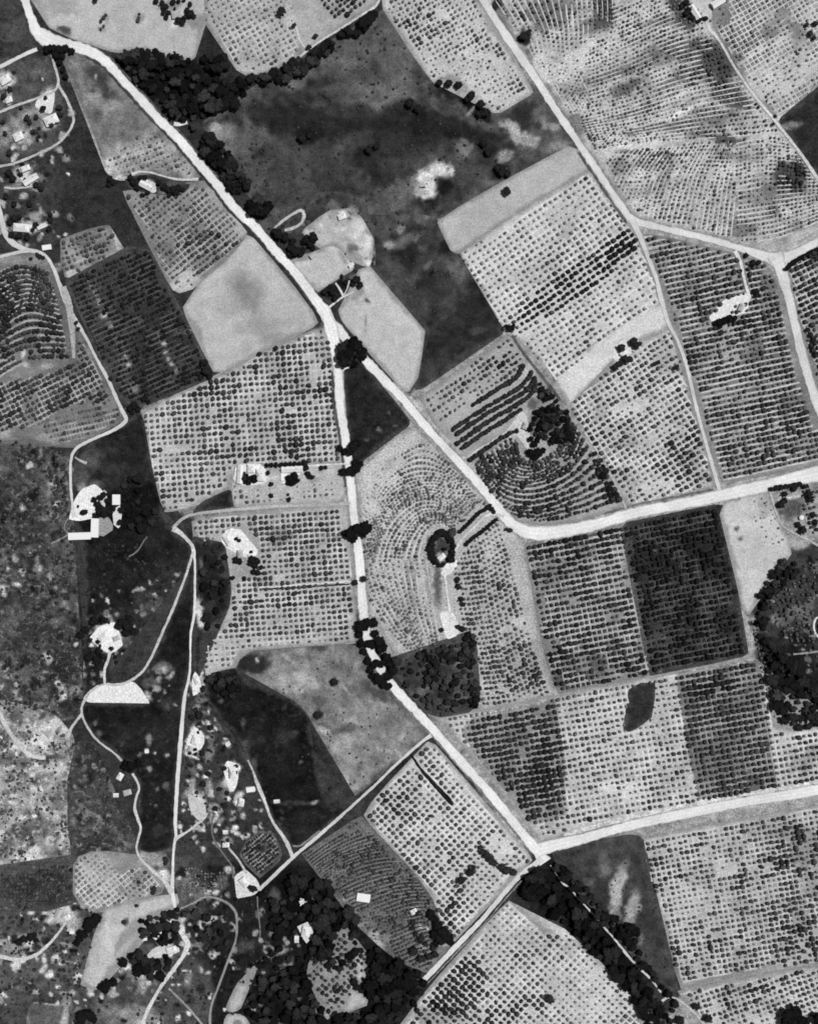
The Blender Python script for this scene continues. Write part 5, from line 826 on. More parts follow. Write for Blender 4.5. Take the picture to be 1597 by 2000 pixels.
ribbon('track', [(572, 1652), (585, 1652), (600, 1642), (625, 1622)], 4, 130, 'faint wheel track cutting the corner beside the slanting lane', 'track', mat=M_TRACK)
ribbon('track', [(418, 1590), (414, 1612), (417, 1636), (432, 1662), (452, 1690), (456, 1715)], 4, 110, 'faint footpath left of the dark striped plot', 'path', mat=M_TRACK)
ribbon('track', [(447, 1656), (462, 1674), (474, 1692), (482, 1706)], 5, 180, 'short pale path into the yard with the round tree', 'path', mat=M_TRACK)
ribbon('track', [(503, 1750), (504, 1780), (508, 1810), (508, 1830)], 3, 120, 'thin faint path on the edge of the bottom woods', 'path', mat=M_TRACK)
ribbon('driveway', [(984, 1008), (965, 1005), (950, 1007), (925, 1030), (905, 1050), (892, 1068), (888, 1076)], [6, 6, 5, 5, 5, 8, 6], 208, 'hedged drive from the wide bend to the ringed garden', 'driveway', mat=M_TRACK)
ribbon('driveway', [(866, 1110), (870, 1135), (873, 1160), (879, 1199), (882, 1215)], [6, 5, 5, 6, 9], 214, 'straight drive below the ringed garden', 'driveway', mat=M_TRACK)
ribbon('track', [(847, 1105), (856, 1105), (866, 1112)], 3, 215, 'short white hook of path below the ringed garden', 'path', mat=M_TRACK)
ribbon('track', [(505, 1147), (540, 1146), (575, 1143), (630, 1139), (684, 1136)], 3, 214, 'thin white path splitting the regular orchard in two', 'path', mat=M_TRACK)
ribbon('track', [(912, 893), (935, 877), (962, 861), (990, 842), (1006, 820)], [4, 4, 4, 4, 6], 192, 'pale track climbing between thick rows to the hillock clearing', 'track', mat=M_TRACK)
ribbon('driveway', [(685, 905), (650, 907), (615, 909), (585, 914)], 4, 206, 'thin drive along the hedge of the farmstead plot', 'driveway', mat=M_TRACK)
ribbon('driveway', [(642, 601), (656, 590), (672, 579), (692, 570)], [5, 4, 4, 3], 212, 'short white drive into the dark garden plot', 'driveway', mat=M_TRACK)
ribbon('track', [(670, 578), (664, 566), (655, 553)], [4, 5, 3], 212, 'left branch of the white garden path', 'path', mat=M_TRACK)
ribbon('track', [(672, 576), (679, 562), (682, 548)], 3, 190, 'right branch of the white garden path', 'path', mat=M_TRACK)
ribbon('track', [(535, 447), (552, 432), (572, 418), (588, 411), (594, 420), (588, 436), (572, 446), (556, 450)], [4, 6, 6, 6, 8, 6, 8, 6], 196, 'pale looped track like a hairpin beside the main road', 'track', mat=M_TRACK)
ribbon('track', [(668, 726), (672, 722), (686, 714)], 4, 210, 'tiny link path between the arms of the road fork', 'path', mat=M_TRACK)
ribbon('driveway', [(1434, 490), (1445, 512), (1450, 535), (1456, 560), (1462, 577)], [9, 8, 6, 6, 7], 212, 'drive from the eastern road to the branching farmyard', 'driveway', mat=M_TRACK)
ribbon('track', [(1376, 30), (1383, 55), (1397, 70), (1410, 90), (1434, 132), (1472, 187), (1509, 232), (1547, 280), (1577, 322), (1600, 355), (1650, 420)], [10, 8, 7, 6, 6, 7, 7, 7, 8, 9, 9], 200, 'thin straight dirt track across the upper right hillside', 'track', mat=M_TRACK)
ribbon('track', [(1000, 655), (1018, 684), (1036, 708), (1056, 732), (1076, 758), (1094, 782)], 6, 96, 'dark grassy track at the corner of the sunny orchard', 'track', mat=M_PAST)
ribbon('track', [(1178, 905), (1196, 935), (1208, 962), (1222, 994)], 6, 178, 'pale end of the grassy track where it meets the eastern road', 'track', mat=M_TRACK)
ribbon('track', [(1500, 955), (1506, 972), (1512, 992), (1524, 1022), (1540, 1036), (1572, 1052), (1600, 1068), (1640, 1100)], 5, 184, 'thin pale path curving below the water tank at the right edge', 'path', mat=M_TRACK)
ribbon('track', [(1606, 1200), (1592, 1208), (1588, 1222), (1592, 1238), (1606, 1250)], 4, 210, 'white curved path end touching the right edge', 'path', mat=M_TRACK)
ribbon('track', [(1548, 1278), (1575, 1275), (1610, 1270)], 4, 150, 'faint grey path near the right edge above the thick wood', 'path', mat=M_TRACK)
ribbon('track', [(1074, 1690), (1084, 1704), (1098, 1724), (1112, 1735), (1130, 1756), (1150, 1777), (1162, 1790), (1182, 1814), (1198, 1832), (1222, 1862), (1247, 1890), (1270, 1912), (1290, 1938)], [3, 3, 4, 4, 3, 4, 4, 4, 4, 6, 5, 5, 4], 205, 'broken white track hidden between the two windbreaks', 'track', mat=M_TRACK, clear=True)
ribbon('track', [(1292, 1955), (1302, 1948), (1320, 1950), (1342, 1966), (1362, 1985), (1390, 2020)], [7, 5, 4, 5, 6, 6], 190, 'short pale track near the bottom edge right of the windbreak', 'track', mat=M_TRACK)
ribbon('track', [(252, 1087), (262, 1082), (272, 1072), (282, 1056), (288, 1048)], 3, 120, 'short faint path in the dark meadow', 'path', mat=M_TRACK)
ribbon('track', [(147, 893), (158, 900), (170, 905)], [4, 5, 7], 170, 'tiny pale turn-off at the hook of the lane', 'path', mat=M_TRACK)
ribbon('track', [(134, 1012), (126, 1030), (132, 1045), (100, 1062)], 3, 140, 'faint path around the corner of the walled farm', 'path', mat=M_TRACK)
ribbon('ditch', [(512, 1151), (575, 1148), (630, 1144), (682, 1141)], 3, 40, 'thin dark ditch just below the white path in the split orchard', 'ditch', mat=M_DARK, clear=False)
ribbon('ditch', [(803, 1474), (820, 1500), (840, 1523), (860, 1545), (876, 1562), (884, 1572)], [4, 5, 7, 9, 10, 7], 34, 'dark weedy ditch cutting into the sunlit block', 'ditch', mat=M_DARK, clear=True)

# ------------------------------------------------------------------ trees: prototypes
def ico(sub):
    bm = bmesh.new(); bmesh.ops.create_icosphere(bm, subdivisions=sub, radius=1.0)
    v = np.array([list(q.co) for q in bm.verts]); f = np.array([[q.index for q in p.verts] for p in bm.faces]); bm.free()
    return v, f
def n3(v, sc, seed):
    return (vnoise(v[:, 0] + v[:, 2] * .7, v[:, 1] + v[:, 2] * .4, sc, seed) - .5) + (vnoise(v[:, 2] + 9, v[:, 0] - v[:, 1] * .5, sc, seed + 5) - .5)

def leaf_cards(r, n, size, base, faces):
    """small leaf clumps standing off the crown's surface"""
    vs = []; fs = []
    cen = base[faces].mean(1)
    for k in range(n):
        c = cen[r.integers(len(cen))] + r.normal(0, .03, 3)
        d = c / (np.linalg.norm(c) + 1e-6)
        a = r.normal(0, 1, 3); a -= a.dot(d) * d * .4; a /= np.linalg.norm(a) + 1e-6
        q = np.cross(a, d + r.normal(0, .5, 3)); q /= np.linalg.norm(q) + 1e-6
        s = size * r.uniform(.6, 1.4); i = len(vs)
        c = c + d * s * .35
        vs += [c - a * s * .6 - q * s * .35, c + a * s * .6 - q * s * .25, c + q * s * .7]
        fs.append([i, i + 1, i + 2])
    return np.array(vs), np.array(fs)

def small_crown(seed, cards=0):
    """rounded orchard crown, unit radius, its middle at the origin"""
    r = np.random.default_rng(seed)
    v, f = ico(2)
    v = v * (1 + 0.6 * n3(v * 1.0 + seed, .8, seed) + .34 * n3(v + 3, .3, seed + 2))[:, None]
    v[:, 0] *= r.uniform(.85, 1.2)
    v[:, 2] *= .82
    if cards:
        cv, cf = leaf_cards(r, cards, .26, v, f)
        f = np.concatenate([f, cf + len(v)]); v = np.concatenate([v, cv])
    return v, f

def big_crown(seed, lobes=15, cards=620):
    r = np.random.default_rng(seed + 100)
    V = []; F = []; o = 0
    b0, bf = ico(2)
    for k in range(lobes):
        if k == 0: c = np.zeros(3); s = .55
        else:
            a = k * 2.4 + r.uniform(-.4, .4); q = r.uniform(.42, .72); c = np.array([math.cos(a) * q, math.sin(a) * q, r.uniform(-.35, .5)]); s = r.uniform(.14, .40)
        v = b0 * (s * (1 + .5 * n3(b0 + k, .6, seed + k)))[:, None] + c
        V.append(v); F.append(bf + o); o += len(v)
    v = np.concatenate(V); f = np.concatenate(F)
    cv, cf = leaf_cards(r, cards, .15, v, f)
    f = np.concatenate([f, cf + len(v)]); v = np.concatenate([v, cv])
    v[:, 2] *= .8
    return v, f

def mesh_np(name, v, f, mat=None):
    me = bpy.data.meshes.new(name)
    k = f.shape[1]
    me.vertices.add(len(v)); me.vertices.foreach_set('co', v.astype(np.float32).ravel())
    me.loops.add(f.size); me.loops.foreach_set('vertex_index', f.astype(np.int32).ravel())
    me.polygons.add(len(f)); me.polygons.foreach_set('loop_start', np.arange(len(f), dtype=np.int32) * k); me.polygons.foreach_set('loop_total', np.full(len(f), k, np.int32))
    me.update(calc_edges=True)
    if mat: me.materials.append(mat)
    return me

def trunk_np(h, r0, r1, limbs=0, seed=0, spread=.5):
    """tapered trunk with limbs reaching into the crown"""
    r = np.random.default_rng(seed)
    V = []; F = []
    def tube(a, b, ra, rb, n=6):
        a = np.array(a, float); b = np.array(b, float); d = b - a; d /= np.linalg.norm(d)
        u = np.cross(d, [0.3, 1, 0.2]); u /= np.linalg.norm(u); w = np.cross(d, u)
        i = sum(len(q) for q in V)
        ang = np.arange(n) * 2 * math.pi / n
        V.append(np.concatenate([a + ra * (np.outer(np.cos(ang), u) + np.outer(np.sin(ang), w)), b + rb * (np.outer(np.cos(ang), u) + np.outer(np.sin(ang), w))]))
        F.extend([[i + k, i + (k + 1) % n, i + n + (k + 1) % n, i + n + k] for k in range(n)])
    tube((0, 0, 0), (0.02 * h, 0, h * .55), r0, (r0 + r1) / 2); tube((0.02 * h, 0, h * .53), (0, 0.02 * h, h), (r0 + r1) / 2, r1)
    for k in range(limbs):
        a = k * 2.4 + r.uniform(-.3, .3); z = h * r.uniform(.5, .85)
        tube((0, 0, z), (math.cos(a) * spread * h, math.sin(a) * spread * h, z + h * r.uniform(.2, .4)), r0 * .45, r0 * .15, 5)
    return np.concatenate(V), np.array(F)

SMALL_V = [small_crown(s, 40) for s in range(10)]
SMALL_I = [small_crown(s + 20, 220) for s in range(8)]
BIG_I = [big_crown(s) for s in range(6)]
ME_SMALL = [mesh_np('crown', v, f, M_FOL_O) for v, f in SMALL_I]
ME_BIG = [mesh_np('crown', v, f, M_FOL_O) for v, f in BIG_I]
for m_ in ME_SMALL + ME_BIG: m_.polygons.foreach_set('use_smooth', np.zeros(len(m_.polygons), bool))
ME_TR_S = mesh_np('trunk', *trunk_np(1.0, .10, .06, 3, 1, .4), M_BARK)
ME_TR_B = mesh_np('trunk', *trunk_np(1.0, .055, .03, 5, 2, .28), M_BARK)

def make_tree(name, crown_me, trunk_me, label, cat, group):
    t = bpy.data.objects.new(name, None); C.objects.link(t)
    tag(t, label, cat, group)
    tr = new_obj('trunk', trunk_me, t); cr = new_obj('crown', crown_me, t)
    return t, tr, cr

def put_tree(first, copy, px, py, r, shade, label, group, me_crown, tall=1.0, squash=1.0, small=True):
    t0, tr0, cr0 = first
    if copy:
        t = t0.copy(); C.objects.link(t)
        tr = tr0.copy(); C.objects.link(tr); tr.parent = t
        cr = cr0.copy(); C.objects.link(cr); cr.parent = t
        cr.data = me_crown
    else: t, tr, cr = first; cr.data = me_crown
    rm = r * S
    t.location = (wx(px), wy(py), 0.0)
    t['label'] = label
    if group: t['group'] = group
    elif 'group' in t: del t['group']
    if small:
        ch = rm * (.35 + .82) * tall; cr.location = (0, 0, ch); cr.scale = (rm, rm, rm * squash * tall)
        tr.scale = (rm, rm, ch)
    else:
        ch = rm * 1.25 * tall + 1.5; cr.location = (0, 0, ch); el = random.uniform(.82, 1.22); cr.scale = (rm * el, rm / el, rm * squash * tall)
        tr.scale = (ch, ch, ch * 1.0)
    cr.rotation_euler = (0, 0, random.uniform(0, 6.28)); tr.rotation_euler = (0, 0, random.uniform(0, 6.28))
    cr.color = (shade, shade, shade, 1)
    return t

def stuff_mesh(name, protos, T, label, cat, with_trunk=True, mat=M_FOL_A, squash=1.0, lift=1.17):
    """T: rows of px, py, r(px), shade"""
    T = np.array(T); V = []; F = []; SH = []; o = 0
    k = RNG.integers(0, len(protos), len(T)); ang = RNG.uniform(0, 2 * math.pi, len(T))
    for j, (pv, pf) in enumerate(protos):
        q = T[k == j]; a = ang[k == j]
        if not len(q): continue
        c, s = np.cos(a)[:, None], np.sin(a)[:, None]
        r = (q[:, 2] * S)[:, None]
        sx = RNG.uniform(.88, 1.12, (len(q), 1))
        x = (pv[None, :, 0] * c - pv[None, :, 1] * s) * r * sx + wx(q[:, 0])[:, None]
        y = (pv[None, :, 0] * s + pv[None, :, 1] * c) * r / sx + wy(q[:, 1])[:, None]
        z = pv[None, :, 2] * r * squash + r * lift
        V.append(np.stack([x, y, z], -1).reshape(-1, 3))
        n = len(pv)
        F.append((pf[None] + (np.arange(len(q)) * n)[:, None, None]).reshape(-1, 3) + o); o += len(q) * n
        SH.append(np.repeat(q[:, 3], n))
    if with_trunk:      # a three sided tapered stem under every crown
        r = T[:, 2] * S; b = r * .1
        A = np.arange(3) * 2.0944
        bx = wx(T[:, 0])[:, None] + np.cos(A) * b[:, None]; by = wy(T[:, 1])[:, None] + np.sin(A) * b[:, None]
        tx = wx(T[:, 0])[:, None] + np.cos(A) * b[:, None] * .6; ty = wy(T[:, 1])[:, None] + np.sin(A) * b[:, None] * .6
        zb = np.zeros_like(bx); zt = np.repeat((r * .9)[:, None], 3, 1)
        vv = np.stack([np.stack([bx, by, zb], -1), np.stack([tx, ty, zt], -1)], 1).reshape(-1, 3)
        tf = np.array([[0, 1, 4], [0, 4, 3], [1, 2, 5], [1, 5, 4], [2, 0, 3], [2, 3, 5]])
        F.append((tf[None] + (np.arange(len(T)) * 6)[:, None, None]).reshape(-1, 3) + o); V.append(vv); SH.append(np.full(len(vv), .09))
    me = mesh_np(name, np.concatenate(V), np.concatenate(F), mat)
    at = me.attributes.new('shade', 'FLOAT', 'POINT'); at.data.foreach_set('value', np.concatenate(SH).astype(np.float32))
    o_ = new_obj(name, me); tag(o_, label, cat, None, 'stuff')
    return o_

# ------------------------------------------------------------------ orchards
TREES = []      # px, py, r, shade, block
BLOCKS = {}
KEEP_OFF = [((690, 690), 26), ((862, 1070), 38), ((571, 936), 14), ((700, 1038), 24), ((1040, 850), 34)]
FUR = []
DARKP = [[(925, 1398), (1085, 1366), (1100, 1480), (1106, 1590), (1040, 1612), (985, 1545), (925, 1470), (900, 1430)], [(1320, 1314), (1484, 1288), (1500, 1420), (1518, 1545), (1366, 1572), (1345, 1480), (1330, 1390)]]
def furrows(lines, poly, tone, w=3.0, z=.55):
    """strips along rows: pale harrowed soil between, weeds with painted shade underneath"""
    a_ = np.array(poly, float); gx_, gy_ = np.meshgrid(np.linspace(a_[:, 0].min(), a_[:, 0].max(), 16), np.linspace(a_[:, 1].min(), a_[:, 1].max(), 16)); gx_, gy_ = gx_.ravel(), gy_.ravel()
    k_ = inside(poly, gx_, gy_); gx_, gy_ = gx_[k_], gy_[k_]
    base = max([zz for pl, zz in ZS if inside(pl, gx_, gy_).mean() > .4] or [.05])
    z = base + {.48: .012, .55: .016, .57: .020}[z]
    for q in lines:
        q = np.asarray(q, float)
        if len(q) < 3: continue
        m = inside(poly, q[:, 0], q[:, 1])
        for pts, rw in ROADS:
            if pts[0] is None: continue
            m &= segdist(pts, q[:, 0], q[:, 1]) > rw / 2 + 1
        for o_ in OFF_POLY: m &= ~inside(o_, q[:, 0], q[:, 1])
        for (c, rad) in KEEP_OFF: m &= np.hypot(q[:, 0] - c[0], q[:, 1] - c[1]) > rad
        FUR.append((q, m, tone, w, z))
def build_furrows():
    V = []; F = []; T = []; o = 0
    for q, m, tone, w, z in FUR:
        d = np.gradient(q, axis=0); d /= np.linalg.norm(d, axis=1)[:, None] + 1e-9
        n = np.stack([-d[:, 1], d[:, 0]], 1)
        ww = w * (.35 + 1.1 * vnoise(q[:, 0], q[:, 1], 14, 5))
        hi = vnoise(q[:, 0], q[:, 1], 30, 15)
        k = m & (hi > .38)
        a = q + n * (ww / 2)[:, None]; b_ = q - n * (ww / 2)[:, None]
        zz = np.full(len(q), z); V.append(np.stack([np.stack([wx(a[:, 0]), wy(a[:, 1]), zz], 1), np.stack([wx(b_[:, 0]), wy(b_[:, 1]), zz], 1)], 1).reshape(-1, 3))
        t = tone - 9 + (hi - .5) * 46
        for dp in DARKP: t = np.where(inside(dp, q[:, 0], q[:, 1]), t * .76, t)
        T.append(np.repeat(t, 2))
        i = np.where(k[:-1] & k[1:])[0]
        F.append(np.stack([2 * i, 2 * i + 1, 2 * i + 3, 2 * i + 2], 1) + o); o += 2 * len(q)
    v = np.concatenate(V)
    me = mesh_np('furrows', v, np.concatenate(F), M_TRACK); set_tone(me, alb(np.clip(np.concatenate(T), 12, 240)))
    nr = np.zeros(len(me.polygons) * 3, np.float32); me.polygons.foreach_get('normal', nr)
    o_ = new_obj('furrows', me); tag(o_, 'thin pale harrowed strips and dark strips of weeds and painted shade along the orchard rows', 'furrows', None, 'structure')
def finish(P, poly, r, shade, miss, jit, patches, desc, rvar=.16, inset=1.5, road=1.5, cap=9):
    P = np.array(P)
    if not len(P): return
    P = P + RNG.normal(0, jit, P.shape)
    P = P[inside(poly, P[:, 0], P[:, 1])]
    P = P[segdist(poly, P[:, 0], P[:, 1], True) > inset]
    x, y = P[:, 0], P[:, 1]
    keep = RNG.uniform(size=len(P)) > miss
    for (c, rad) in KEEP_OFF: keep &= np.hypot(x - c[0], y - c[1]) > rad
    for pts, w in ROADS:
        bx = (x > min(p[0] for p in pts) - 40) & (x < max(p[0] for p in pts) + 40) & (y > min(p[1] for p in pts) - 40) & (y < max(p[1] for p in pts) + 40) & keep
        if bx.any():
            i = np.where(bx)[0]; keep[i] &= segdist(pts, x[i], y[i]) > w / 2 + road
    for q in OFF_POLY:
        keep &= ~inside(q, x, y)
    vig = fbm(x, y, 70, int(poly[0][0]) % 77, 3)
    loc = fbm(x, y, 24, int(poly[0][1]) % 71, 2)
    z = RNG.normal(0, 1, len(x))
    rr = r * (0.72 + .34 * vig + .18 * loc) * np.clip(1 + z * rvar, .55, 1.4)
    sh = (1.5 if shade > .035 else 1.15) * shade * (1.7 - 1.2 * vig) * (1.5 - .9 * loc) * np.exp(-z * .28 + RNG.normal(0, .18, len(x)))
    for pt in patches:
        if len(pt) == 3:                       # a stand with straight edges: outline, radius, shade
            w = inside(pt[0], x + (vnoise(x, y, 9, 3) - .5) * 5, y).astype(float)
            rr = rr * (1 - w) + w * pt[1] * (1 + z * .1 + (loc - .5) * .5); sh = sh * (1 - w) + w * pt[2] * (1 + .5 * np.abs(z))
            continue
        (cx, cy, rx, ry, deg, rm, sm, ms) = pt
        c, s = math.cos(R(deg)), math.sin(R(deg)); dx = x - cx; dy = -(y - cy)
        d = np.hypot((dx * c + dy * s) / rx, (-dx * s + dy * c) / ry) + (vnoise(x, y, 12, 4) - .5) * .4
        w = 1 - sstep(.8, 1.15, d)
        if rm < 0:      # a stand of its own size and colour
            rr = rr * (1 - w) + w * -rm * (1 + z * .07); sh = sh * (1 - w) + w * sm * (1 + .3 * np.abs(z))
        else: rr = rr * (1 + (rm - 1) * w); sh = sh * (1 + (sm - 1) * w)
        keep &= ~(RNG.uniform(size=len(x)) < ms * w)
    keep &= (x > -40) & (x < 1637) & (y > -40) & (y < 2040)
    rr = np.minimum(rr, cap) * .89
    for a, b_, c, d in zip(x[keep], y[keep], rr[keep], sh[keep]): TREES.append((a, b_, c, max(.012, min(d, .2)), desc))

def grid(poly, deg, du, dv, r, shade, desc, miss=.04, jit=.45, patches=(), origin=None, skew=0, fur=0, und=0, cross=True, **kw):
    c, s = math.cos(R(deg)), math.sin(R(deg))
    ox, oy = origin or poly[0]
    xs = [p[0] for p in poly]; ys = [p[1] for p in poly]
    D = math.hypot(max(xs) - min(xs), max(ys) - min(ys))
    nu = int(D / du) + 2; nv = int(D / dv) + 2
    i, j = np.meshgrid(np.arange(-nu, nu), np.arange(-nv, nv))
    i = i.ravel() * du + j.ravel() * skew; j = j.ravel() * dv
    # rows are never ruler straight
    wob = (fbm(i + 500, j + 900, 90, 8) - .5) * 4
    kw.setdefault('cap', .47 * dv)
    if und:  # weeds, litter and crown shade painted as dark strips under the rows
        L = []; uu = np.arange(-nu * du, nu * du, 4.0)
        for jj in range(-nv, nv):
            v_ = jj * dv; wb = (fbm(uu + 500, np.full(len(uu), v_) + 900, 90, 8) - .5) * 4
            L.append(np.stack([ox + uu * c + (v_ + wb) * s, oy - uu * s + (v_ + wb) * c], 1))
        furrows([l for l in L if inside(poly, l[:, 0], l[:, 1]).any()], poly, und, dv * .5, .48)
    if fur:
        L = []; uu = np.arange(-nu * du, nu * du, 4.0)
        for jj in range(-nv, nv):
            v_ = jj * dv + dv / 2; wb = (fbm(uu + 500, np.full(len(uu), v_) + 900, 90, 8) - .5) * 4
            L.append(np.stack([ox + uu * c + (v_ + wb) * s, oy - uu * s + (v_ + wb) * c], 1))
        furrows([l for l in L if inside(poly, l[:, 0], l[:, 1]).any()], poly, fur, dv * .27)
        if cross:       # harrowed both ways
            L = []; vv = np.arange(-nv * dv, nv * dv, 4.0)
            for ii_ in range(-nu, nu):
                u_ = np.full(len(vv), ii_ * du + du / 2); wb = (fbm(u_ + 500, vv + 900, 90, 8) - .5) * 4
                L.append(np.stack([ox + u_ * c + (vv + wb) * s, oy - u_ * s + (vv + wb) * c], 1))
            furrows([l for l in L if inside(poly, l[:, 0], l[:, 1]).any()], poly, fur, du * .24, .57)
    x = ox + i * c + (j + wob) * s; y = oy - i * s + (j + wob) * c
    finish(np.stack([x, y], 1), poly, r, shade, miss, jit, patches, desc, **kw)

def resample(pts, n):
    a = np.array(smooth(pts, 3.0)); cs = np.concatenate([[0], np.cumsum(np.hypot(*np.diff(a, axis=0).T))])
    t = np.linspace(0, cs[-1], n)
    return np.stack([np.interp(t, cs, a[:, 0]), np.interp(t, cs, a[:, 1])], 1)

def contour(poly, guides, du, dv, r, shade, desc, miss=.04, jit=.4, patches=(), fur=0, und=0, **kw):
    P = []; L = []; U = []; kw.setdefault('cap', .49 * dv)
    G = [resample(g, 220) for g in guides]
    for a, b_ in zip(G[:-1], G[1:]):
        n = max(1, int(round(np.hypot(*(a - b_).T).mean() / dv)))
        for k in range(n):
            q = a + (b_ - a) * (k / n)
            if und: U.append(q)
            if fur: L.append(a + (b_ - a) * ((k + .5) / n))
            cs = np.concatenate([[0], np.cumsum(np.hypot(*np.diff(q, axis=0).T))])
            t = np.arange(RNG.uniform(0, du * .3), cs[-1], du)
            P.append(np.stack([np.interp(t, cs, q[:, 0]), np.interp(t, cs, q[:, 1])], 1))
    if und: furrows(U, poly, und, dv * .5, .48)  # dark ground and tree shade under each curved row, in one tone
    if fur: furrows(L, poly, fur, dv * .27)
    finish(np.concatenate(P), poly, r, shade, miss, jit, patches, desc, **kw)
# patches: (cx, cy, rx, ry, deg, radius factor, shade factor, share missing)
# north
grid([(400, -40), (560, -40), (580, 40), (584, 96), (560, 122), (500, 136), (466, 130), (446, 104), (422, 64), (402, 40)], 30, 11.0, 10.6, 2.5, .12, 'orchard at the top inside the curve of the wooded belt', fur=188, jit=.7, origin=(430, 60), rvar=.2,
     patches=[(500, 118, 50, 12, 10, 1.1, .8, .1), (566, 26, 20, 26, 0, .8, 1, .7)])
grid([(620, -40), (735, -40), (722, 8), (690, 30), (650, 40), (628, 10)], 38, 10.5, 10.5, 3.2, .05, 'corner orchard at the top beside the thin pale track', patches=[(665, 12, 40, 24, 30, 1.15, .5, 0)], origin=(640, 30))
grid([(752, -40), (918, -40), (934, 18), (965, 74), (1006, 136), (1032, 178), (1000, 196), (975, 214), (960, 214), (930, 185), (892, 150), (845, 156), (806, 92), (757, 18)], 30, 9.8, 9.8, 2.7, .09, 'bright stepped orchard west of the upper road', jit=.5, origin=(820, 40), miss=.05, rvar=.22,
     patches=[(830, 50, 50, 40, 30, 1.2, .55, 0), (950, 150, 60, 40, -40, .75, 1.5, .3), (870, 140, 60, 20, -40, .75, 1.5, .3), (1010, 175, 20, 20, 0, 1.25, .6, 0), (860, 30, 20, 14, 0, .8, 1.4, .3)])
# hillside
hill = 'hillside of young contour rows'
hp = [(1080, 130, 60, 40, 0, .7, 1.6, .4), (1380, 130, 60, 50, 0, 1.35, .45, 0), (1025, 72, 20, 20, 0, 1, 1, .8), (1540, 350, 36, 36, 0, 1.3, .45, .1), (1060, 30, 60, 26, 0, 1.2, .6, .1), (1250, 130, 90, 12, 20, 1.2, .6, 0), (1280, 315, 60, 16, 10, 1.2, .6, 0), (1440, 250, 60, 30, 0, 1.25, .6, 0)]
for poly_, gd in [
    ([(965, 0), (1200, 0), (1190, 60), (1130, 90), (1140, 150), (1150, 200), (1130, 240), (1105, 210), (1060, 140), (1010, 62)], [[(960, 0), (1000, 60), (1040, 130), (1100, 230)], [(1030, 0), (1058, 60), (1072, 120), (1130, 220)], [(1110, 0), (1115, 60), (1122, 130), (1160, 210)], [(1200, -10), (1200, 40), (1190, 110), (1200, 180)]]),
    ([(1200, 0), (1380, 0), (1392, 62), (1440, 140), (1505, 232), (1520, 262), (1430, 268), (1330, 284), (1240, 296), (1170, 304), (1156, 288), (1130, 240), (1152, 198), (1140, 95), (1190, 64)], [[(1120, 30), (1200, 0), (1290, -40), (1350, -60)], [(1110, 130), (1200, 95), (1300, 50), (1390, 20)], [(1110, 190), (1210, 160), (1320, 115), (1430, 90)], [(1120, 240), (1220, 215), (1330, 180), (1460, 150)], [(1130, 268), (1240, 252), (1340, 230), (1500, 205)], [(1150, 296), (1250, 282), (1350, 276), (1540, 262)]]),
    ([(1172, 300), (1240, 292), (1330, 284), (1430, 270), (1432, 330), (1436, 400), (1430, 466), (1350, 444), (1275, 428), (1240, 412), (1205, 362)], [[(1215, 285), (1185, 320), (1160, 370)], [(1270, 285), (1232, 335), (1200, 410)], [(1320, 282), (1278, 345), (1245, 440)], [(1372, 278), (1330, 350), (1300, 450)], [(1420, 275), (1392, 350), (1370, 465)], [(1460, 275), (1450, 370), (1440, 480)]]),
    ([(1436, 274), (1522, 266), (1545, 288), (1590, 345), (1620, 400), (1620, 455), (1560, 480), (1520, 490), (1434, 466), (1440, 400)], [[(1420, 280), (1490, 268), (1560, 282)], [(1420, 345), (1500, 330), (1610, 340)], [(1420, 410), (1510, 396), (1620, 380)], [(1425, 480), (1520, 468), (1630, 420)]])]:
    contour(poly_, gd, 8.4, 8.4, 2.1, .09, hill, fur=200, miss=.12, jit=.6, rvar=.25, patches=hp, inset=0)
grid([(1395, -40), (1640, -40), (1640, 140), (1597, 172), (1518, 228), (1480, 182), (1442, 126), (1400, 60)], 30, 9.5, 9.5, 1.9, .14, 'top right hillside beyond the thin dirt track', fur=196, miss=.3, jit=.9, rvar=.3, patches=[(1430, 40, 60, 60, 0, 1.2, .8, .3)])
# sunny block
grid([(897, 497), (1150, 338), (1182, 382), (1222, 434), (1238, 456), (1262, 510), (1280, 550), (1292, 592), (1220, 632), (1160, 684), (1086, 744), (1050, 702), (1030, 678), (985, 648), (940, 568)], 34, 11.9, 11.9, 2.85, .095, 'large sunny orchard north of the pale bare strip', fur=210, origin=(1040, 620), miss=.03, rvar=.12,
     patches=[(1118, 553, 150, 34, 34.5, -4.3, .016, -.1), (1215, 480, 40, 24, 34, -4.8, .014, -.1), (930, 520, 40, 30, 0, .95, 1.2, 0), (1080, 420, 60, 24, 30, .8, 1.5, .05), (1260, 570, 40, 30, 0, .95, .9, .2), (1060, 700, 40, 20, 34, .9, 1.2, 0), (1200, 650, 40, 30, 34, .9, 1.3, .3)])
grid([(1112, 791), (1142, 764), (1182, 728), (1240, 680), (1308, 642), (1330, 705), (1352, 805), (1376, 872), (1392, 948), (1330, 964), (1270, 978), (1228, 986), (1205, 950), (1180, 905), (1145, 850)], 33, 11.3, 11.2, 3.2, .06, 'orchard south of the pale bare strip', fur=205, origin=(1300, 870), miss=.04, rvar=.2,
     patches=[(1230, 800, 44, 18, 20, .7, 1.8, .35), (1170, 850, 60, 20, 33, 1.15, .6, 0), (1330, 900, 40, 60, 0, 1.25, .5, 0), (1280, 950, 50, 12, 15, .8, 1.3, .4), (1270, 860, 30, 14, 20, .8, 1.4, .2), (1200, 950, 30, 40, 0, 1.2, .5, 0)])
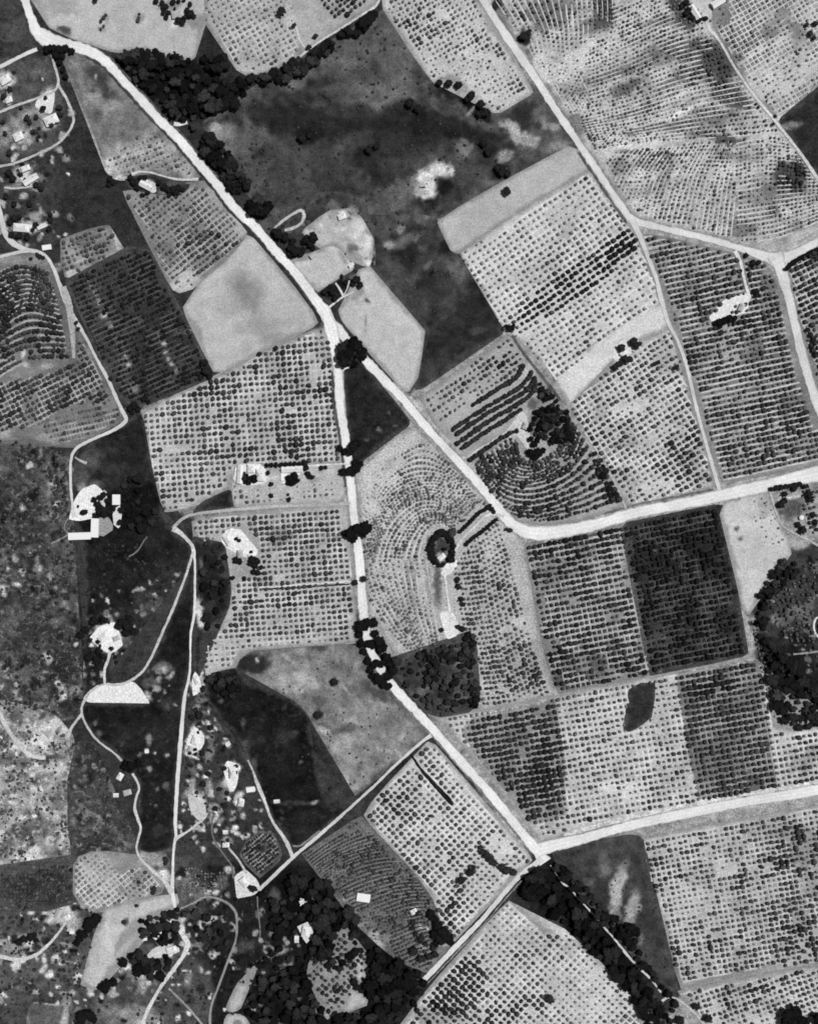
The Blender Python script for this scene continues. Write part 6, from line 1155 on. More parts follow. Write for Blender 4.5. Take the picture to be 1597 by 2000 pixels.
# striped block
stripe = [(1244, 464), (1262, 458), (1340, 474), (1400, 490), (1432, 496), (1492, 514), (1512, 544), (1526, 600), (1548, 700), (1574, 800), (1590, 838), (1640, 830), (1640, 892), (1597, 902), (1500, 922), (1412, 942), (1400, 900), (1378, 815), (1354, 735), (1324, 640), (1298, 560), (1270, 500)]
grid(stripe, 12.2, 9.9, 11.0, 3.9, .040, 'striped orchard around the branching farmyard', und=112, fur=192, cross=False, origin=(1400, 900), miss=.03, jit=.4, rvar=.16,
     patches=[(1480, 690, 90, 12, 12, 1.1, .8, 0), (1500, 620, 60, 24, 12, 1.12, .7, 0), (1440, 700, 80, 26, 12, .85, 1.6, .05), (1410, 770, 50, 20, 12, .8, 1.5, .1), (1490, 530, 20, 30, 0, .9, 1.6, .2), (1310, 650, 14, 60, -15, .8, 1.4, .2), (1390, 530, 70, 20, 12, 1.0, 1.3, 0), (1520, 860, 80, 40, 12, 1.15, .8, 0), (1270, 480, 20, 20, 0, .9, 1.3, .3), (1385, 870, 12, 60, -15, .85, 1.4, .15), (1490, 760, 40, 20, 10, .85, 1.6, .1)])
grid([(1540, 526), (1560, 508), (1597, 488), (1640, 466), (1640, 812), (1606, 780), (1592, 720), (1570, 650), (1552, 590)], 26, 10.5, 11.2, 4.1, .036, 'orchard right of the forked road', und=92, fur=190, origin=(1580, 600), miss=.03, patches=[(1580, 505, 50, 10, 28, 1.4, .6, -.1)])
# great regular block
block = [(280, 806), (302, 796), (340, 776), (400, 749), (440, 732), (500, 698), (560, 672), (612, 648), (636, 644), (642, 665), (648, 720), (654, 790), (660, 860), (664, 902), (560, 903), (512, 904), (458, 906), (448, 935), (440, 950), (392, 974), (345, 994), (322, 996), (314, 976), (302, 930), (290, 870), (284, 830)]
grid(block, 4.8, 11.1, 11.3, 3.8, .036, 'large regular orchard west of the road fork', fur=198, origin=(440, 800), miss=.025, jit=.35, rvar=.15,
     patches=[(345, 876, 26, 7, 4, 1, 1, .9), (572, 803, 10, 6, 0, 1, 1, .9), (300, 840, 20, 40, 0, .85, 1.5, .1), (620, 730, 14, 24, 0, .8, 1.5, .5), (420, 760, 60, 16, 5, 1.25, .7, 0), (430, 885, 70, 16, 5, 1.2, .7, 0), (360, 900, 60, 40, 0, .95, 1.3, 0), (590, 850, 60, 50, 5, 1.12, .8, 0), (460, 700, 60, 14, 25, 1.1, .8, 0), (620, 660, 20, 14, 0, .8, 1.3, .2), (350, 985, 30, 8, 0, .8, 1.3, .2)])
grid([(455, 948), (520, 946), (560, 952), (600, 942), (668, 935), (670, 955), (664, 974), (560, 980), (458, 984)], 4.8, 11.1, 10.8, 2.3, .10, 'small trees of the farmstead plot', origin=(460, 960), miss=.22, jit=.5, rvar=.3, patches=[(540, 955, 30, 20, 0, .7, 1.3, .7), (480, 970, 30, 10, 0, 1.2, .7, 0)])
split = [(378, 1022), (400, 1014), (480, 1004), (560, 997), (664, 988), (670, 1040), (684, 1100), (688, 1180), (686, 1248), (640, 1253), (560, 1258), (500, 1263), (470, 1270), (458, 1290), (450, 1302), (420, 1310), (402, 1312), (400, 1290), (404, 1262), (426, 1238), (450, 1222), (458, 1150), (470, 1132), (498, 1128), (506, 1100), (508, 1060), (476, 1032), (450, 1028), (420, 1058), (400, 1058), (386, 1046)]
grid(split, 4.6, 10.7, 10.8, 3.6, .036, 'orchard split by the thin white path', fur=196, origin=(520, 1140), miss=.02, jit=.35, rvar=.14,
     patches=[(600, 1050, 80, 30, 5, 1.1, .85, 0), (500, 1040, 40, 26, 5, 1.12, .8, 0), (560, 1210, 90, 30, 4, .9, 1.3, .03), (546, 1128, 10, 8, 0, 1, 1, .8), (430, 1285, 40, 40, 0, .75, 1.5, .15), (480, 1190, 50, 40, 0, 1.12, .75, 0), (560, 1250, 120, 12, 3, .75, 1.5, .1)])
# horseshoe west: rows wrap round the ringed garden
hs = [[(704, 1010), (740, 925), (790, 885), (840, 870), (900, 918), (960, 985)], [(706, 1060), (735, 990), (770, 945), (822, 925), (880, 935), (930, 985)], [(722, 1165), (738, 1070), (770, 1010), (822, 975), (870, 985), (905, 1020)], [(790, 1215), (782, 1110), (800, 1050), (830, 1015), (860, 1010), (880, 1030)], [(824, 1215), (822, 1110), (828, 1060), (842, 1034), (862, 1026), (888, 1036)]]
hs2 = [[(694, 1050), (716, 1150), (752, 1215), (800, 1270)], [(722, 1040), (740, 1130), (775, 1200), (820, 1270)], [(790, 1090), (800, 1150), (815, 1210), (835, 1262)], [(838, 1095), (846, 1150), (854, 1205), (862, 1256)]]
contour([(806, 838), (830, 856), (878, 904), (930, 962), (950, 985), (930, 1010), (890, 1036), (862, 1040), (836, 1050), (832, 1100), (790, 1096), (740, 1098), (712, 1100), (706, 1040), (700, 985), (698, 932), (742, 890), (775, 854)], hs, 7.9, 10.2, 2.6, .09, 'horseshoe orchard west of the ringed garden', fur=196, miss=.05, jit=.3, rvar=.18,
        patches=[(740, 905, 50, 40, -30, .6, 1.6, .75), (715, 960, 26, 60, 0, .6, 1.5, .7), (870, 960, 30, 30, 0, .95, 1.1, .1)])
contour([(712, 1100), (740, 1098), (790, 1092), (830, 1090), (846, 1120), (858, 1200), (866, 1250), (818, 1276), (790, 1278), (768, 1262), (740, 1208), (722, 1196)], hs2, 8.4, 9.8, 2.7, .085, 'lower horseshoe orchard east of the straight road', fur=192, miss=.08, jit=.6, rvar=.2, patches=[(832, 1150, 12, 56, 5, .8, 1.2, .3), (720, 1120, 20, 40, 0, 1, 1, .1)])
hs3 = [[(884, 1120), (890, 1180), (904, 1240), (930, 1330), (936, 1395)], [(925, 1045), (940, 1110), (955, 1200), (985, 1300), (1010, 1380)], [(975, 1010), (1000, 1090), (1025, 1180), (1055, 1290), (1085, 1365)]]
contour([(975, 1018), (1000, 1045), (1018, 1064), (1026, 1110), (1040, 1180), (1052, 1250), (1062, 1310), (1078, 1354), (1000, 1372), (940, 1380), (944, 1350), (932, 1300), (930, 1236), (902, 1232), (896, 1190), (884, 1120), (900, 1080), (935, 1045)], hs3, 10, 10.4, 3.2, .05, 'orchard between the garden drive and the dark gapped block', miss=.04, jit=.5, rvar=.16,
        patches=[(960, 1060, 40, 40, 0, .8, 1.4, .1), (1015, 1215, 18, 14, 0, .7, 1, .7), (1020, 1300, 60, 50, 0, 1.2, .7, 0), (900, 1180, 14, 50, 0, .8, 1.2, .3)])
# hillock, NE of the road
h_top = [(824, 782), (845, 764), (900, 726), (960, 686), (988, 660), (1008, 674), (1024, 700), (1020, 730), (985, 752), (940, 775), (900, 800), (868, 830), (845, 808)]
grid(h_top, 34, 10.8, 10.8, 3.1, .05, 'top of the hillock orchard', origin=(900, 740), miss=.04, patches=[(930, 760, 60, 12, 34, .8, 1.6, .2), (985, 700, 30, 26, 0, 1.15, .5, .1), (850, 800, 30, 20, 0, .85, 1.5, .2)])
hedge_rows = [[(925, 790), (975, 758), (1008, 738), (1020, 715)], [(885, 838), (935, 805), (985, 775), (1020, 752), (1038, 728)], [(893, 847), (945, 812), (1000, 780), (1028, 762), (1044, 740)], [(893, 866), (950, 826), (1000, 796), (1035, 772), (1046, 752)], [(902, 875), (960, 836), (985, 822), (1015, 800)], [(918, 898), (950, 876), (985, 852), (1008, 842)]]
for hr in hedge_rows:
    q = resample(hr, max(6, int(sum(math.dist(a, b_) for a, b_ in zip(hr[:-1], hr[1:])) / 6.2)))
    for p in q: TREES.append((p[0] + random.uniform(-.6, .6), p[1] + random.uniform(-.6, .6), random.uniform(3.7, 4.8), random.uniform(.018, .032), 'thick hedge-like rows on the hillock'))
hl = [[(1005, 850), (1012, 890), (1045, 902), (1085, 880), (1110, 830), (1090, 785)], [(940, 890), (985, 940), (1045, 948), (1110, 918), (1148, 868)], [(930, 905), (975, 975), (1045, 992), (1130, 965), (1190, 930)], [(940, 945), (985, 1010), (1050, 1024), (1130, 1012), (1220, 985)]]
contour([(926, 902), (960, 878), (1000, 852), (1016, 870), (1035, 888), (1060, 886), (1085, 868), (1105, 840), (1100, 800), (1118, 820), (1145, 858), (1180, 912), (1205, 955), (1212, 984), (1180, 998), (1120, 1014), (1050, 1019), (1010, 1010), (988, 996), (962, 966), (940, 940)], hl, 8.6, 10.6, 4.0, .030, 'ring rows around the foot of the hillock', und=88, fur=175, miss=.05, jit=.6, rvar=.18,
        patches=[(1020, 920, 20, 16, 0, .85, 1.6, .1), (1150, 960, 30, 20, 0, 1, 1, .3)])
# dark gapped block and black block
grid([(1028, 1066), (1060, 1057), (1140, 1047), (1216, 1031), (1225, 1100), (1240, 1180), (1258, 1260), (1268, 1316), (1180, 1332), (1092, 1352), (1072, 1310), (1056, 1240), (1042, 1160)], 11.3, 10.2, 11.8, 4.3, .024, 'dark gapped block south of the wide bend', und=74, fur=178, origin=(1060, 1100), miss=.04, jit=.5, rvar=.16,
     patches=[(1200, 1140, 40, 90, 0, 1.0, 1.3, .1), (1090, 1190, 50, 60, 0, .95, 1.2, .03), (1140, 1052, 90, 8, 9, 1.2, .8, 0)])
grid([(1218, 1030), (1300, 1012), (1400, 990), (1412, 1050), (1428, 1120), (1440, 1190), (1448, 1240), (1454, 1274), (1400, 1286), (1320, 1302), (1272, 1314), (1260, 1260), (1240, 1180), (1228, 1100)], 11.3, 9.6, 11.6, 4.3, .012, 'nearly black planted block south of the curving road', fur=84, origin=(1060, 1100), miss=.14, jit=.8, rvar=.2)
# south east block
se = [(864, 1406), (900, 1398), (980, 1386), (1085, 1364), (1180, 1344), (1270, 1328), (1320, 1317), (1420, 1297), (1468, 1288), (1486, 1300), (1498, 1360), (1512, 1425), (1530, 1432), (1600, 1424), (1640, 1430), (1640, 1512), (1597, 1520), (1500, 1542), (1380, 1565), (1280, 1585), (1180, 1606), (1090, 1624), (1062, 1634), (1036, 1606), (986, 1542), (931, 1476), (896, 1440)]
grid(se, 10.2, 10.7, 12.0, 3.0, .07, 'long orchard above the bottom right road', fur=206, origin=(1300, 1450), miss=.03, jit=.4, rvar=.16,
     patches=[([(935, 1398), (1085, 1366), (1096, 1450), (1104, 1520), (1100, 1590), (1040, 1606), (985, 1540), (935, 1470), (908, 1432)], 4.7, .024), ([(1322, 1312), (1484, 1288), (1500, 1420), (1518, 1545), (1366, 1572), (1345, 1480), (1335, 1390)], 4.3, .032), (1400, 1340, 60, 16, 10, 1.3, .45, 0), (1200, 1560, 60, 24, 10, .75, 1.6, .25), (900, 1420, 20, 30, 0, .9, 1, .1), (1560, 1480, 60, 50, 0, 1.15, .6, 0), (1350, 1500, 12, 60, -5, .8, 1.4, .1), (1000, 1570, 30, 30, 0, 1.1, .6, .1), (1060, 1500, 20, 60, 0, 1.2, .6, 0)])
grid([(1254, 1642), (1320, 1628), (1420, 1610), (1500, 1596), (1597, 1578), (1640, 1570), (1640, 1868), (1597, 1876), (1500, 1892), (1400, 1908), (1334, 1922), (1316, 1880), (1300, 1800), (1272, 1720), (1258, 1680)], 10.8, 10.4, 10.5, 3.1, .055, 'wide finely dotted orchard in the bottom right', fur=194, origin=(1400, 1750), miss=.06, jit=.4, rvar=.3,
     patches=[(1418, 1702, 26, 12, 10, .8, 1, .85), (1345, 1760, 50, 50, 0, .8, 1.5, .12), (1560, 1650, 60, 50, 10, 1.3, .6, 0), (1570, 1780, 60, 90, 0, 1.25, .6, 0), (1400, 1840, 60, 14, 10, 1.2, .6, 0), (1440, 1840, 20, 10, 0, 1, 1, .5), (1500, 1700, 60, 30, 10, 1.2, .7, 0), (1360, 1670, 40, 20, 0, 1.0, .8, .1)])
grid([(1326, 1940), (1400, 1926), (1500, 1908), (1597, 1890), (1640, 1880), (1640, 2040), (1390, 2040), (1372, 1990), (1350, 1966)], 20, 10.5, 10.6, 3.1, .055, 'corner orchard with the round black trees', fur=198, origin=(1450, 1950), miss=.08, rvar=.22, patches=[(1460, 1945, 60, 14, 18, 1.2, .6, 0), (1390, 1990, 20, 20, 0, 1, 1, .4), (1500, 1990, 40, 12, 0, .8, 1.2, .5)])
grid([(992, 1762), (1010, 1776), (1040, 1803), (1062, 1822), (1084, 1822), (1100, 1820), (1118, 1838), (1150, 1866), (1180, 1896), (1200, 1920), (1230, 1955), (1250, 2000), (1260, 2040), (760, 2040), (800, 1990), (832, 1944), (858, 1912), (905, 1860), (952, 1806)], 47, 11.7, 11.3, 3.0, .07, 'diamond-planted orchard left of the double windbreak', fur=205, origin=(1000, 1890), miss=.02, jit=.4, rvar=.16,
     patches=[(895, 1925, 70, 50, 45, -4.6, .022, -.1), (985, 1975, 90, 24, 20, -4.1, .03, -.1), (1130, 1930, 70, 60, -40, .72, 1.8, .05), (1000, 1800, 50, 30, -40, .82, 1.3, .03), (970, 1860, 40, 30, 0, 1, .7, 0), (830, 1990, 60, 40, 0, 1.3, .4, 0)])
grid([(838, 1454), (850, 1462), (876, 1492), (924, 1550), (980, 1618), (1022, 1664), (1034, 1682), (1002, 1702), (956, 1758), (908, 1810), (888, 1832), (872, 1822), (856, 1790), (850, 1750), (826, 1720), (800, 1686), (774, 1664), (752, 1638), (716, 1594), (736, 1562), (774, 1520), (804, 1490)], 42, 11.3, 11.3, 3.6, .045, 'sunlit orchard in the angle above the lower crossroads', fur=210, origin=(850, 1600), miss=.02, jit=.4, rvar=.15,
     patches=[(925, 1560, 100, 22, -48, .75, 1.6, .18), (975, 1650, 30, 20, -40, .8, 1.4, .7), (810, 1700, 50, 14, -48, 1.25, .6, 0), (960, 1720, 36, 60, -40, .72, 1.7, .05), (880, 1770, 26, 50, -40, 1.2, .6, 0), (790, 1590, 60, 40, 0, 1.08, .75, 0), (905, 1712, 24, 14, 0, 1, 1, .4)])
gr = [[(560, 1700), (640, 1640), (720, 1600), (780, 1600)], [(600, 1740), (680, 1690), (760, 1672), (850, 1680)], [(640, 1800), (720, 1770), (800, 1745), (880, 1750)], [(700, 1880), (770, 1855), (830, 1830), (900, 1820)], [(720, 1930), (800, 1920), (860, 1900), (920, 1880)]]
contour([(594, 1670), (622, 1654), (660, 1628), (702, 1602), (744, 1644), (792, 1692), (818, 1726), (840, 1758), (842, 1800), (860, 1836), (850, 1870), (834, 1894), (815, 1888), (770, 1864), (742, 1844), (704, 1804), (684, 1764), (655, 1736), (620, 1702)], gr, 7.2, 7.6, 2.6, .045, 'finely striped dark orchard around the small white shed', und=58, fur=120, miss=.14, jit=.8, rvar=.3, patches=[(700, 1757, 26, 12, 0, 1, 1, .95), (735, 1835, 10, 22, 40, 1, 1, .7), (690, 1782, 30, 8, 0, 1, 1, .4), (812, 1780, 12, 12, 0, 1, 1, .9)])
# west
grid([(205, 325), (212, 312), (262, 268), (300, 262), (330, 272), (360, 308), (384, 340), (372, 344), (300, 330), (262, 337), (240, 342), (212, 338)], 21, 9.0, 11.2, 2.5, .09, 'small-treed orchard in the grey wedge west of the main road', origin=(250, 300), miss=.16, jit=.7, rvar=.25)
grid([(246, 378), (264, 386), (330, 376), (372, 366), (396, 362), (420, 390), (452, 424), (478, 456), (468, 474), (434, 508), (398, 536), (374, 560), (350, 566), (340, 560), (326, 540), (308, 500), (298, 466), (270, 420)], 38, 9.4, 11, 3.2, .045, 'grey orchard block between the dark plot and the pale field', und=100, fur=165, origin=(350, 450), miss=.07, jit=.7, rvar=.2,
     patches=[(456, 440, 30, 30, -40, .7, 1.8, .45), (360, 548, 26, 20, 0, .7, 1.4, .55), (400, 470, 50, 40, 0, 1.15, .7, 0), (420, 400, 20, 30, -40, .8, 1.4, .1)])
grid([(120, 470), (172, 450), (212, 443), (222, 458), (232, 488), (212, 503), (172, 520), (140, 538), (130, 534), (122, 505)], 20, 9.5, 10.2, 3.4, .05, 'small patch above the dark orchard', origin=(170, 490), miss=.12, jit=.8)
grid([(132, 550), (168, 534), (242, 500), (254, 488), (294, 496), (318, 554), (342, 592), (368, 642), (396, 702), (408, 738), (378, 750), (335, 768), (300, 784), (264, 784), (240, 772), (220, 733), (196, 690), (164, 620)], 24, 7.4, 10.2, 3.1, .014, 'dark orchard with two broken bright seams', fur=88, cross=False, origin=(200, 600), miss=.1, jit=.7, rvar=.2,
     patches=[(205, 615, 7, 50, 27, 1, 1, .75), (250, 700, 6, 24, 20, 1, 1, .7), (328, 692, 6, 50, 22, 1, 1, .75), (262, 760, 14, 8, 0, 1, 1, .6), (200, 660, 20, 70, 28, .95, 1.6, 0)])
wa = [[(-60, 560), (0, 525), (50, 512), (100, 540)], [(-60, 640), (0, 585), (50, 560), (112, 572)], [(-60, 700), (0, 640), (55, 604), (120, 620)], [(-60, 740), (0, 690), (60, 664), (132, 664)], [(-60, 790), (0, 742), (60, 712), (142, 706)]]
contour([(-40, 560), (0, 528), (50, 512), (96, 526), (104, 560), (116, 600), (128, 660), (136, 706), (110, 722), (60, 735), (20, 742), (-40, 750)], wa, 9.0, 11.2, 4.6, .024, 'arching rows on the left edge', und=82, fur=172, miss=.05, jit=.5, patches=[(46, 700, 14, 14, 0, 1, 1, .8), (90, 715, 16, 6, 0, .8, 1.4, .6)])
grid([(-40, 745), (20, 745), (70, 735), (110, 725), (140, 712), (150, 698), (148, 660), (158, 662), (182, 704), (206, 750), (228, 790), (200, 792), (140, 790), (80, 830), (30, 838), (-40, 850)], 27, 9.6, 10.4, 4.0, .030, 'slanting rows beside the winding lane', und=100, fur=168, origin=(100, 770), miss=.04, jit=.5, patches=[(40, 740, 50, 10, 0, .9, 1.3, .2), (40, 820, 60, 16, 15, .9, 1.3, .1)])
grid([(80, 836), (140, 796), (232, 794), (236, 818), (205, 836), (160, 858), (140, 866), (110, 862)], 14, 6.5, 11, 2.6, .055, 'narrow low rows above the hooked lane', fur=165, origin=(150, 830), miss=.12, jit=.5, rvar=.2)
grid([(145, 1692), (160, 1675), (186, 1665), (204, 1667), (216, 1688), (232, 1706), (262, 1696), (272, 1690), (300, 1712), (314, 1732), (290, 1750), (250, 1760), (205, 1772), (182, 1776), (162, 1764), (146, 1742), (148, 1722)], 38, 9.4, 9.6, 2.4, .10, 'small pale patch beside the lane end', fur=196, miss=.1, jit=.6, patches=[(275, 1715, 24, 26, 0, 1.15, .7, 0)])
grid([(472, 1668), (482, 1648), (506, 1628), (528, 1626), (540, 1642), (549, 1668), (520, 1700), (508, 1710), (498, 1696), (484, 1686)], 40, 5.5, 7.4, 2.8, .03, 'small dark striped plot', und=40, fur=150, miss=.08, jit=.5)
grid([(606, 1880), (655, 1862), (664, 1815), (680, 1815), (686, 1866), (712, 1862), (716, 1890), (710, 1912), (690, 1925), (682, 1960), (660, 1970), (640, 1980), (634, 1950), (612, 1928), (600, 1900)], 50, 10.2, 10.2, 3.9, .025, 'little glade in the bottom woods', origin=(650, 1900), miss=.04, jit=.7)
grid([(400, 1700), (372, 1690), (352, 1700), (350, 1760), (400, 1745), (440, 1735), (440, 1700)], 5, 6, 6, 2.1, .07, 'faint nursery rows right of the lane end', miss=.25, jit=.8)
grid([(-40, 1708), (60, 1704), (142, 1680), (146, 1705), (140, 1740), (100, 1764), (0, 1756), (-40, 1762)], 0, 7.5, 8, 2.8, .03, 'dark patch of small plants left of the pale orchard patch', miss=.2, jit=1.0)
grid([(1500, 1150), (1530, 1110), (1590, 1095), (1640, 1090), (1640, 1420), (1590, 1300), (1530, 1240), (1500, 1190)], 14, 10, 9.5, 3.2, .04, 'rough orchard by the thick wood at the right edge', miss=.25, jit=1.4, rvar=.3)
grid([(1466, 1205), (1476, 1198), (1486, 1230), (1492, 1280), (1500, 1330), (1520, 1400), (1512, 1415), (1500, 1380), (1482, 1300), (1468, 1250)], 12, 7.5, 9, 2.7, .05, 'narrow tree strip between the black block and the thick wood', miss=.15, jit=.9)
grid([(1565, 950), (1640, 940), (1640, 1060), (1580, 1040), (1568, 1000)], 20, 9, 9, 3.4, .04, 'trees beyond the water tank', miss=.2, jit=1.2)
grid([(1455, 985), (1500, 965), (1516, 1010), (1535, 1060), (1500, 1080)], -70, 9, 9, 1.9, .10, 'sparse saplings on the pale tapering field', miss=.5, jit=1.2)

# ------------------------------------------------------------------ plant them: the 300 largest one by one, the rest as one
first_small = make_tree('orchard_tree', ME_SMALL[0], ME_TR_S, 'x', 'fruit tree', None)
vis = [t for t in TREES if 0 <= t[0] <= 1597 and 0 <= t[1] <= 2000]
vis.sort(key=lambda t: -t[2])
solo = vis[:300]; solo_set = set(id(t) for t in solo)
rest = [t for t in TREES if id(t) not in solo_set]
def placed(items, key, xy):
    """a word for where in its block every thing stands"""
    out = {}; by = {}
    for i, t in enumerate(items): by.setdefault(key(t), []).append(i)
    for k, ii in by.items():
        if len(ii) < 4:
            for i in ii: out[i] = ''
            continue
        X = [xy(items[i])[0] for i in ii]; Y = [xy(items[i])[1] for i in ii]
        fine = len(ii) > 9
        for i, x, y in zip(ii, X, Y):
            u = (x - min(X)) / (max(X) - min(X) + 1e-6); v = (y - min(Y)) / (max(Y) - min(Y) + 1e-6)
            if fine:
                a = ['top', 'upper', '', 'lower', 'bottom'][min(4, int(v * 5))]; b_ = ['leftmost', 'left', '', 'right', 'rightmost'][min(4, int(u * 5))]
            else:
                a = ['upper', '', 'lower'][min(2, int(v * 3))]; b_ = ['left', '', 'right'][min(2, int(u * 3))]
            out[i] = (a + ' ' + b_).strip() or 'central'
    return out
where = placed(solo, lambda t: t[4], lambda t: t[:2])
build_furrows()
for i, (px, py, r, sh, desc) in enumerate(solo):
    put_tree(first_small, i > 0, px, py, r, sh, (where[i] + ' full dark fruit tree, ').lstrip() + desc, 'full fruit trees in the ' + desc, ME_SMALL[i % len(ME_SMALL)])
print('orchard trees', len(TREES), 'of them single', len(solo))
stuff_mesh('orchard_trees', SMALL_V, [t[:4] for t in rest], 'thousands of smaller fruit trees standing in the rows of all the orchards', 'fruit trees')
# ------------------------------------------------------------------ woods, windbreaks, garden trees
BIG = []        # px, py, r, shade, label, group
def scatter(poly, gap, r0, r1, shade, label, group, n=4000, edge=0.0, dens=1.0):
    """trees of a wood, no two closer than gap"""
    xs = [p[0] for p in poly]; ys = [p[1] for p in poly]
    cx = RNG.uniform(min(xs), max(xs), n); cy = RNG.uniform(min(ys), max(ys), n)
    m = inside(poly, cx, cy); cx, cy = cx[m], cy[m]
    got = []
    for a, b_ in zip(cx, cy):
        if dens < 1 and fbm(np.array([a]), np.array([b_]), 26, 44, 2)[0] > .25 + .5 * dens: continue
        if all((a - g[0]) ** 2 + (b_ - g[1]) ** 2 > gap * gap for g in got): got.append((a, b_))
    for a, b_ in got: BIG.append((a, b_, random.uniform(r0 * .75, r1 * 1.08), shade * random.choice([.6, .8, 1, 1.3, 1.9, 2.6]), label, group))
def T(px, py, r, label, shade=.02, group=None): BIG.append((px, py, r, shade, label, group))

scatter([(238, 116), (262, 103), (290, 100), (340, 110), (376, 116), (378, 122), (345, 134), (300, 128), (262, 130), (240, 124)], 10, 7, 10, .016, 'black crown in the thick belt along the foot of the top left pasture', 'trees of the belt under the top left pasture')
scatter([(244, 128), (300, 132), (345, 136), (385, 150), (430, 158), (470, 165), (490, 175), (470, 205), (430, 215), (400, 232), (384, 250), (360, 246), (335, 220), (300, 190), (265, 155)], 15, 7, 12, .014, 'dark broad crown in the wood beside the upper part of the main road', 'trees of the wood beside the upper main road', dens=.85)
scatter([(400, 118), (440, 112), (446, 140), (430, 148), (400, 140)], 13, 8, 11, .014, 'dark crown in the small triangle west of the top orchard', 'trees of the small triangle by the top orchard')
scatter([(482, 156), (520, 166), (556, 162), (592, 146), (618, 124), (612, 118), (600, 112), (574, 124), (556, 136), (530, 150), (500, 150)], 9.5, 7, 11, .014, 'black crown in the curved hedgerow below the top orchard', 'trees of the curved hedgerow below the top orchard')
scatter([(606, 116), (620, 122), (640, 106), (655, 92), (650, 82), (636, 86), (616, 102)], 8.5, 7, 9.5, .014, 'black crown in the middle clump of the curved hedgerow', 'trees of the middle hedgerow clump')
for i, (x, y, r) in enumerate([(668, 70, 9), (682, 66, 10), (697, 68, 9)]): T(x, y, r, 'dark bush-like tree in the short clump between hedgerow and thin track', .015, 'trees of the short clump by the thin track')
for i, (x, y, r) in enumerate([(708, 50, 11), (720, 42, 13), (730, 34, 10), (712, 58, 8)]): T(x, y, r, 'black tree in the last clump at the upper end of the curved hedgerow', .012, 'trees of the uppermost hedgerow clump')
scatter([(396, 268), (414, 268), (432, 278), (450, 304), (460, 330), (458, 342), (436, 350), (416, 320), (398, 296)], 10, 7.5, 11, .012, 'black crown in the belt hugging the north side of the main road', 'trees of the belt hugging the main road')
scatter([(436, 350), (460, 340), (478, 346), (490, 362), (480, 372), (466, 380), (452, 376)], 9.5, 7, 9.5, .012, 'black crown at the lower end of the roadside belt', 'trees at the lower end of the roadside belt')
scatter([(492, 398), (512, 390), (530, 400), (528, 414), (508, 422), (492, 414)], 10, 9, 11, .012, 'black crown in the round clump by the main road above the hairpin track', 'trees of the round clump above the hairpin track')
for x, y, r in [(545, 460, 10), (558, 466, 9), (536, 454, 7), (570, 488, 9), (580, 494, 10), (592, 490, 7), (567, 498, 7), (572, 474, 7), (588, 498, 6)]: T(x, y, r, 'dark tree in the shady group just inside the main road, south of the hairpin track', .014, 'trees of the shady group by the hairpin track')
for x, y, r in [(600, 470, 9), (612, 466, 10), (608, 478, 8), (612, 486, 5), (594, 474, 6)]: T(x, y, r, 'dark tree in the lobed clump on the corner of the bare lot', .014, 'trees of the lobed clump by the bare lot')
for x, y, r in [(697, 548, 8), (704, 558, 7), (676, 552, 5), (690, 556, 5), (640, 566, 6), (650, 572, 7), (634, 572, 6), (655, 584, 6), (646, 560, 5), (668, 540, 4)]: T(x, y, r, 'dark garden tree beside the forked white paths', .016, 'trees of the garden with forked paths')
scatter([(668, 674), (688, 668), (706, 674), (713, 684), (708, 700), (690, 712), (670, 712), (666, 692)], 10.5, 9, 12, .010, 'black crown in the big clump standing in the road fork', 'trees of the clump in the road fork')
T(694, 662, 5, 'small dark tree on the point of the fork above the black clump')
for x, y, r in [(664, 876, 7), (674, 882, 7), (690, 872, 10), (698, 866, 9), (684, 882, 9)]: T(x, y, r, 'black tree overhanging the road above the round white patch', .011, 'trees overhanging the road above the white patch')
for x, y, r in [(670, 922, 8), (682, 920, 9), (696, 916, 9), (703, 908, 8), (693, 906, 8), (690, 924, 7)]: T(x, y, r, 'black tree overhanging the road below the round white patch', .011, 'trees overhanging the road below the white patch')
for x, y, r in [(676, 1042, 9), (688, 1040, 12), (702, 1034, 14), (716, 1028, 12), (712, 1040, 10), (690, 1052, 9)]: T(x, y, r, 'black tree in the oval clump covering the middle of the straight south road', .009, 'trees of the oval clump across the south road')
T(694, 1137, 6, 'small round dark tree on the left of the road opposite the thin white path'); T(711, 1130, 6.5, 'small round dark tree on the right of the road opposite the thin white path')
for x, y, r in [(704, 1222, 11), (718, 1214, 10), (730, 1216, 9), (702, 1238, 8), (732, 1236, 8), (742, 1250, 10), (706, 1256, 8), (722, 1256, 9), (750, 1264, 9), (710, 1272, 7), (742, 1268, 8), (718, 1290, 8), (730, 1298, 8), (755, 1282, 9), (762, 1296, 9), (724, 1308, 8), (738, 1324, 10), (748, 1332, 10), (758, 1320, 10), (768, 1308, 10), (750, 1294, 7), (730, 1320, 8), (715, 1224, 7), (722, 1257, 8), (728, 1262, 6), (738, 1293, 8), (744, 1299, 6), (752, 1336, 9), (760, 1340, 7)]:
    T(x, y, r, 'black roadside tree in the long avenue clump above the road bend', .010, 'trees of the long avenue clump above the bend')
# little wood by the bend
scatter([(815, 1284), (828, 1272), (862, 1262), (900, 1256), (908, 1238), (924, 1238), (928, 1290), (918, 1308), (930, 1336), (938, 1350), (932, 1376), (922, 1382), (916, 1356), (912, 1320), (890, 1290), (860, 1292), (830, 1292)], 9.5, 6, 8.5, .016, 'dark crown on the lobed edge of the little wood by the road bend', 'trees along the edge of the little wood')
scatter([(775, 1290), (820, 1294), (870, 1300), (905, 1312), (912, 1350), (900, 1382), (860, 1396), (815, 1360), (782, 1322)], 13, 5, 9, .022, 'dark crown inside the little wood by the road bend', 'trees inside the little wood', dens=.75)
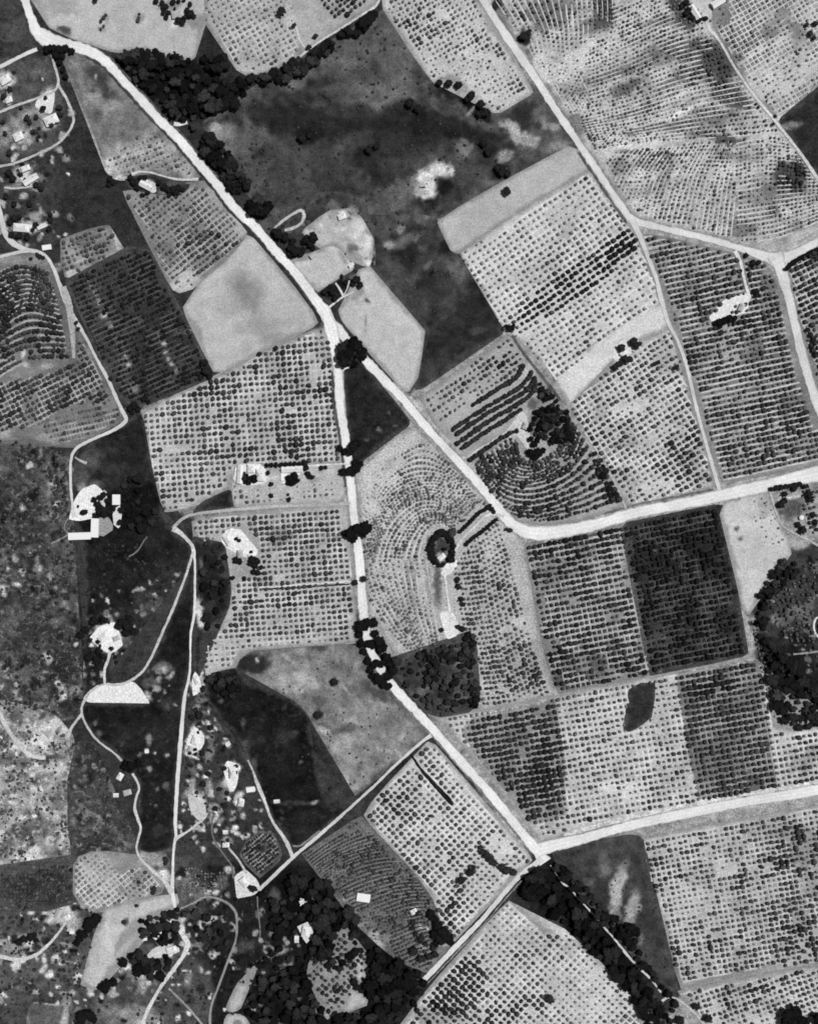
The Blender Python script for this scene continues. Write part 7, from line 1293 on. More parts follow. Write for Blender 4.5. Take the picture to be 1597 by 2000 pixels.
# ringed garden
for k in range(34):
    a = k / 34 * 6.283
    if 0.75 < a < 1.3: continue
    T(863 + 22 * math.cos(a) + random.uniform(-2, 2), 1072 + 32 * math.sin(a) + random.uniform(-2, 2), random.uniform(3.6, 8), 'dark clipped tree in the ring around the garden at the horseshoe centre', .015, 'trees in the ring around the garden')
T(884, 1040, 9, 'round grey-dark tree between the garden ring and the hedged drive', .05); T(868, 1072, 4, 'small black tree standing alone on the ringed lawn', .012)
for x, y in resample([(898, 1040), (915, 1024), (932, 1006), (948, 996), (956, 990)], 12): T(x, y - 2, 4.6, 'dark hedge tree on the upper side of the drive to the ringed garden', .014, 'hedge trees on the upper side of the garden drive')
for x, y in resample([(908, 1062), (918, 1052), (935, 1040), (952, 1026), (966, 1014)], 12): T(x + 2, y + 1, 4.6, 'dark hedge tree on the lower side of the drive to the ringed garden', .014, 'hedge trees on the lower side of the garden drive')
for x, y, r in [(952, 990, 5), (960, 994, 5), (964, 1000, 4)]: T(x, y, r, 'small dark tree at the mouth of the hedged drive', .02, 'trees at the mouth of the hedged drive')
for x, y, r in [(988, 1034, 4), (996, 1036, 5)]: T(x, y, r, 'small dark tree in the sandy corner inside the wide bend', .03, 'trees in the sandy corner of the bend')
for x, y, r in [(893, 1132, 6), (895, 1145, 6), (900, 1170, 6), (904, 1180, 5), (894, 1224, 5), (903, 1228, 6), (862, 1230, 5)]: T(x, y, r, 'dark shrub-like tree along the straight drive below the ringed garden', .02, 'trees along the straight garden drive')
# hillock
scatter([(1040, 808), (1046, 798), (1072, 794), (1102, 800), (1112, 815), (1112, 835), (1120, 850), (1104, 862), (1080, 868), (1050, 858), (1036, 850), (1032, 834)], 9.5, 5.5, 8, .012, 'black crown in the grove on top of the hillock', 'trees of the hillock grove')
for x, y, r in [(1036, 858, 6), (1042, 868, 7), (1036, 884, 9), (1050, 884, 9), (1044, 892, 8), (1060, 880, 6), (1048, 862, 5)]: T(x, y, r, 'black tree in the lower tail of the hillock grove', .009, 'trees in the tail of the hillock grove')
for x, y, r in [(996, 642, 7), (988, 638, 5), (1002, 638, 5)]: T(x, y, r, 'black tree on the corner where the dark pasture meets the sunny block', .012, 'trees on the corner of the dark pasture')
scatter([(1040, 742), (1056, 748), (1076, 768), (1100, 800), (1090, 806), (1060, 782), (1044, 762)], 10, 4.5, 7, .02, 'dark tree on the eastern slope above the hillock grove', 'trees on the slope above the hillock grove')
scatter([(1155, 880), (1172, 896), (1196, 940), (1208, 975), (1194, 975), (1172, 930), (1158, 900)], 9, 5, 7, .018, 'dark tree along the eastern rim of the ring rows', 'trees on the rim of the ring rows')
# single trees of the fields
T(989, 375, 8.5, 'lone round dark tree on the plain pale strip above the sunny orchard'); T(551, 26, 9, 'lone spreading dark tree in the top orchard'); T(575, 52, 5, 'small dark tree below the spreading one in the top orchard', .03)
T(188, 3, 5, 'round dark tree alone on the top edge of the pale pasture'); T(604, 94, 5, 'small dark tree where the short path meets the thin track'); T(617, 73, 5, 'small dark bush-like tree above the thin track in the top orchard', .03)
T(1022, 74, 9, 'wide dark tree on the scuffed hillside near the upper road', .02); T(1031, 66, 6, 'dark tree just right of the wide one on the scuffed hillside', .02)
for x, y, r in [(204, 36, 4), (199, 42, 4), (208, 30, 3), (204, 52, 3), (198, 58, 3)]: T(x, y, r, 'small scribble-like dark bush in the middle of the pale top left pasture', .05, 'small bushes in the middle of the top left pasture')
for x, y, r in [(273, 28, 3), (272, 36, 3.5), (270, 42, 4)]: T(x, y, r, 'small faint bush right of the scribbled bushes on the top left pasture', .07, 'small faint bushes on the top left pasture')
for x, y, r in [(306, 4, 6), (318, 8, 6), (324, 16, 7), (330, 26, 5), (320, 26, 5), (326, 36, 5), (340, 6, 6), (350, 3, 5), (360, 2, 4), (372, 10, 5), (366, 22, 6), (373, 30, 8), (362, 36, 6), (350, 42, 7), (358, 46, 6), (380, 34, 5), (342, 18, 3)]: T(x, y, r, 'dark garden tree around the farmhouse at the top of the pale pasture', .018, 'garden trees of the top farmhouse')
for x, y, r in [(1338, 8, 7), (1344, 20, 6), (1350, 36, 6), (1340, 28, 7), (1364, 42, 5), (1376, 38, 5), (1330, 14, 6)]: T(x, y, r, 'dark tree beside the long white barn at the top right', .018, 'trees beside the long white barn')
for x, y, r in [(1573, 50, 5), (1590, 48, 6), (1580, 68, 6), (1587, 76, 5)]: T(x, y, r, 'dark tree on the pale slope by the top right corner', .03, 'trees by the top right corner')
for x, y, r in [(1512, 228, 3.5), (1508, 243, 3.5), (1475, 204, 3), (1479, 211, 3)]: T(x, y, r, 'tiny round dark tree beside the thin dirt track of the hillside', .02, 'tiny trees beside the hillside track')
for x, y, r in [(1455, 500, 5), (1468, 515, 7), (1480, 514, 5), (1444, 530, 4), (1474, 570, 7), (1476, 576, 6)]: T(x, y, r, 'dark tree along the drive to the branching farmyard', .018, 'trees along the farmyard drive')
for x, y, r in [(1403, 630, 7), (1412, 628, 8), (1422, 624, 8), (1432, 622, 6), (1404, 638, 6), (1395, 632, 5)]: T(x, y, r, 'black tree in the shelter row below the branching farmyard', .010, 'trees of the shelter row below the farmyard')
for x, y, r in [(1235, 668, 9), (1240, 676, 7), (1248, 672, 5), (1212, 680, 8), (1220, 702, 8), (1228, 702, 6), (1208, 712, 7), (1200, 718, 7), (1214, 708, 5)]: T(x, y, r, 'dark shrubby tree around the trodden yard in the pale strip', .025, 'shrubby trees around the trodden yard')
T(1318, 718, 5.5, 'round dark tree near the lane in the block south of the pale strip'); T(1277, 712, 5, 'dark tree with a twin in the block south of the pale strip'); T(1285, 708, 4, 'smaller dark twin tree in the block south of the pale strip')
for x, y, r in [(1575, 645, 5), (1580, 655, 5), (1586, 665, 6), (1583, 678, 5), (1590, 692, 6)]: T(x, y, r, 'dark tree on the right verge of the road along the right edge', .02, 'verge trees of the right edge road')
for x, y in resample([(1534, 526), (1548, 512), (1570, 500), (1600, 484)], 14): T(x, y, 5, 'black hedge tree on the corner of the forked road at the right', .012, 'hedge trees on the corner of the forked road')
# east wood
scatter([(1476, 1190), (1488, 1200), (1500, 1245), (1524, 1258), (1540, 1290), (1556, 1310), (1588, 1330), (1597, 1370), (1640, 1390), (1640, 1430), (1590, 1420), (1560, 1424), (1530, 1412), (1508, 1370), (1496, 1310), (1482, 1250)], 13, 7, 12, .018, 'black crown in the thick wood at the right edge', 'trees of the thick wood at the right edge')
scatter([(1480, 1158), (1504, 1128), (1524, 1098), (1545, 1094), (1560, 1110), (1540, 1140), (1505, 1160), (1490, 1185)], 11, 6, 9, .018, 'dark crown on the ragged edge below the pale tapering field', 'trees below the pale tapering field')
for x, y, r in [(1522, 985, 8), (1530, 978, 6), (1565, 1035, 8), (1556, 1025, 6), (1576, 965, 8), (1580, 975, 7), (1548, 955, 6), (1530, 965, 6), (1590, 1020, 6), (1505, 1116, 5), (1570, 950, 6), (1585, 1005, 6)]: T(x, y, r, 'dark tree in the garden around the white water tank', .02, 'trees in the garden of the water tank')
for x in range(1505, 1560, 9): T(x, 955 - (x - 1505) * .17, 5.5, 'dark hedge tree below the road on the way to the water tank', .02, 'hedge trees below the road near the tank')
# windbreaks
scatter([(1022, 1742), (1030, 1710), (1050, 1694), (1068, 1694), (1080, 1716), (1100, 1740), (1130, 1772), (1165, 1812), (1196, 1848), (1225, 1885), (1262, 1925), (1290, 1960), (1312, 2000), (1320, 2040), (1276, 2040), (1252, 1980), (1222, 1930), (1190, 1890), (1160, 1862), (1128, 1826), (1104, 1806), (1082, 1786), (1060, 1760), (1040, 1750)], 13.5, 8, 12, .011, 'black tree in the broad left belt of the double windbreak', 'trees of the left belt of the windbreak')
scatter([(1082, 1690), (1094, 1688), (1116, 1710), (1150, 1738), (1184, 1778), (1214, 1806), (1240, 1838), (1252, 1868), (1280, 1905), (1310, 1935), (1300, 1944), (1276, 1912), (1250, 1880), (1222, 1850), (1198, 1822), (1160, 1778), (1120, 1738)], 12, 7, 10, .011, 'black tree in the narrow right belt of the double windbreak', 'trees of the right belt of the windbreak')
for x, y, r in [(1216, 1814, 11), (1228, 1808, 12), (1240, 1816, 10), (1222, 1824, 9)]: T(x, y, r, 'black tree in the swelling halfway down the right windbreak', .010, 'trees in the swelling of the right windbreak')
for x, y, r in [(942, 1662, 7), (950, 1668, 8), (957, 1676, 8), (964, 1684, 7), (980, 1692, 8), (990, 1698, 9), (1002, 1702, 7), (938, 1654, 5)]: T(x, y, r, 'dark grey tree in the sausage-shaped hedge above the lower slanting lane', .03, 'trees of the sausage-shaped hedge')
for x, y, r in [(917, 1702, 7.5), (924, 1692, 5)]: T(x, y, r, 'upper round dark tree of two standing in the sunlit block', .02, 'upper pair in the sunlit block')
T(901, 1717, 8, 'lower round dark tree of two standing in the sunlit block')
T(1072, 1947, 9, 'single bigger round tree among the diamond-planted rows', .03); T(1358, 1962, 7, 'upper round black tree near the end of the short bottom track'); T(1380, 1985, 8, 'lower round black tree near the end of the short bottom track')
for x, y, r in [(1535, 1976, 14), (1550, 1972, 14), (1560, 1986, 13), (1545, 1992, 14), (1528, 1990, 11), (1566, 1998, 10), (1592, 1984, 12), (1600, 1996, 12)]: T(x, y, r, 'big black tree of the clump on the bottom edge near the right corner', .009, 'trees of the bottom right clump')
for x, y, r in [(1316, 1958, 8), (1325, 1990, 9), (1312, 1972, 5)]: T(x, y, r, 'dark tree inside the hook of the short bottom track', .02, 'trees inside the hook of the bottom track')
# bottom woods
wl = 'black crown in the large irregular wood at the bottom'
wg = 'trees of the large bottom wood'
scatter([(556, 1722), (590, 1704), (612, 1712), (640, 1722), (652, 1748), (668, 1772), (690, 1778), (700, 1800), (690, 1812), (664, 1806), (650, 1830), (650, 1856), (640, 1874), (620, 1878), (600, 1870), (616, 1836), (622, 1812), (608, 1790), (596, 1798), (584, 1790), (596, 1764), (604, 1750), (584, 1744), (570, 1756)], 13.5, 8, 12, .011, wl, wg)
scatter([(645, 1868), (680, 1870), (690, 1852), (682, 1815), (690, 1810), (700, 1850), (688, 1880), (660, 1892), (640, 1884)], 11, 6, 9, .012, 'black crown in the strip dividing the little glade', 'trees dividing the little glade')
scatter([(722, 1856), (740, 1850), (758, 1862), (764, 1874), (784, 1874), (790, 1890), (800, 1900), (822, 1896), (830, 1912), (822, 1940), (806, 1962), (788, 1974), (770, 1970), (740, 1968), (726, 1952), (718, 1920), (722, 1885)], 14, 9, 13, .009, 'black crown in the dense round wood at the foot of the lower slanting lane', 'trees of the dense round wood')
scatter([(700, 1975), (740, 1972), (780, 1980), (780, 2030), (690, 2030), (650, 2010), (660, 1985)], 13, 8, 12, .011, 'black crown on the bottom edge between the clearing and the orchard', 'trees on the bottom edge by the clearing')
scatter([(508, 1880), (520, 1850), (540, 1838), (560, 1860), (580, 1868), (600, 1880), (596, 1900), (608, 1930), (628, 1950), (630, 1985), (640, 2030), (496, 2030), (484, 1980), (482, 1945), (498, 1905)], 15, 8, 12, .012, 'black crown in the wood west of the little glade', 'trees of the wood west of the glade', dens=.7)
scatter([(510, 1745), (530, 1740), (556, 1760), (580, 1800), (578, 1850), (560, 1860), (530, 1840), (512, 1810), (506, 1770)], 14, 6, 10, .014, 'dark crown in the thin northwestern part of the bottom wood', 'trees of the thin northwestern wood', dens=.5)
for x, y, r in [(692, 1916, 8), (698, 1926, 7), (706, 1934, 5), (705, 1855, 6)]: T(x, y, r, 'dark tree beside the tiny triangular clearing', .014, 'trees beside the triangular clearing')
scatter([(350, 1778), (400, 1762), (440, 1770), (456, 1800), (452, 1840), (430, 1870), (400, 1850), (376, 1830), (362, 1800)], 17, 5, 8, .016, 'dark crown inside the loop of the faint bottom track', 'trees inside the loop of the faint track', dens=.7)
for x, y, r in [(842, 1782, 9), (848, 1792, 9), (856, 1804, 10), (866, 1816, 12), (874, 1828, 11), (860, 1830, 11), (848, 1822, 9), (852, 1838, 8), (880, 1838, 7)]: T(x, y, r, 'black tree in the clump at the left corner of the sunlit block', .011, 'trees of the clump by the sunlit block')
for x, y, r in [(815, 1782, 5), (806, 1800, 6), (812, 1822, 5), (822, 1832, 8), (830, 1842, 5), (806, 1812, 5), (838, 1866, 7), (850, 1862, 7), (846, 1850, 6), (808, 1855, 9), (822, 1870, 8)]: T(x, y, r, 'dark shrubby tree around the white patch by the lower slanting lane', .025, 'shrubby trees by the lower slanting lane')
# lower left groves
for x, y, r in [(180, 1796, 11), (192, 1790, 10), (176, 1808, 10), (166, 1820, 10), (158, 1830, 8), (152, 1840, 7), (186, 1802, 9)]: T(x, y, r, 'black tree in the slanting clump left of the narrow pale strip field', .010, 'trees of the slanting clump by the strip field')
for x, y, r in [(40, 1838, 7), (50, 1832, 8), (62, 1828, 8), (70, 1824, 5)]: T(x, y, r, 'dark tree in the small clump above the curved lower left lane', .015, 'trees above the curved lower left lane')
for x, y, r in [(202, 1926, 9), (212, 1920, 11), (224, 1916, 9), (208, 1930, 8)]: T(x, y, r, 'black tree in the oval clump at the foot of the narrow strip field', .010, 'trees at the foot of the strip field')
for x, y, r in [(164, 1982, 12), (178, 1976, 12), (186, 1984, 10), (160, 1994, 10)]: T(x, y, r, 'black tree in the clump near the bottom left corner', .011, 'trees near the bottom left corner')
scatter([(268, 1800), (290, 1792), (330, 1782), (352, 1772), (352, 1800), (344, 1812), (348, 1825), (335, 1840), (320, 1838), (316, 1820), (300, 1828), (280, 1828), (272, 1812)], 11, 6, 9.5, .011, 'black crown in the grove around the white cottage at lower left', 'trees of the grove by the lower left cottage')
scatter([(258, 1862), (275, 1856), (292, 1864), (300, 1872), (320, 1862), (334, 1872), (330, 1892), (322, 1904), (304, 1902), (286, 1906), (272, 1900), (266, 1880), (240, 1876)], 11, 6.5, 10, .012, 'dark crown in the grove below the pale curving yard', 'trees of the grove below the curving yard')
for x, y, r in [(325, 1678, 6), (324, 1686, 4), (302, 1735, 6), (300, 1742, 5), (268, 1768, 4), (244, 1800, 5), (272, 1722, 4)]: T(x, y, r, 'dark single tree scattered around the lane end at lower left', .03, 'scattered trees around the lane end')
# scattered cottages mid left
for x, y, r in [(248, 1496, 9), (260, 1494, 10), (272, 1490, 8), (254, 1502, 7), (246, 1488, 6)]: T(x, y, r, 'black tree in the clump where the winding lane disappears for a moment', .009, 'trees over the winding lane')
for x, y, r in [(193, 1253, 5), (219, 1266, 5), (226, 1283, 4), (234, 1222, 8), (242, 1214, 9), (252, 1222, 10), (248, 1236, 8), (256, 1208, 8), (228, 1293, 4), (170, 1230, 8), (160, 1240, 8), (206, 1210, 8), (186, 1212, 9), (195, 1270, 7), (176, 1284, 8), (190, 1290, 8), (262, 1232, 7)]: T(x, y, r, 'black tree scattered over the white yard farm left of centre', .014, 'trees of the tree-dotted farm')
for x, y, r in [(186, 976, 6), (192, 985, 7), (198, 972, 7), (204, 966, 6), (196, 996, 8), (206, 1004, 8), (216, 1000, 7), (212, 978, 6), (214, 966, 5), (166, 1000, 7), (154, 989, 3), (224, 994, 5), (240, 996, 7), (236, 1020, 6), (186, 1006, 5), (246, 975, 6)]: T(x, y, r, 'dark tree standing in the walled farm at the end of the hooked lane', .014, 'trees of the walled farm')
scatter([(240, 940), (275, 930), (296, 975), (312, 1010), (300, 1030), (260, 1034), (240, 1020), (238, 1000), (252, 980)], 17, 6, 10, .012, 'very dark crown in the grove east of the walled farm', 'trees east of the walled farm', dens=.8)
for x, y, r in [(256, 798, 7), (264, 792, 8), (272, 800, 6), (284, 780, 6), (292, 786, 5), (260, 806, 5)]: T(x, y, r, 'dark tree at the corner where lane and large regular orchard meet', .014, 'trees at the orchard corner by the lane')
T(218, 740, 4.5, 'round dark tree on the right verge of the winding lane'); T(151, 631, 4, 'upper small round tree in the forked strip of the winding lane', .02); T(155, 643, 4, 'lower small round tree in the forked strip of the winding lane', .02)
T(405, 725, 9, 'black tree on the corner of the pale field and the dark orchard'); T(412, 733, 7, 'second black tree on the corner of the pale field', .015); T(401, 710, 8, 'upper black tree on the corner of the pale field', .015)
T(540, 681, 5, 'dark tree on the upper rim of the large regular orchard', .02); T(508, 692, 5, 'left dark tree on the upper rim of the large regular orchard', .02)
# farm groups
scatter([(476, 922), (490, 930), (504, 934), (500, 942), (486, 946), (478, 942)], 6, 4.5, 6, .012, 'black tree packed in the white court of the western farm group', 'trees in the western farm court')
for x in range(522, 602, 9): T(x, 909 - (x - 522) * .05, 5, 'black hedge tree on the upper side of the eastern farm group', .012, 'hedge trees above the eastern farm group')
for x, y, r in [(566, 934, 8), (576, 930, 8), (572, 942, 8), (564, 942, 6), (580, 938, 6)]: T(x, y, r, 'black tree in the round clump below the white L-shaped house', .009, 'trees of the round clump by the L-shaped house')
for x, y, r in [(598, 915, 6), (602, 925, 6), (596, 906, 6), (604, 932, 4), (628, 914, 5), (636, 913, 4), (530, 946, 5), (530, 968, 5), (565, 976, 5), (563, 966, 3), (610, 932, 5), (524, 924, 5)]: T(x, y, r, 'dark tree dotted about the farmstead plot', .016, 'trees dotted about the farmstead plot')
for x, y, r in [(494, 1092, 8), (502, 1096, 8), (498, 1104, 7), (490, 1100, 6), (504, 1118, 6), (496, 1116, 6), (462, 1094, 7), (470, 1096, 6), (462, 1052, 4), (468, 1056, 4), (491, 1078, 3.5), (440, 1088, 6), (428, 1098, 6), (436, 1110, 6), (455, 1128, 5), (478, 1130, 5), (510, 1108, 5)]: T(x, y, r, 'dark tree by the crescent farmyard of the split orchard', .014, 'trees by the crescent farmyard')
scatter([(404, 1060), (424, 1066), (430, 1100), (444, 1128), (446, 1180), (426, 1224), (402, 1236), (396, 1180), (398, 1110)], 18, 6, 9, .014, 'dark crown in the band along the west of the split orchard', 'trees along the west of the split orchard', dens=.8)
scatter([(404, 1325), (440, 1312), (460, 1320), (470, 1345), (455, 1360), (425, 1350)], 15, 7, 9, .012, 'black crown at the northern tip of the near-black meadow', 'trees at the tip of the near-black meadow')
T(620, 1394, 7, 'round black tree on the edge between dry pasture and near-black meadow'); T(654, 1331, 7, 'dark tree in the middle of the grey dry pasture', .02); T(647, 1539, 4, 'small dark tree low in the grey dry pasture', .03)
T(496, 1732, 8, 'round black tree standing in the white yard at the end of the slanting lane')
for x, y, r in [(461, 1508, 4), (462, 1496, 4), (440, 1500, 5), (444, 1548, 5), (478, 1560, 4), (388, 1430, 3), (382, 1463, 4), (372, 1470, 4), (398, 1345, 6), (384, 1384, 4), (390, 1395, 8), (376, 1400, 6), (430, 1540, 5), (422, 1578, 6), (440, 1572, 6), (412, 1420, 6), (425, 1340, 7), (396, 1470, 6), (408, 1510, 6), (398, 1530, 6), (402, 1330, 4)]: T(x, y, r, 'dark tree scattered among the white cottage yards beside the long lane', .02, 'trees among the cottage yards by the long lane')
for x, y, r in [(446, 1640, 4), (438, 1646, 4), (452, 1650, 4), (432, 1632, 4)]: T(x, y, r, 'small dark tree by the tiny cottage above the short pale path', .03, 'trees by the tiny cottage')
# upper left estate
T(87, 214, 6, 'round dark tree alone in the white patch of the upper left estate', .014)
for x, y, r in [(42, 212, 4), (90, 192, 4), (72, 230, 5), (60, 240, 5), (55, 232, 6), (66, 258, 5), (45, 268, 4), (102, 244, 6), (112, 238, 5), (120, 225, 6), (118, 212, 6), (8, 240, 5), (12, 262, 5), (22, 175, 6), (10, 190, 6), (20, 300, 6)]: T(x, y, r, 'dark garden tree scattered over the upper left estate', .03, 'garden trees of the upper left estate')
for x, y, r in [(94, 100, 8), (106, 98, 9), (118, 100, 9), (130, 98, 8), (142, 102, 7), (112, 110, 8), (124, 112, 7), (118, 124, 6), (125, 138, 6), (130, 152, 6)]: T(x, y, r, 'black tree in the knot below the junction near the top left corner', .012, 'trees of the knot below the top left junction')
for x, y, r in [(42, 342, 5), (50, 352, 4), (28, 350, 7), (20, 340, 7), (72, 362, 6), (82, 370, 6), (30, 428, 7), (22, 436, 6), (40, 425, 6), (72, 440, 6), (66, 450, 5), (100, 432, 6), (98, 448, 6), (40, 462, 7), (56, 464, 7), (24, 460, 6), (100, 420, 5), (30, 400, 6), (14, 385, 6), (60, 400, 6)]: T(x, y, r, 'dark tree around the small white cottages on the left edge', .02, 'trees around the left edge cottages')
for x, y, r in [(74, 498, 4), (80, 502, 5), (86, 504, 4), (62, 506, 4)]: T(x, y, r, 'dark bush on the inner curve of the lane below the walled cottage', .025, 'bushes inside the lane curve')
for x, y, r in [(256, 348, 6), (262, 358, 7), (270, 368, 6), (280, 382, 5), (290, 378, 5), (312, 358, 6), (322, 366, 7), (330, 372, 7), (340, 372, 8), (350, 370, 8), (346, 378, 7), (358, 372, 5), (276, 348, 5), (285, 348, 5), (332, 382, 5), (216, 350, 6), (222, 358, 5), (214, 362, 5)]: T(x, y, r, 'dark garden tree around the small house in the dark plot', .016, 'garden trees of the house in the dark plot')
for x, y, r in [(895, 168, 8), (920, 190, 9), (938, 206, 9), (948, 222, 9), (936, 226, 8), (912, 196, 7), (876, 166, 8), (858, 164, 7), (980, 338, 9), (990, 342, 7), (972, 330, 8), (952, 300, 8), (944, 282, 8), (590, 272, 9), (606, 266, 7), (800, 205, 9), (816, 215, 8), (720, 296, 8), (736, 288, 7)]: T(x, y, r, 'dark tree scattered through the broad dark pasture', .018, 'trees scattered through the broad dark pasture')

KINDS = {}
BIG = [(t[0], t[1], t[2] * 1.04, t[3] * .85, t[4], t[5]) for t in BIG if -30 < t[0] < 1627 and -30 < t[1] < 2030]
inb = sorted([t for t in BIG if 0 <= t[0] <= 1597 and 0 <= t[1] <= 2000], key=lambda t: -t[2])
# trees that the labels name on their own always stay; of the rest the 300 largest of the kind
named = [t for t in inb if t[5] is None]; grouped = [t for t in inb if t[5] is not None]
solo_b = named + grouped[:300 - len(named)]
ids = set(id(t) for t in solo_b)
rest_b = [t for t in BIG if id(t) not in ids]
firsts = {}
LONG = set()
where = placed(solo_b, lambda t: t[4], lambda t: t[:2])
for i, (px, py, r, sh, lab, grp) in enumerate(solo_b):
    lab = (where[i] + ' ' + lab).strip()
    if len(lab.split()) > 16: lab = lab.replace('black crown in the', 'black crown,').replace('dark crown in the', 'dark crown,').replace('tree in the', 'tree,').replace('black tree', 'tree').replace('dark tree', 'tree')
    if len(lab.split()) > 16: LONG.add(lab)
    if not firsts: firsts['t'] = make_tree('broadleaf_tree', ME_BIG[0], ME_TR_B, lab, 'tree', grp); cp = False
    else: cp = True
    put_tree(firsts['t'], cp, px, py, r * 1.0, sh, lab, grp, ME_BIG[i % len(ME_BIG)], tall=random.uniform(.8, 1.05), squash=random.uniform(.7, .95), small=False)
print('big trees', len(BIG), 'single', len(solo_b))
for l_ in sorted(LONG): print('LONG', l_)
if rest_b:
    stuff_mesh('woodland_trees', BIG_I, [(t[0], t[1], t[2], t[3]) for t in rest_b], 'many smaller dark trees filling in the woods, gardens and windbreaks', 'trees', lift=1.1)

# ------------------------------------------------------------------ scrub and tufts nobody could count
def scrub(zone_list):
    out = []
    for poly, n, r0, r1, sh in zone_list:
        xs = [p[0] for p in poly]; ys = [p[1] for p in poly]
        x = RNG.uniform(min(xs), max(xs), n); y = RNG.uniform(min(ys), max(ys), n)
        m = inside(poly, x, y) & (fbm(x, y, 30, 61, 3) > .44)
        for pts, w in ROADS: m &= segdist(pts, x, y) > w / 2 + 2.5
        for q in OFF_POLY + NO_SCRUB: m &= ~inside(q, x, y)
        x, y = x[m], y[m]
        out += list(zip(x, y, RNG.uniform(r0, r1, len(x)), sh * RNG.uniform(.6, 1.5, len(x))))
    return out
LOW = []
v0, f0 = ico(1)
for s in range(4): LOW.append((v0 * (1 + .5 * n3(v0 + s * 3, .7, s))[:, None] * np.array([1, 1, .6]), f0))
sc = scrub([
    ([(-20, 850), (140, 880), (150, 1060), (170, 1330), (150, 1400), (-20, 1390)], 1500, 1.5, 4.5, .03),
    ([(-20, 1392), (144, 1440), (144, 1670), (-20, 1700)], 800, 1.5, 4, .05),
    ([(145, 1470), (268, 1530), (268, 1650), (145, 1672)], 260, 1.5, 4, .035),
    ([(-20, 1700), (160, 1760), (200, 1800), (170, 1930), (60, 2020), (-20, 2020)], 700, 1.5, 4.5, .03),
    ([(165, 1060), (360, 1060), (330, 1200), (262, 1326), (165, 1390)], 500, 1.5, 4.5, .025),
    ([(400, 250), (740, 30), (830, 140), (960, 230), (1000, 340), (745, 470), (500, 390)], 900, 1.5, 4, .03),
    ([(740, 470), (860, 430), (985, 640), (818, 762), (832, 645)], 160, 1.5, 3, .04),
    ([(382, 1320), (500, 1480), (560, 1660), (345, 1660)], 420, 1.5, 4.5, .025),
    ([(400, 1740), (520, 1740), (520, 2010), (240, 2010), (330, 1900)], 600, 1.5, 4.5, .025),
    ([(480, 1310), (700, 1260), (830, 1430), (640, 1580)], 220, 1.2, 3, .05),
    ([(120, 110), (200, 340), (280, 480), (60, 520), (-20, 350), (140, 260)], 420, 1.5, 3.5, .03),
    ([(-20, 0), (60, 60), (-20, 130)], 60, 1.5, 3.5, .03),
    ([(1080, 1668), (1250, 1640), (1320, 1930), (1190, 1800)], 160, 1.5, 3.5, .03),
    ([(1480, 1180), (1597, 1090), (1620, 1420), (1500, 1400)], 240, 1.5, 4, .03),
    ([(764, 1288), (922, 1236), (938, 1348), (856, 1402)], 160, 1.5, 4, .03),
    ([(510, 440), (640, 380), (735, 500), (560, 500)], 120, 1.5, 3.5, .03),
])
stuff_mesh('low_scrub', LOW, sc, 'low dark scrub and bushes sprinkled over the rough ground', 'scrub', False, lift=.25)
print('scrub', len(sc))

# ------------------------------------------------------------------ buildings
def box_np(x0, y0, z0, x1, y1, z1):
    v = np.array([[x0, y0, z0], [x1, y0, z0], [x1, y1, z0], [x0, y1, z0], [x0, y0, z1], [x1, y0, z1], [x1, y1, z1], [x0, y1, z1]], float)
    f = [[0, 3, 2, 1], [4, 5, 6, 7], [0, 1, 5, 4], [1, 2, 6, 5], [2, 3, 7, 6], [3, 0, 4, 7]]
    return v, f
def py_mesh(name, parts, mat):
    V = []; F = []; o = 0
    for v, f in parts:
        V += [tuple(p) for p in v]; F += [[i + o for i in q] for q in f]; o += len(v)
    me = bpy.data.meshes.new(name); me.from_pydata(V, [], F); me.materials.append(mat); return me
def wall_np(L, W, H, rise, gable):
    t = .25; x, y = L / 2, W / 2
    parts = [box_np(-x, -y, 0, x, -y + t, H), box_np(-x, y - t, 0, x, y, H), box_np(-x, -y + t, 0, -x + t, y - t, H), box_np(x - t, -y + t, 0, x, y - t, H)]
    if gable:
        for sx in (-1, 1):
            a = sx * x; b_ = sx * (x - t)
            v = np.array([[a, -y, H], [a, y, H], [a, 0, H + rise * .93], [b_, -y, H], [b_, y, H], [b_, 0, H + rise * .93]])
            parts.append((v, [[0, 1, 2], [5, 4, 3], [0, 3, 4, 1], [1, 4, 5, 2], [2, 5, 3, 0]]))
    return parts
def roof_np(L, W, H, rise, kind):
    e = .45; x, y = L / 2 + e, W / 2 + e; t = .14; H = H + .01; rx = x if kind == 'gable' else max(.3, x - y)
    if kind == 'flat': return [box_np(-x + .2, -y + .2, H, x - .2, y - .2, H + .22)]
    top = [[-x, -y, H], [x, -y, H], [x, y, H], [-x, y, H], [-rx, 0, H + rise], [rx, 0, H + rise]]
    v = np.array(top + [[a, b_, c + t] for a, b_, c in top], float)
    f = [[6, 7, 11, 10], [8, 9, 10, 11], [7, 8, 11], [9, 6, 10], [1, 0, 4, 5], [3, 2, 5, 4], [2, 1, 5], [0, 3, 4], [0, 1, 7, 6], [1, 2, 8, 7], [2, 3, 9, 8], [3, 0, 6, 9]]
    return [(v, f)]
ROOFS = {'pale': M_ROOF_PALE, 'grey': M_ROOF_GREY, 'dark': M_ROOF_DARK}
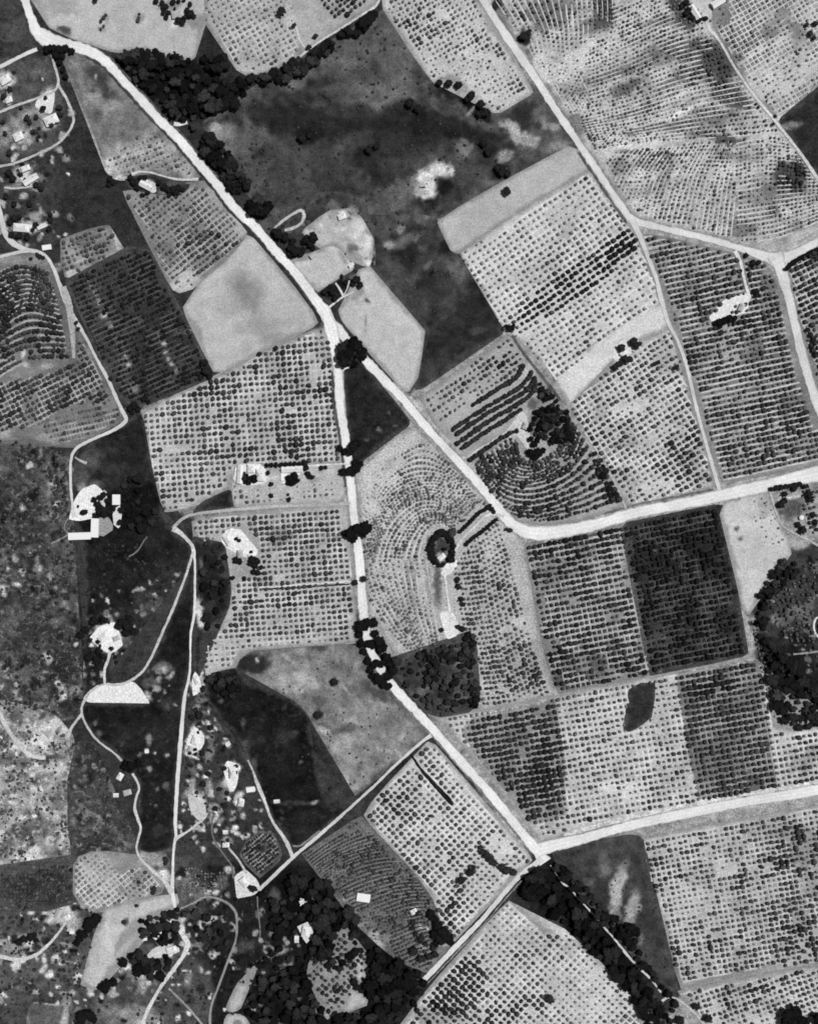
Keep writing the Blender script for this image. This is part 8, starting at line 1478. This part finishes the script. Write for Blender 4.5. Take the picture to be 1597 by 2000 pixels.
def building(name, px, py, L, W, deg, label, cat='house', roof='pale', kind='gable', H=3.0, chim=True, group=None):
    L *= S; W *= S
    e = bpy.data.objects.new(name, None); C.objects.link(e)
    e.location = (wx(px), wy(py), 0.05); e.rotation_euler = (0, 0, R(deg)); tag(e, label, cat, group)
    rise = W * .36
    new_obj('wall', py_mesh('wall', wall_np(L, W, H, rise, kind == 'gable'), M_WALL), e)
    rf = new_obj('roof', py_mesh('roof', roof_np(L, W, H, rise, kind), ROOFS[roof]), e)
    if kind == 'gable': new_obj('ridge_cap', py_mesh('ridge_cap', [box_np(-L / 2 - .47, -.16, H + rise + .1, L / 2 + .47, .16, H + rise + .22)], M_ROOF_GREY), rf)
    if chim and kind != 'flat':
        cx = L * .22; new_obj('chimney', py_mesh('chimney', [box_np(cx - .3, W * .12, H + rise * .5, cx + .3, W * .12 + .6, H + rise + .9), box_np(cx - .36, W * .12 - .06, H + rise + .9, cx + .36, W * .12 + .66, H + rise + 1.0)], M_BRICK), rf)
    d = new_obj('door', py_mesh('door', [box_np(-.5, -W / 2 - .06, 0, .5, -W / 2 - .003, 2.05)], M_DOOR), e)
    new_obj('handle', py_mesh('handle', [box_np(.32, -W / 2 - .12, .98, .4, -W / 2 - .062, 1.06)], M_METAL), d)
    n = max(1, int((L / 2 - 1.2) / 2.4))
    for sy in (-1, 1):
        for k in range(n):
            for sx in (-1, 1):
                cx = sx * (1.9 + k * 2.4)
                if abs(cx) + .6 > L / 2: continue
                y0 = sy * (W / 2 + .003); y1 = sy * (W / 2 + .05)
                w = new_obj('window', py_mesh('window', [box_np(cx - .45, min(y0, y1), 1.0, cx + .45, max(y0, y1), 2.0)], M_GLASS), e)
                y2 = sy * (W / 2 + .14)
                new_obj('sill', py_mesh('sill', [box_np(cx - .55, min(y0, y2), .9, cx + .55, max(y0, y2), .98)], M_WALL), w)
    return e

building('barn', 1355, 26, 29, 10, -58, 'long white-roofed barn left of the farm court at the top right', 'barn', 'pale', 'gable', 3.6, False)
building('barn', 1400, 7, 26, 12, 32, 'white-roofed barn right of the farm court, its upper end leaving the top edge', 'barn', 'pale', 'gable', 3.6, False)
building('farmhouse', 229, 976, 14, 19, 0, 'square white house at the eastern side of the walled farm', 'house', 'pale', 'flat', 4.2)
building('stable', 187, 1031, 36, 14, 88, 'white upright wing of the L-shaped farm buildings below the farmyard', 'stable', 'pale', 'flat', 3.4, False)
building('stable', 157, 1047, 43, 13, 2, 'white lying wing of the L-shaped farm buildings, pointing left', 'stable', 'pale', 'flat', 3.2, False)
building('farmhouse', 470, 927, 34, 10, 86, 'narrow upright white house on the left of the western farm group', 'house', 'pale', 'gable', 3.2)
building('farmhouse', 491, 915, 13, 15, 0, 'small white house at the middle of the western farm group', 'house', 'pale', 'hip', 3.0)
building('farmhouse', 509, 928, 14, 22, 0, 'white house on the right of the western farm group', 'house', 'pale', 'hip', 3.0)
building('farmhouse', 571, 917, 40, 10, 3, 'long white wing of the eastern farm group under the hedge', 'house', 'pale', 'gable', 3.0)
building('shed', 554, 932, 9, 14, 0, 'small white block at the left end of the eastern farm group', 'shed', 'pale', 'flat', 2.6, False)
building('farmhouse', 447, 1054, 20, 13, -60, 'white house at the upper left of the crescent farmyard', 'house', 'pale', 'hip', 3.0)
building('shed', 492, 1086, 11, 9, 20, 'small pale shed at the lower end of the crescent farmyard', 'shed', 'pale', 'hip', 2.6, False)
building('cottage', 470, 1082, 10, 14, 0, 'grey-roofed cottage below the crescent farmyard', 'cottage', 'grey', 'hip', 2.8)
building('shed', 710, 1752, 25, 15, -8, 'bright white shed alone in the finely striped dark orchard', 'shed', 'pale', 'flat', 2.8, False)
building('farmhouse', 1446, 601, 14, 8, 65, 'grey house in the fork of the branching farmyard', 'house', 'grey', 'hip', 3.0)
building('farmhouse', 286, 364, 24, 10, -28, 'small white house in the dark plot west of the main road', 'house', 'pale', 'gable', 3.0)
building('cottage', 309, 1824, 18, 7, 50, 'slim white cottage among the black trees at lower left', 'cottage', 'pale', 'gable', 2.8, False)
building('shed', 284, 1833, 8, 4, 0, 'tiny white shed left of the slim cottage', 'shed', 'pale', 'flat', 2.4, False)
building('farmhouse', 204, 1244, 20, 12, 40, 'white house in the middle of the tree-dotted farm yard', 'house', 'pale', 'hip', 3.0)
building('cottage', 229, 1246, 12, 8, 20, 'smaller white cottage east of the house in the tree-dotted farm', 'cottage', 'grey', 'hip', 2.8)
building('farmhouse', 455, 1508, 12, 22, 5, 'white cottage in the yard left of the near-black meadow', 'cottage', 'pale', 'hip', 3.0)
building('cottage', 472, 1566, 10, 14, -10, 'small white cottage south of the yard by the near-black meadow', 'cottage', 'pale', 'hip', 2.8)
building('shed', 490, 1541, 16, 9, 8, 'pale shed where a short spur meets the lane by the meadow', 'shed', 'pale', 'flat', 2.6, False)
building('farmhouse', 383, 1445, 16, 12, 70, 'white house on the lot at the right of the long straight lane', 'house', 'pale', 'hip', 3.0)
building('cottage', 386, 1328, 14, 9, -70, 'white cottage on the narrow lot beside the long lane', 'cottage', 'pale', 'hip', 2.8)
building('cottage', 442, 1649, 12, 8, 0, 'tiny white cottage at the top of the short pale path', 'cottage', 'pale', 'hip', 2.6)
building('farmhouse', 478, 1722, 18, 12, -50, 'white house in the yard with the round tree', 'house', 'pale', 'hip', 3.0)
building('farmhouse', 598, 1818, 20, 14, 80, 'pale house in the bone-shaped clearing of the bottom woods', 'house', 'pale', 'hip', 3.0)
building('shed', 591, 1760, 9, 7, 30, 'little white shed at the top of the bottom woods', 'shed', 'pale', 'gable', 2.4, False)
building('cottage', 12, 157, 20, 14, 30, 'pale cottage near the left edge below the short bright lane', 'cottage', 'pale', 'hip', 2.8)
building('cottage', 19, 196, 12, 10, 20, 'small white cottage on the left edge above the estate track', 'cottage', 'pale', 'hip', 2.6)
building('farmhouse', 102, 236, 26, 17, 25, 'largest pale house of the upper left estate', 'house', 'pale', 'hip', 3.2)
building('cottage', 38, 268, 18, 14, 25, 'pale house in the lower part of the upper left estate', 'cottage', 'pale', 'hip', 2.8)
building('farmhouse', 62, 352, 30, 10, 32, 'white slanting house south of the curved estate track', 'house', 'pale', 'gable', 3.0)
building('cottage', 52, 330, 16, 9, 20, 'pale cottage just above the white slanting house', 'cottage', 'pale', 'hip', 2.8)
building('farmhouse', 44, 446, 30, 14, -5, 'pale walled cottage inside the bend of the left lane', 'cottage', 'pale', 'hip', 3.0)
building('shed', 84, 443, 18, 6, 22, 'narrow white shed right of the walled cottage', 'shed', 'pale', 'gable', 2.6, False)
building('shed', 93, 484, 17, 9, 8, 'small bright white shed beside the lane bend at the left', 'shed', 'pale', 'flat', 2.6, False)
building('farmhouse', 348, 30, 22, 12, 10, 'pale farmhouse among the dark trees at the top of the pasture', 'house', 'grey', 'hip', 3.0)
building('farmhouse', 862, 1088, 14, 8, 40, 'small pale house at the foot of the ringed lawn', 'house', 'pale', 'hip', 3.0)
building('cottage', 1216, 690, 12, 8, 50, 'white cottage in the trodden yard of the pale strip', 'cottage', 'pale', 'hip', 2.8)
building('cottage', 1025, 832, 12, 8, 70, 'pale cottage in the clearing beside the hillock grove', 'cottage', 'grey', 'hip', 2.8)
building('shed', 686, 518, 10, 5, 40, 'little white shed at the corner of the mown lot', 'shed', 'pale', 'gable', 2.4, False)
building('shed', 116, 1783, 18, 10, 70, 'grey shed in the pale yard above the curved lower left lane', 'shed', 'grey', 'gable', 2.6, False)
building('cottage', 336, 1853, 18, 10, 15, 'pale cottage on the curving yard by the lower left lane', 'cottage', 'pale', 'hip', 2.8)
building('cottage', 808, 1779, 11, 8, 30, 'small white cottage by the clump left of the sunlit block', 'cottage', 'pale', 'hip', 2.6)

for nm, x, y, L_, W_, dg, lb, ct, rf, kd in [
    ('shed', 612, 500, 12, 7, 35, 'small grey shed beside the dark clump on the bare lot', 'shed', 'grey', 'gable'), ('cottage', 668, 424, 14, 9, 20, 'pale cottage at the upper edge of the bare lot', 'cottage', 'pale', 'hip'),
    ('cottage', 236, 1516, 13, 9, 60, 'white cottage just left of the winding lane below the black clump', 'cottage', 'pale', 'hip'), ('cottage', 250, 1547, 14, 9, 15, 'pale cottage tucked in the bend of the winding lane', 'cottage', 'grey', 'hip'),
    ('shed', 228, 1552, 9, 6, 0, 'tiny white shed west of the cottage in the lane bend', 'shed', 'pale', 'gable'), ('shed', 288, 1467, 7, 5, 10, 'tiny bright white hut in the very dark meadow', 'shed', 'pale', 'flat'),
    ('cottage', 100, 1432, 16, 10, 40, 'pale cottage in the trampled patch of the stony scrubland', 'cottage', 'grey', 'hip'), ('shed', 62, 1462, 12, 7, -20, 'grey shed beside the lane across the stony scrubland', 'shed', 'grey', 'gable'),
    ('cottage', 133, 1790, 12, 8, 30, 'white cottage at the head of the curved lower left lane', 'cottage', 'pale', 'hip'), ('shed', 142, 1819, 8, 6, 0, 'tiny white shed left of the slanting black clump', 'shed', 'pale', 'flat'),
    ('shed', 101, 1902, 8, 7, 20, 'small white hut in the scrub below the curved lower left lane', 'shed', 'pale', 'flat'), ('shed', 249, 1886, 10, 8, 30, 'pale shed left of the grove below the curving yard', 'shed', 'pale', 'gable'),
    ('shed', 441, 1624, 8, 6, 0, 'small pale shed north of the tiny cottage', 'shed', 'pale', 'gable'), ('cottage', 373, 1462, 10, 8, 70, 'small pale cottage below the white house on the lane-side lot', 'cottage', 'grey', 'hip'),
    ('shed', 446, 1452, 8, 6, 30, 'little white shed above the white cottage yard', 'shed', 'pale', 'gable'), ('cottage', 412, 1548, 12, 8, 80, 'pale cottage between the lane spur and the near-black meadow', 'cottage', 'grey', 'hip'),
    ('shed', 541, 1564, 10, 5, 5, 'thin pale shed in the lower part of the near-black meadow', 'shed', 'pale', 'gable'), ('shed', 580, 1833, 7, 12, 0, 'pale shed left of the bone-shaped clearing', 'shed', 'pale', 'gable')]:
    building(nm, x, y, L_, W_, dg, lb, ct, rf, kd, 2.6, nm == 'cottage')

# round water tank at the right
def disc(n, r, z): a = np.arange(n) * 2 * math.pi / n; return np.stack([np.cos(a) * r, np.sin(a) * r, np.full(n, z)], 1)
def lathe(prof, n=24):
    V = np.concatenate([disc(n, r, z) for r, z in prof]); F = []
    for k in range(len(prof) - 1): F += [[k * n + i, k * n + (i + 1) % n, (k + 1) * n + (i + 1) % n, (k + 1) * n + i] for i in range(n)]
    return V, F
def tank(px, py, r, label):
    t = bpy.data.objects.new('water_tank', None); C.objects.link(t); t.location = (wx(px), wy(py), .02); tag(t, label, 'water tank')
    new_obj('shell', py_mesh('shell', [lathe([(r, 0), (r, 3), (r + .08, 3), (r + .08, 3.15), (r, 3.15)])], M_METAL), t)
    l = new_obj('lid', py_mesh('lid', [lathe([(r, 3.16), (r * .6, 3.5), (.05, 3.7)])], M_ROOF_PALE), t)
    new_obj('hatch', py_mesh('hatch', [box_np(r * .3, -.3, 3.5, r * .3 + .6, .3, 3.75)], M_METAL), l)
tank(1563, 1011, 2.2, 'round white water tank in the dark garden near the right edge')
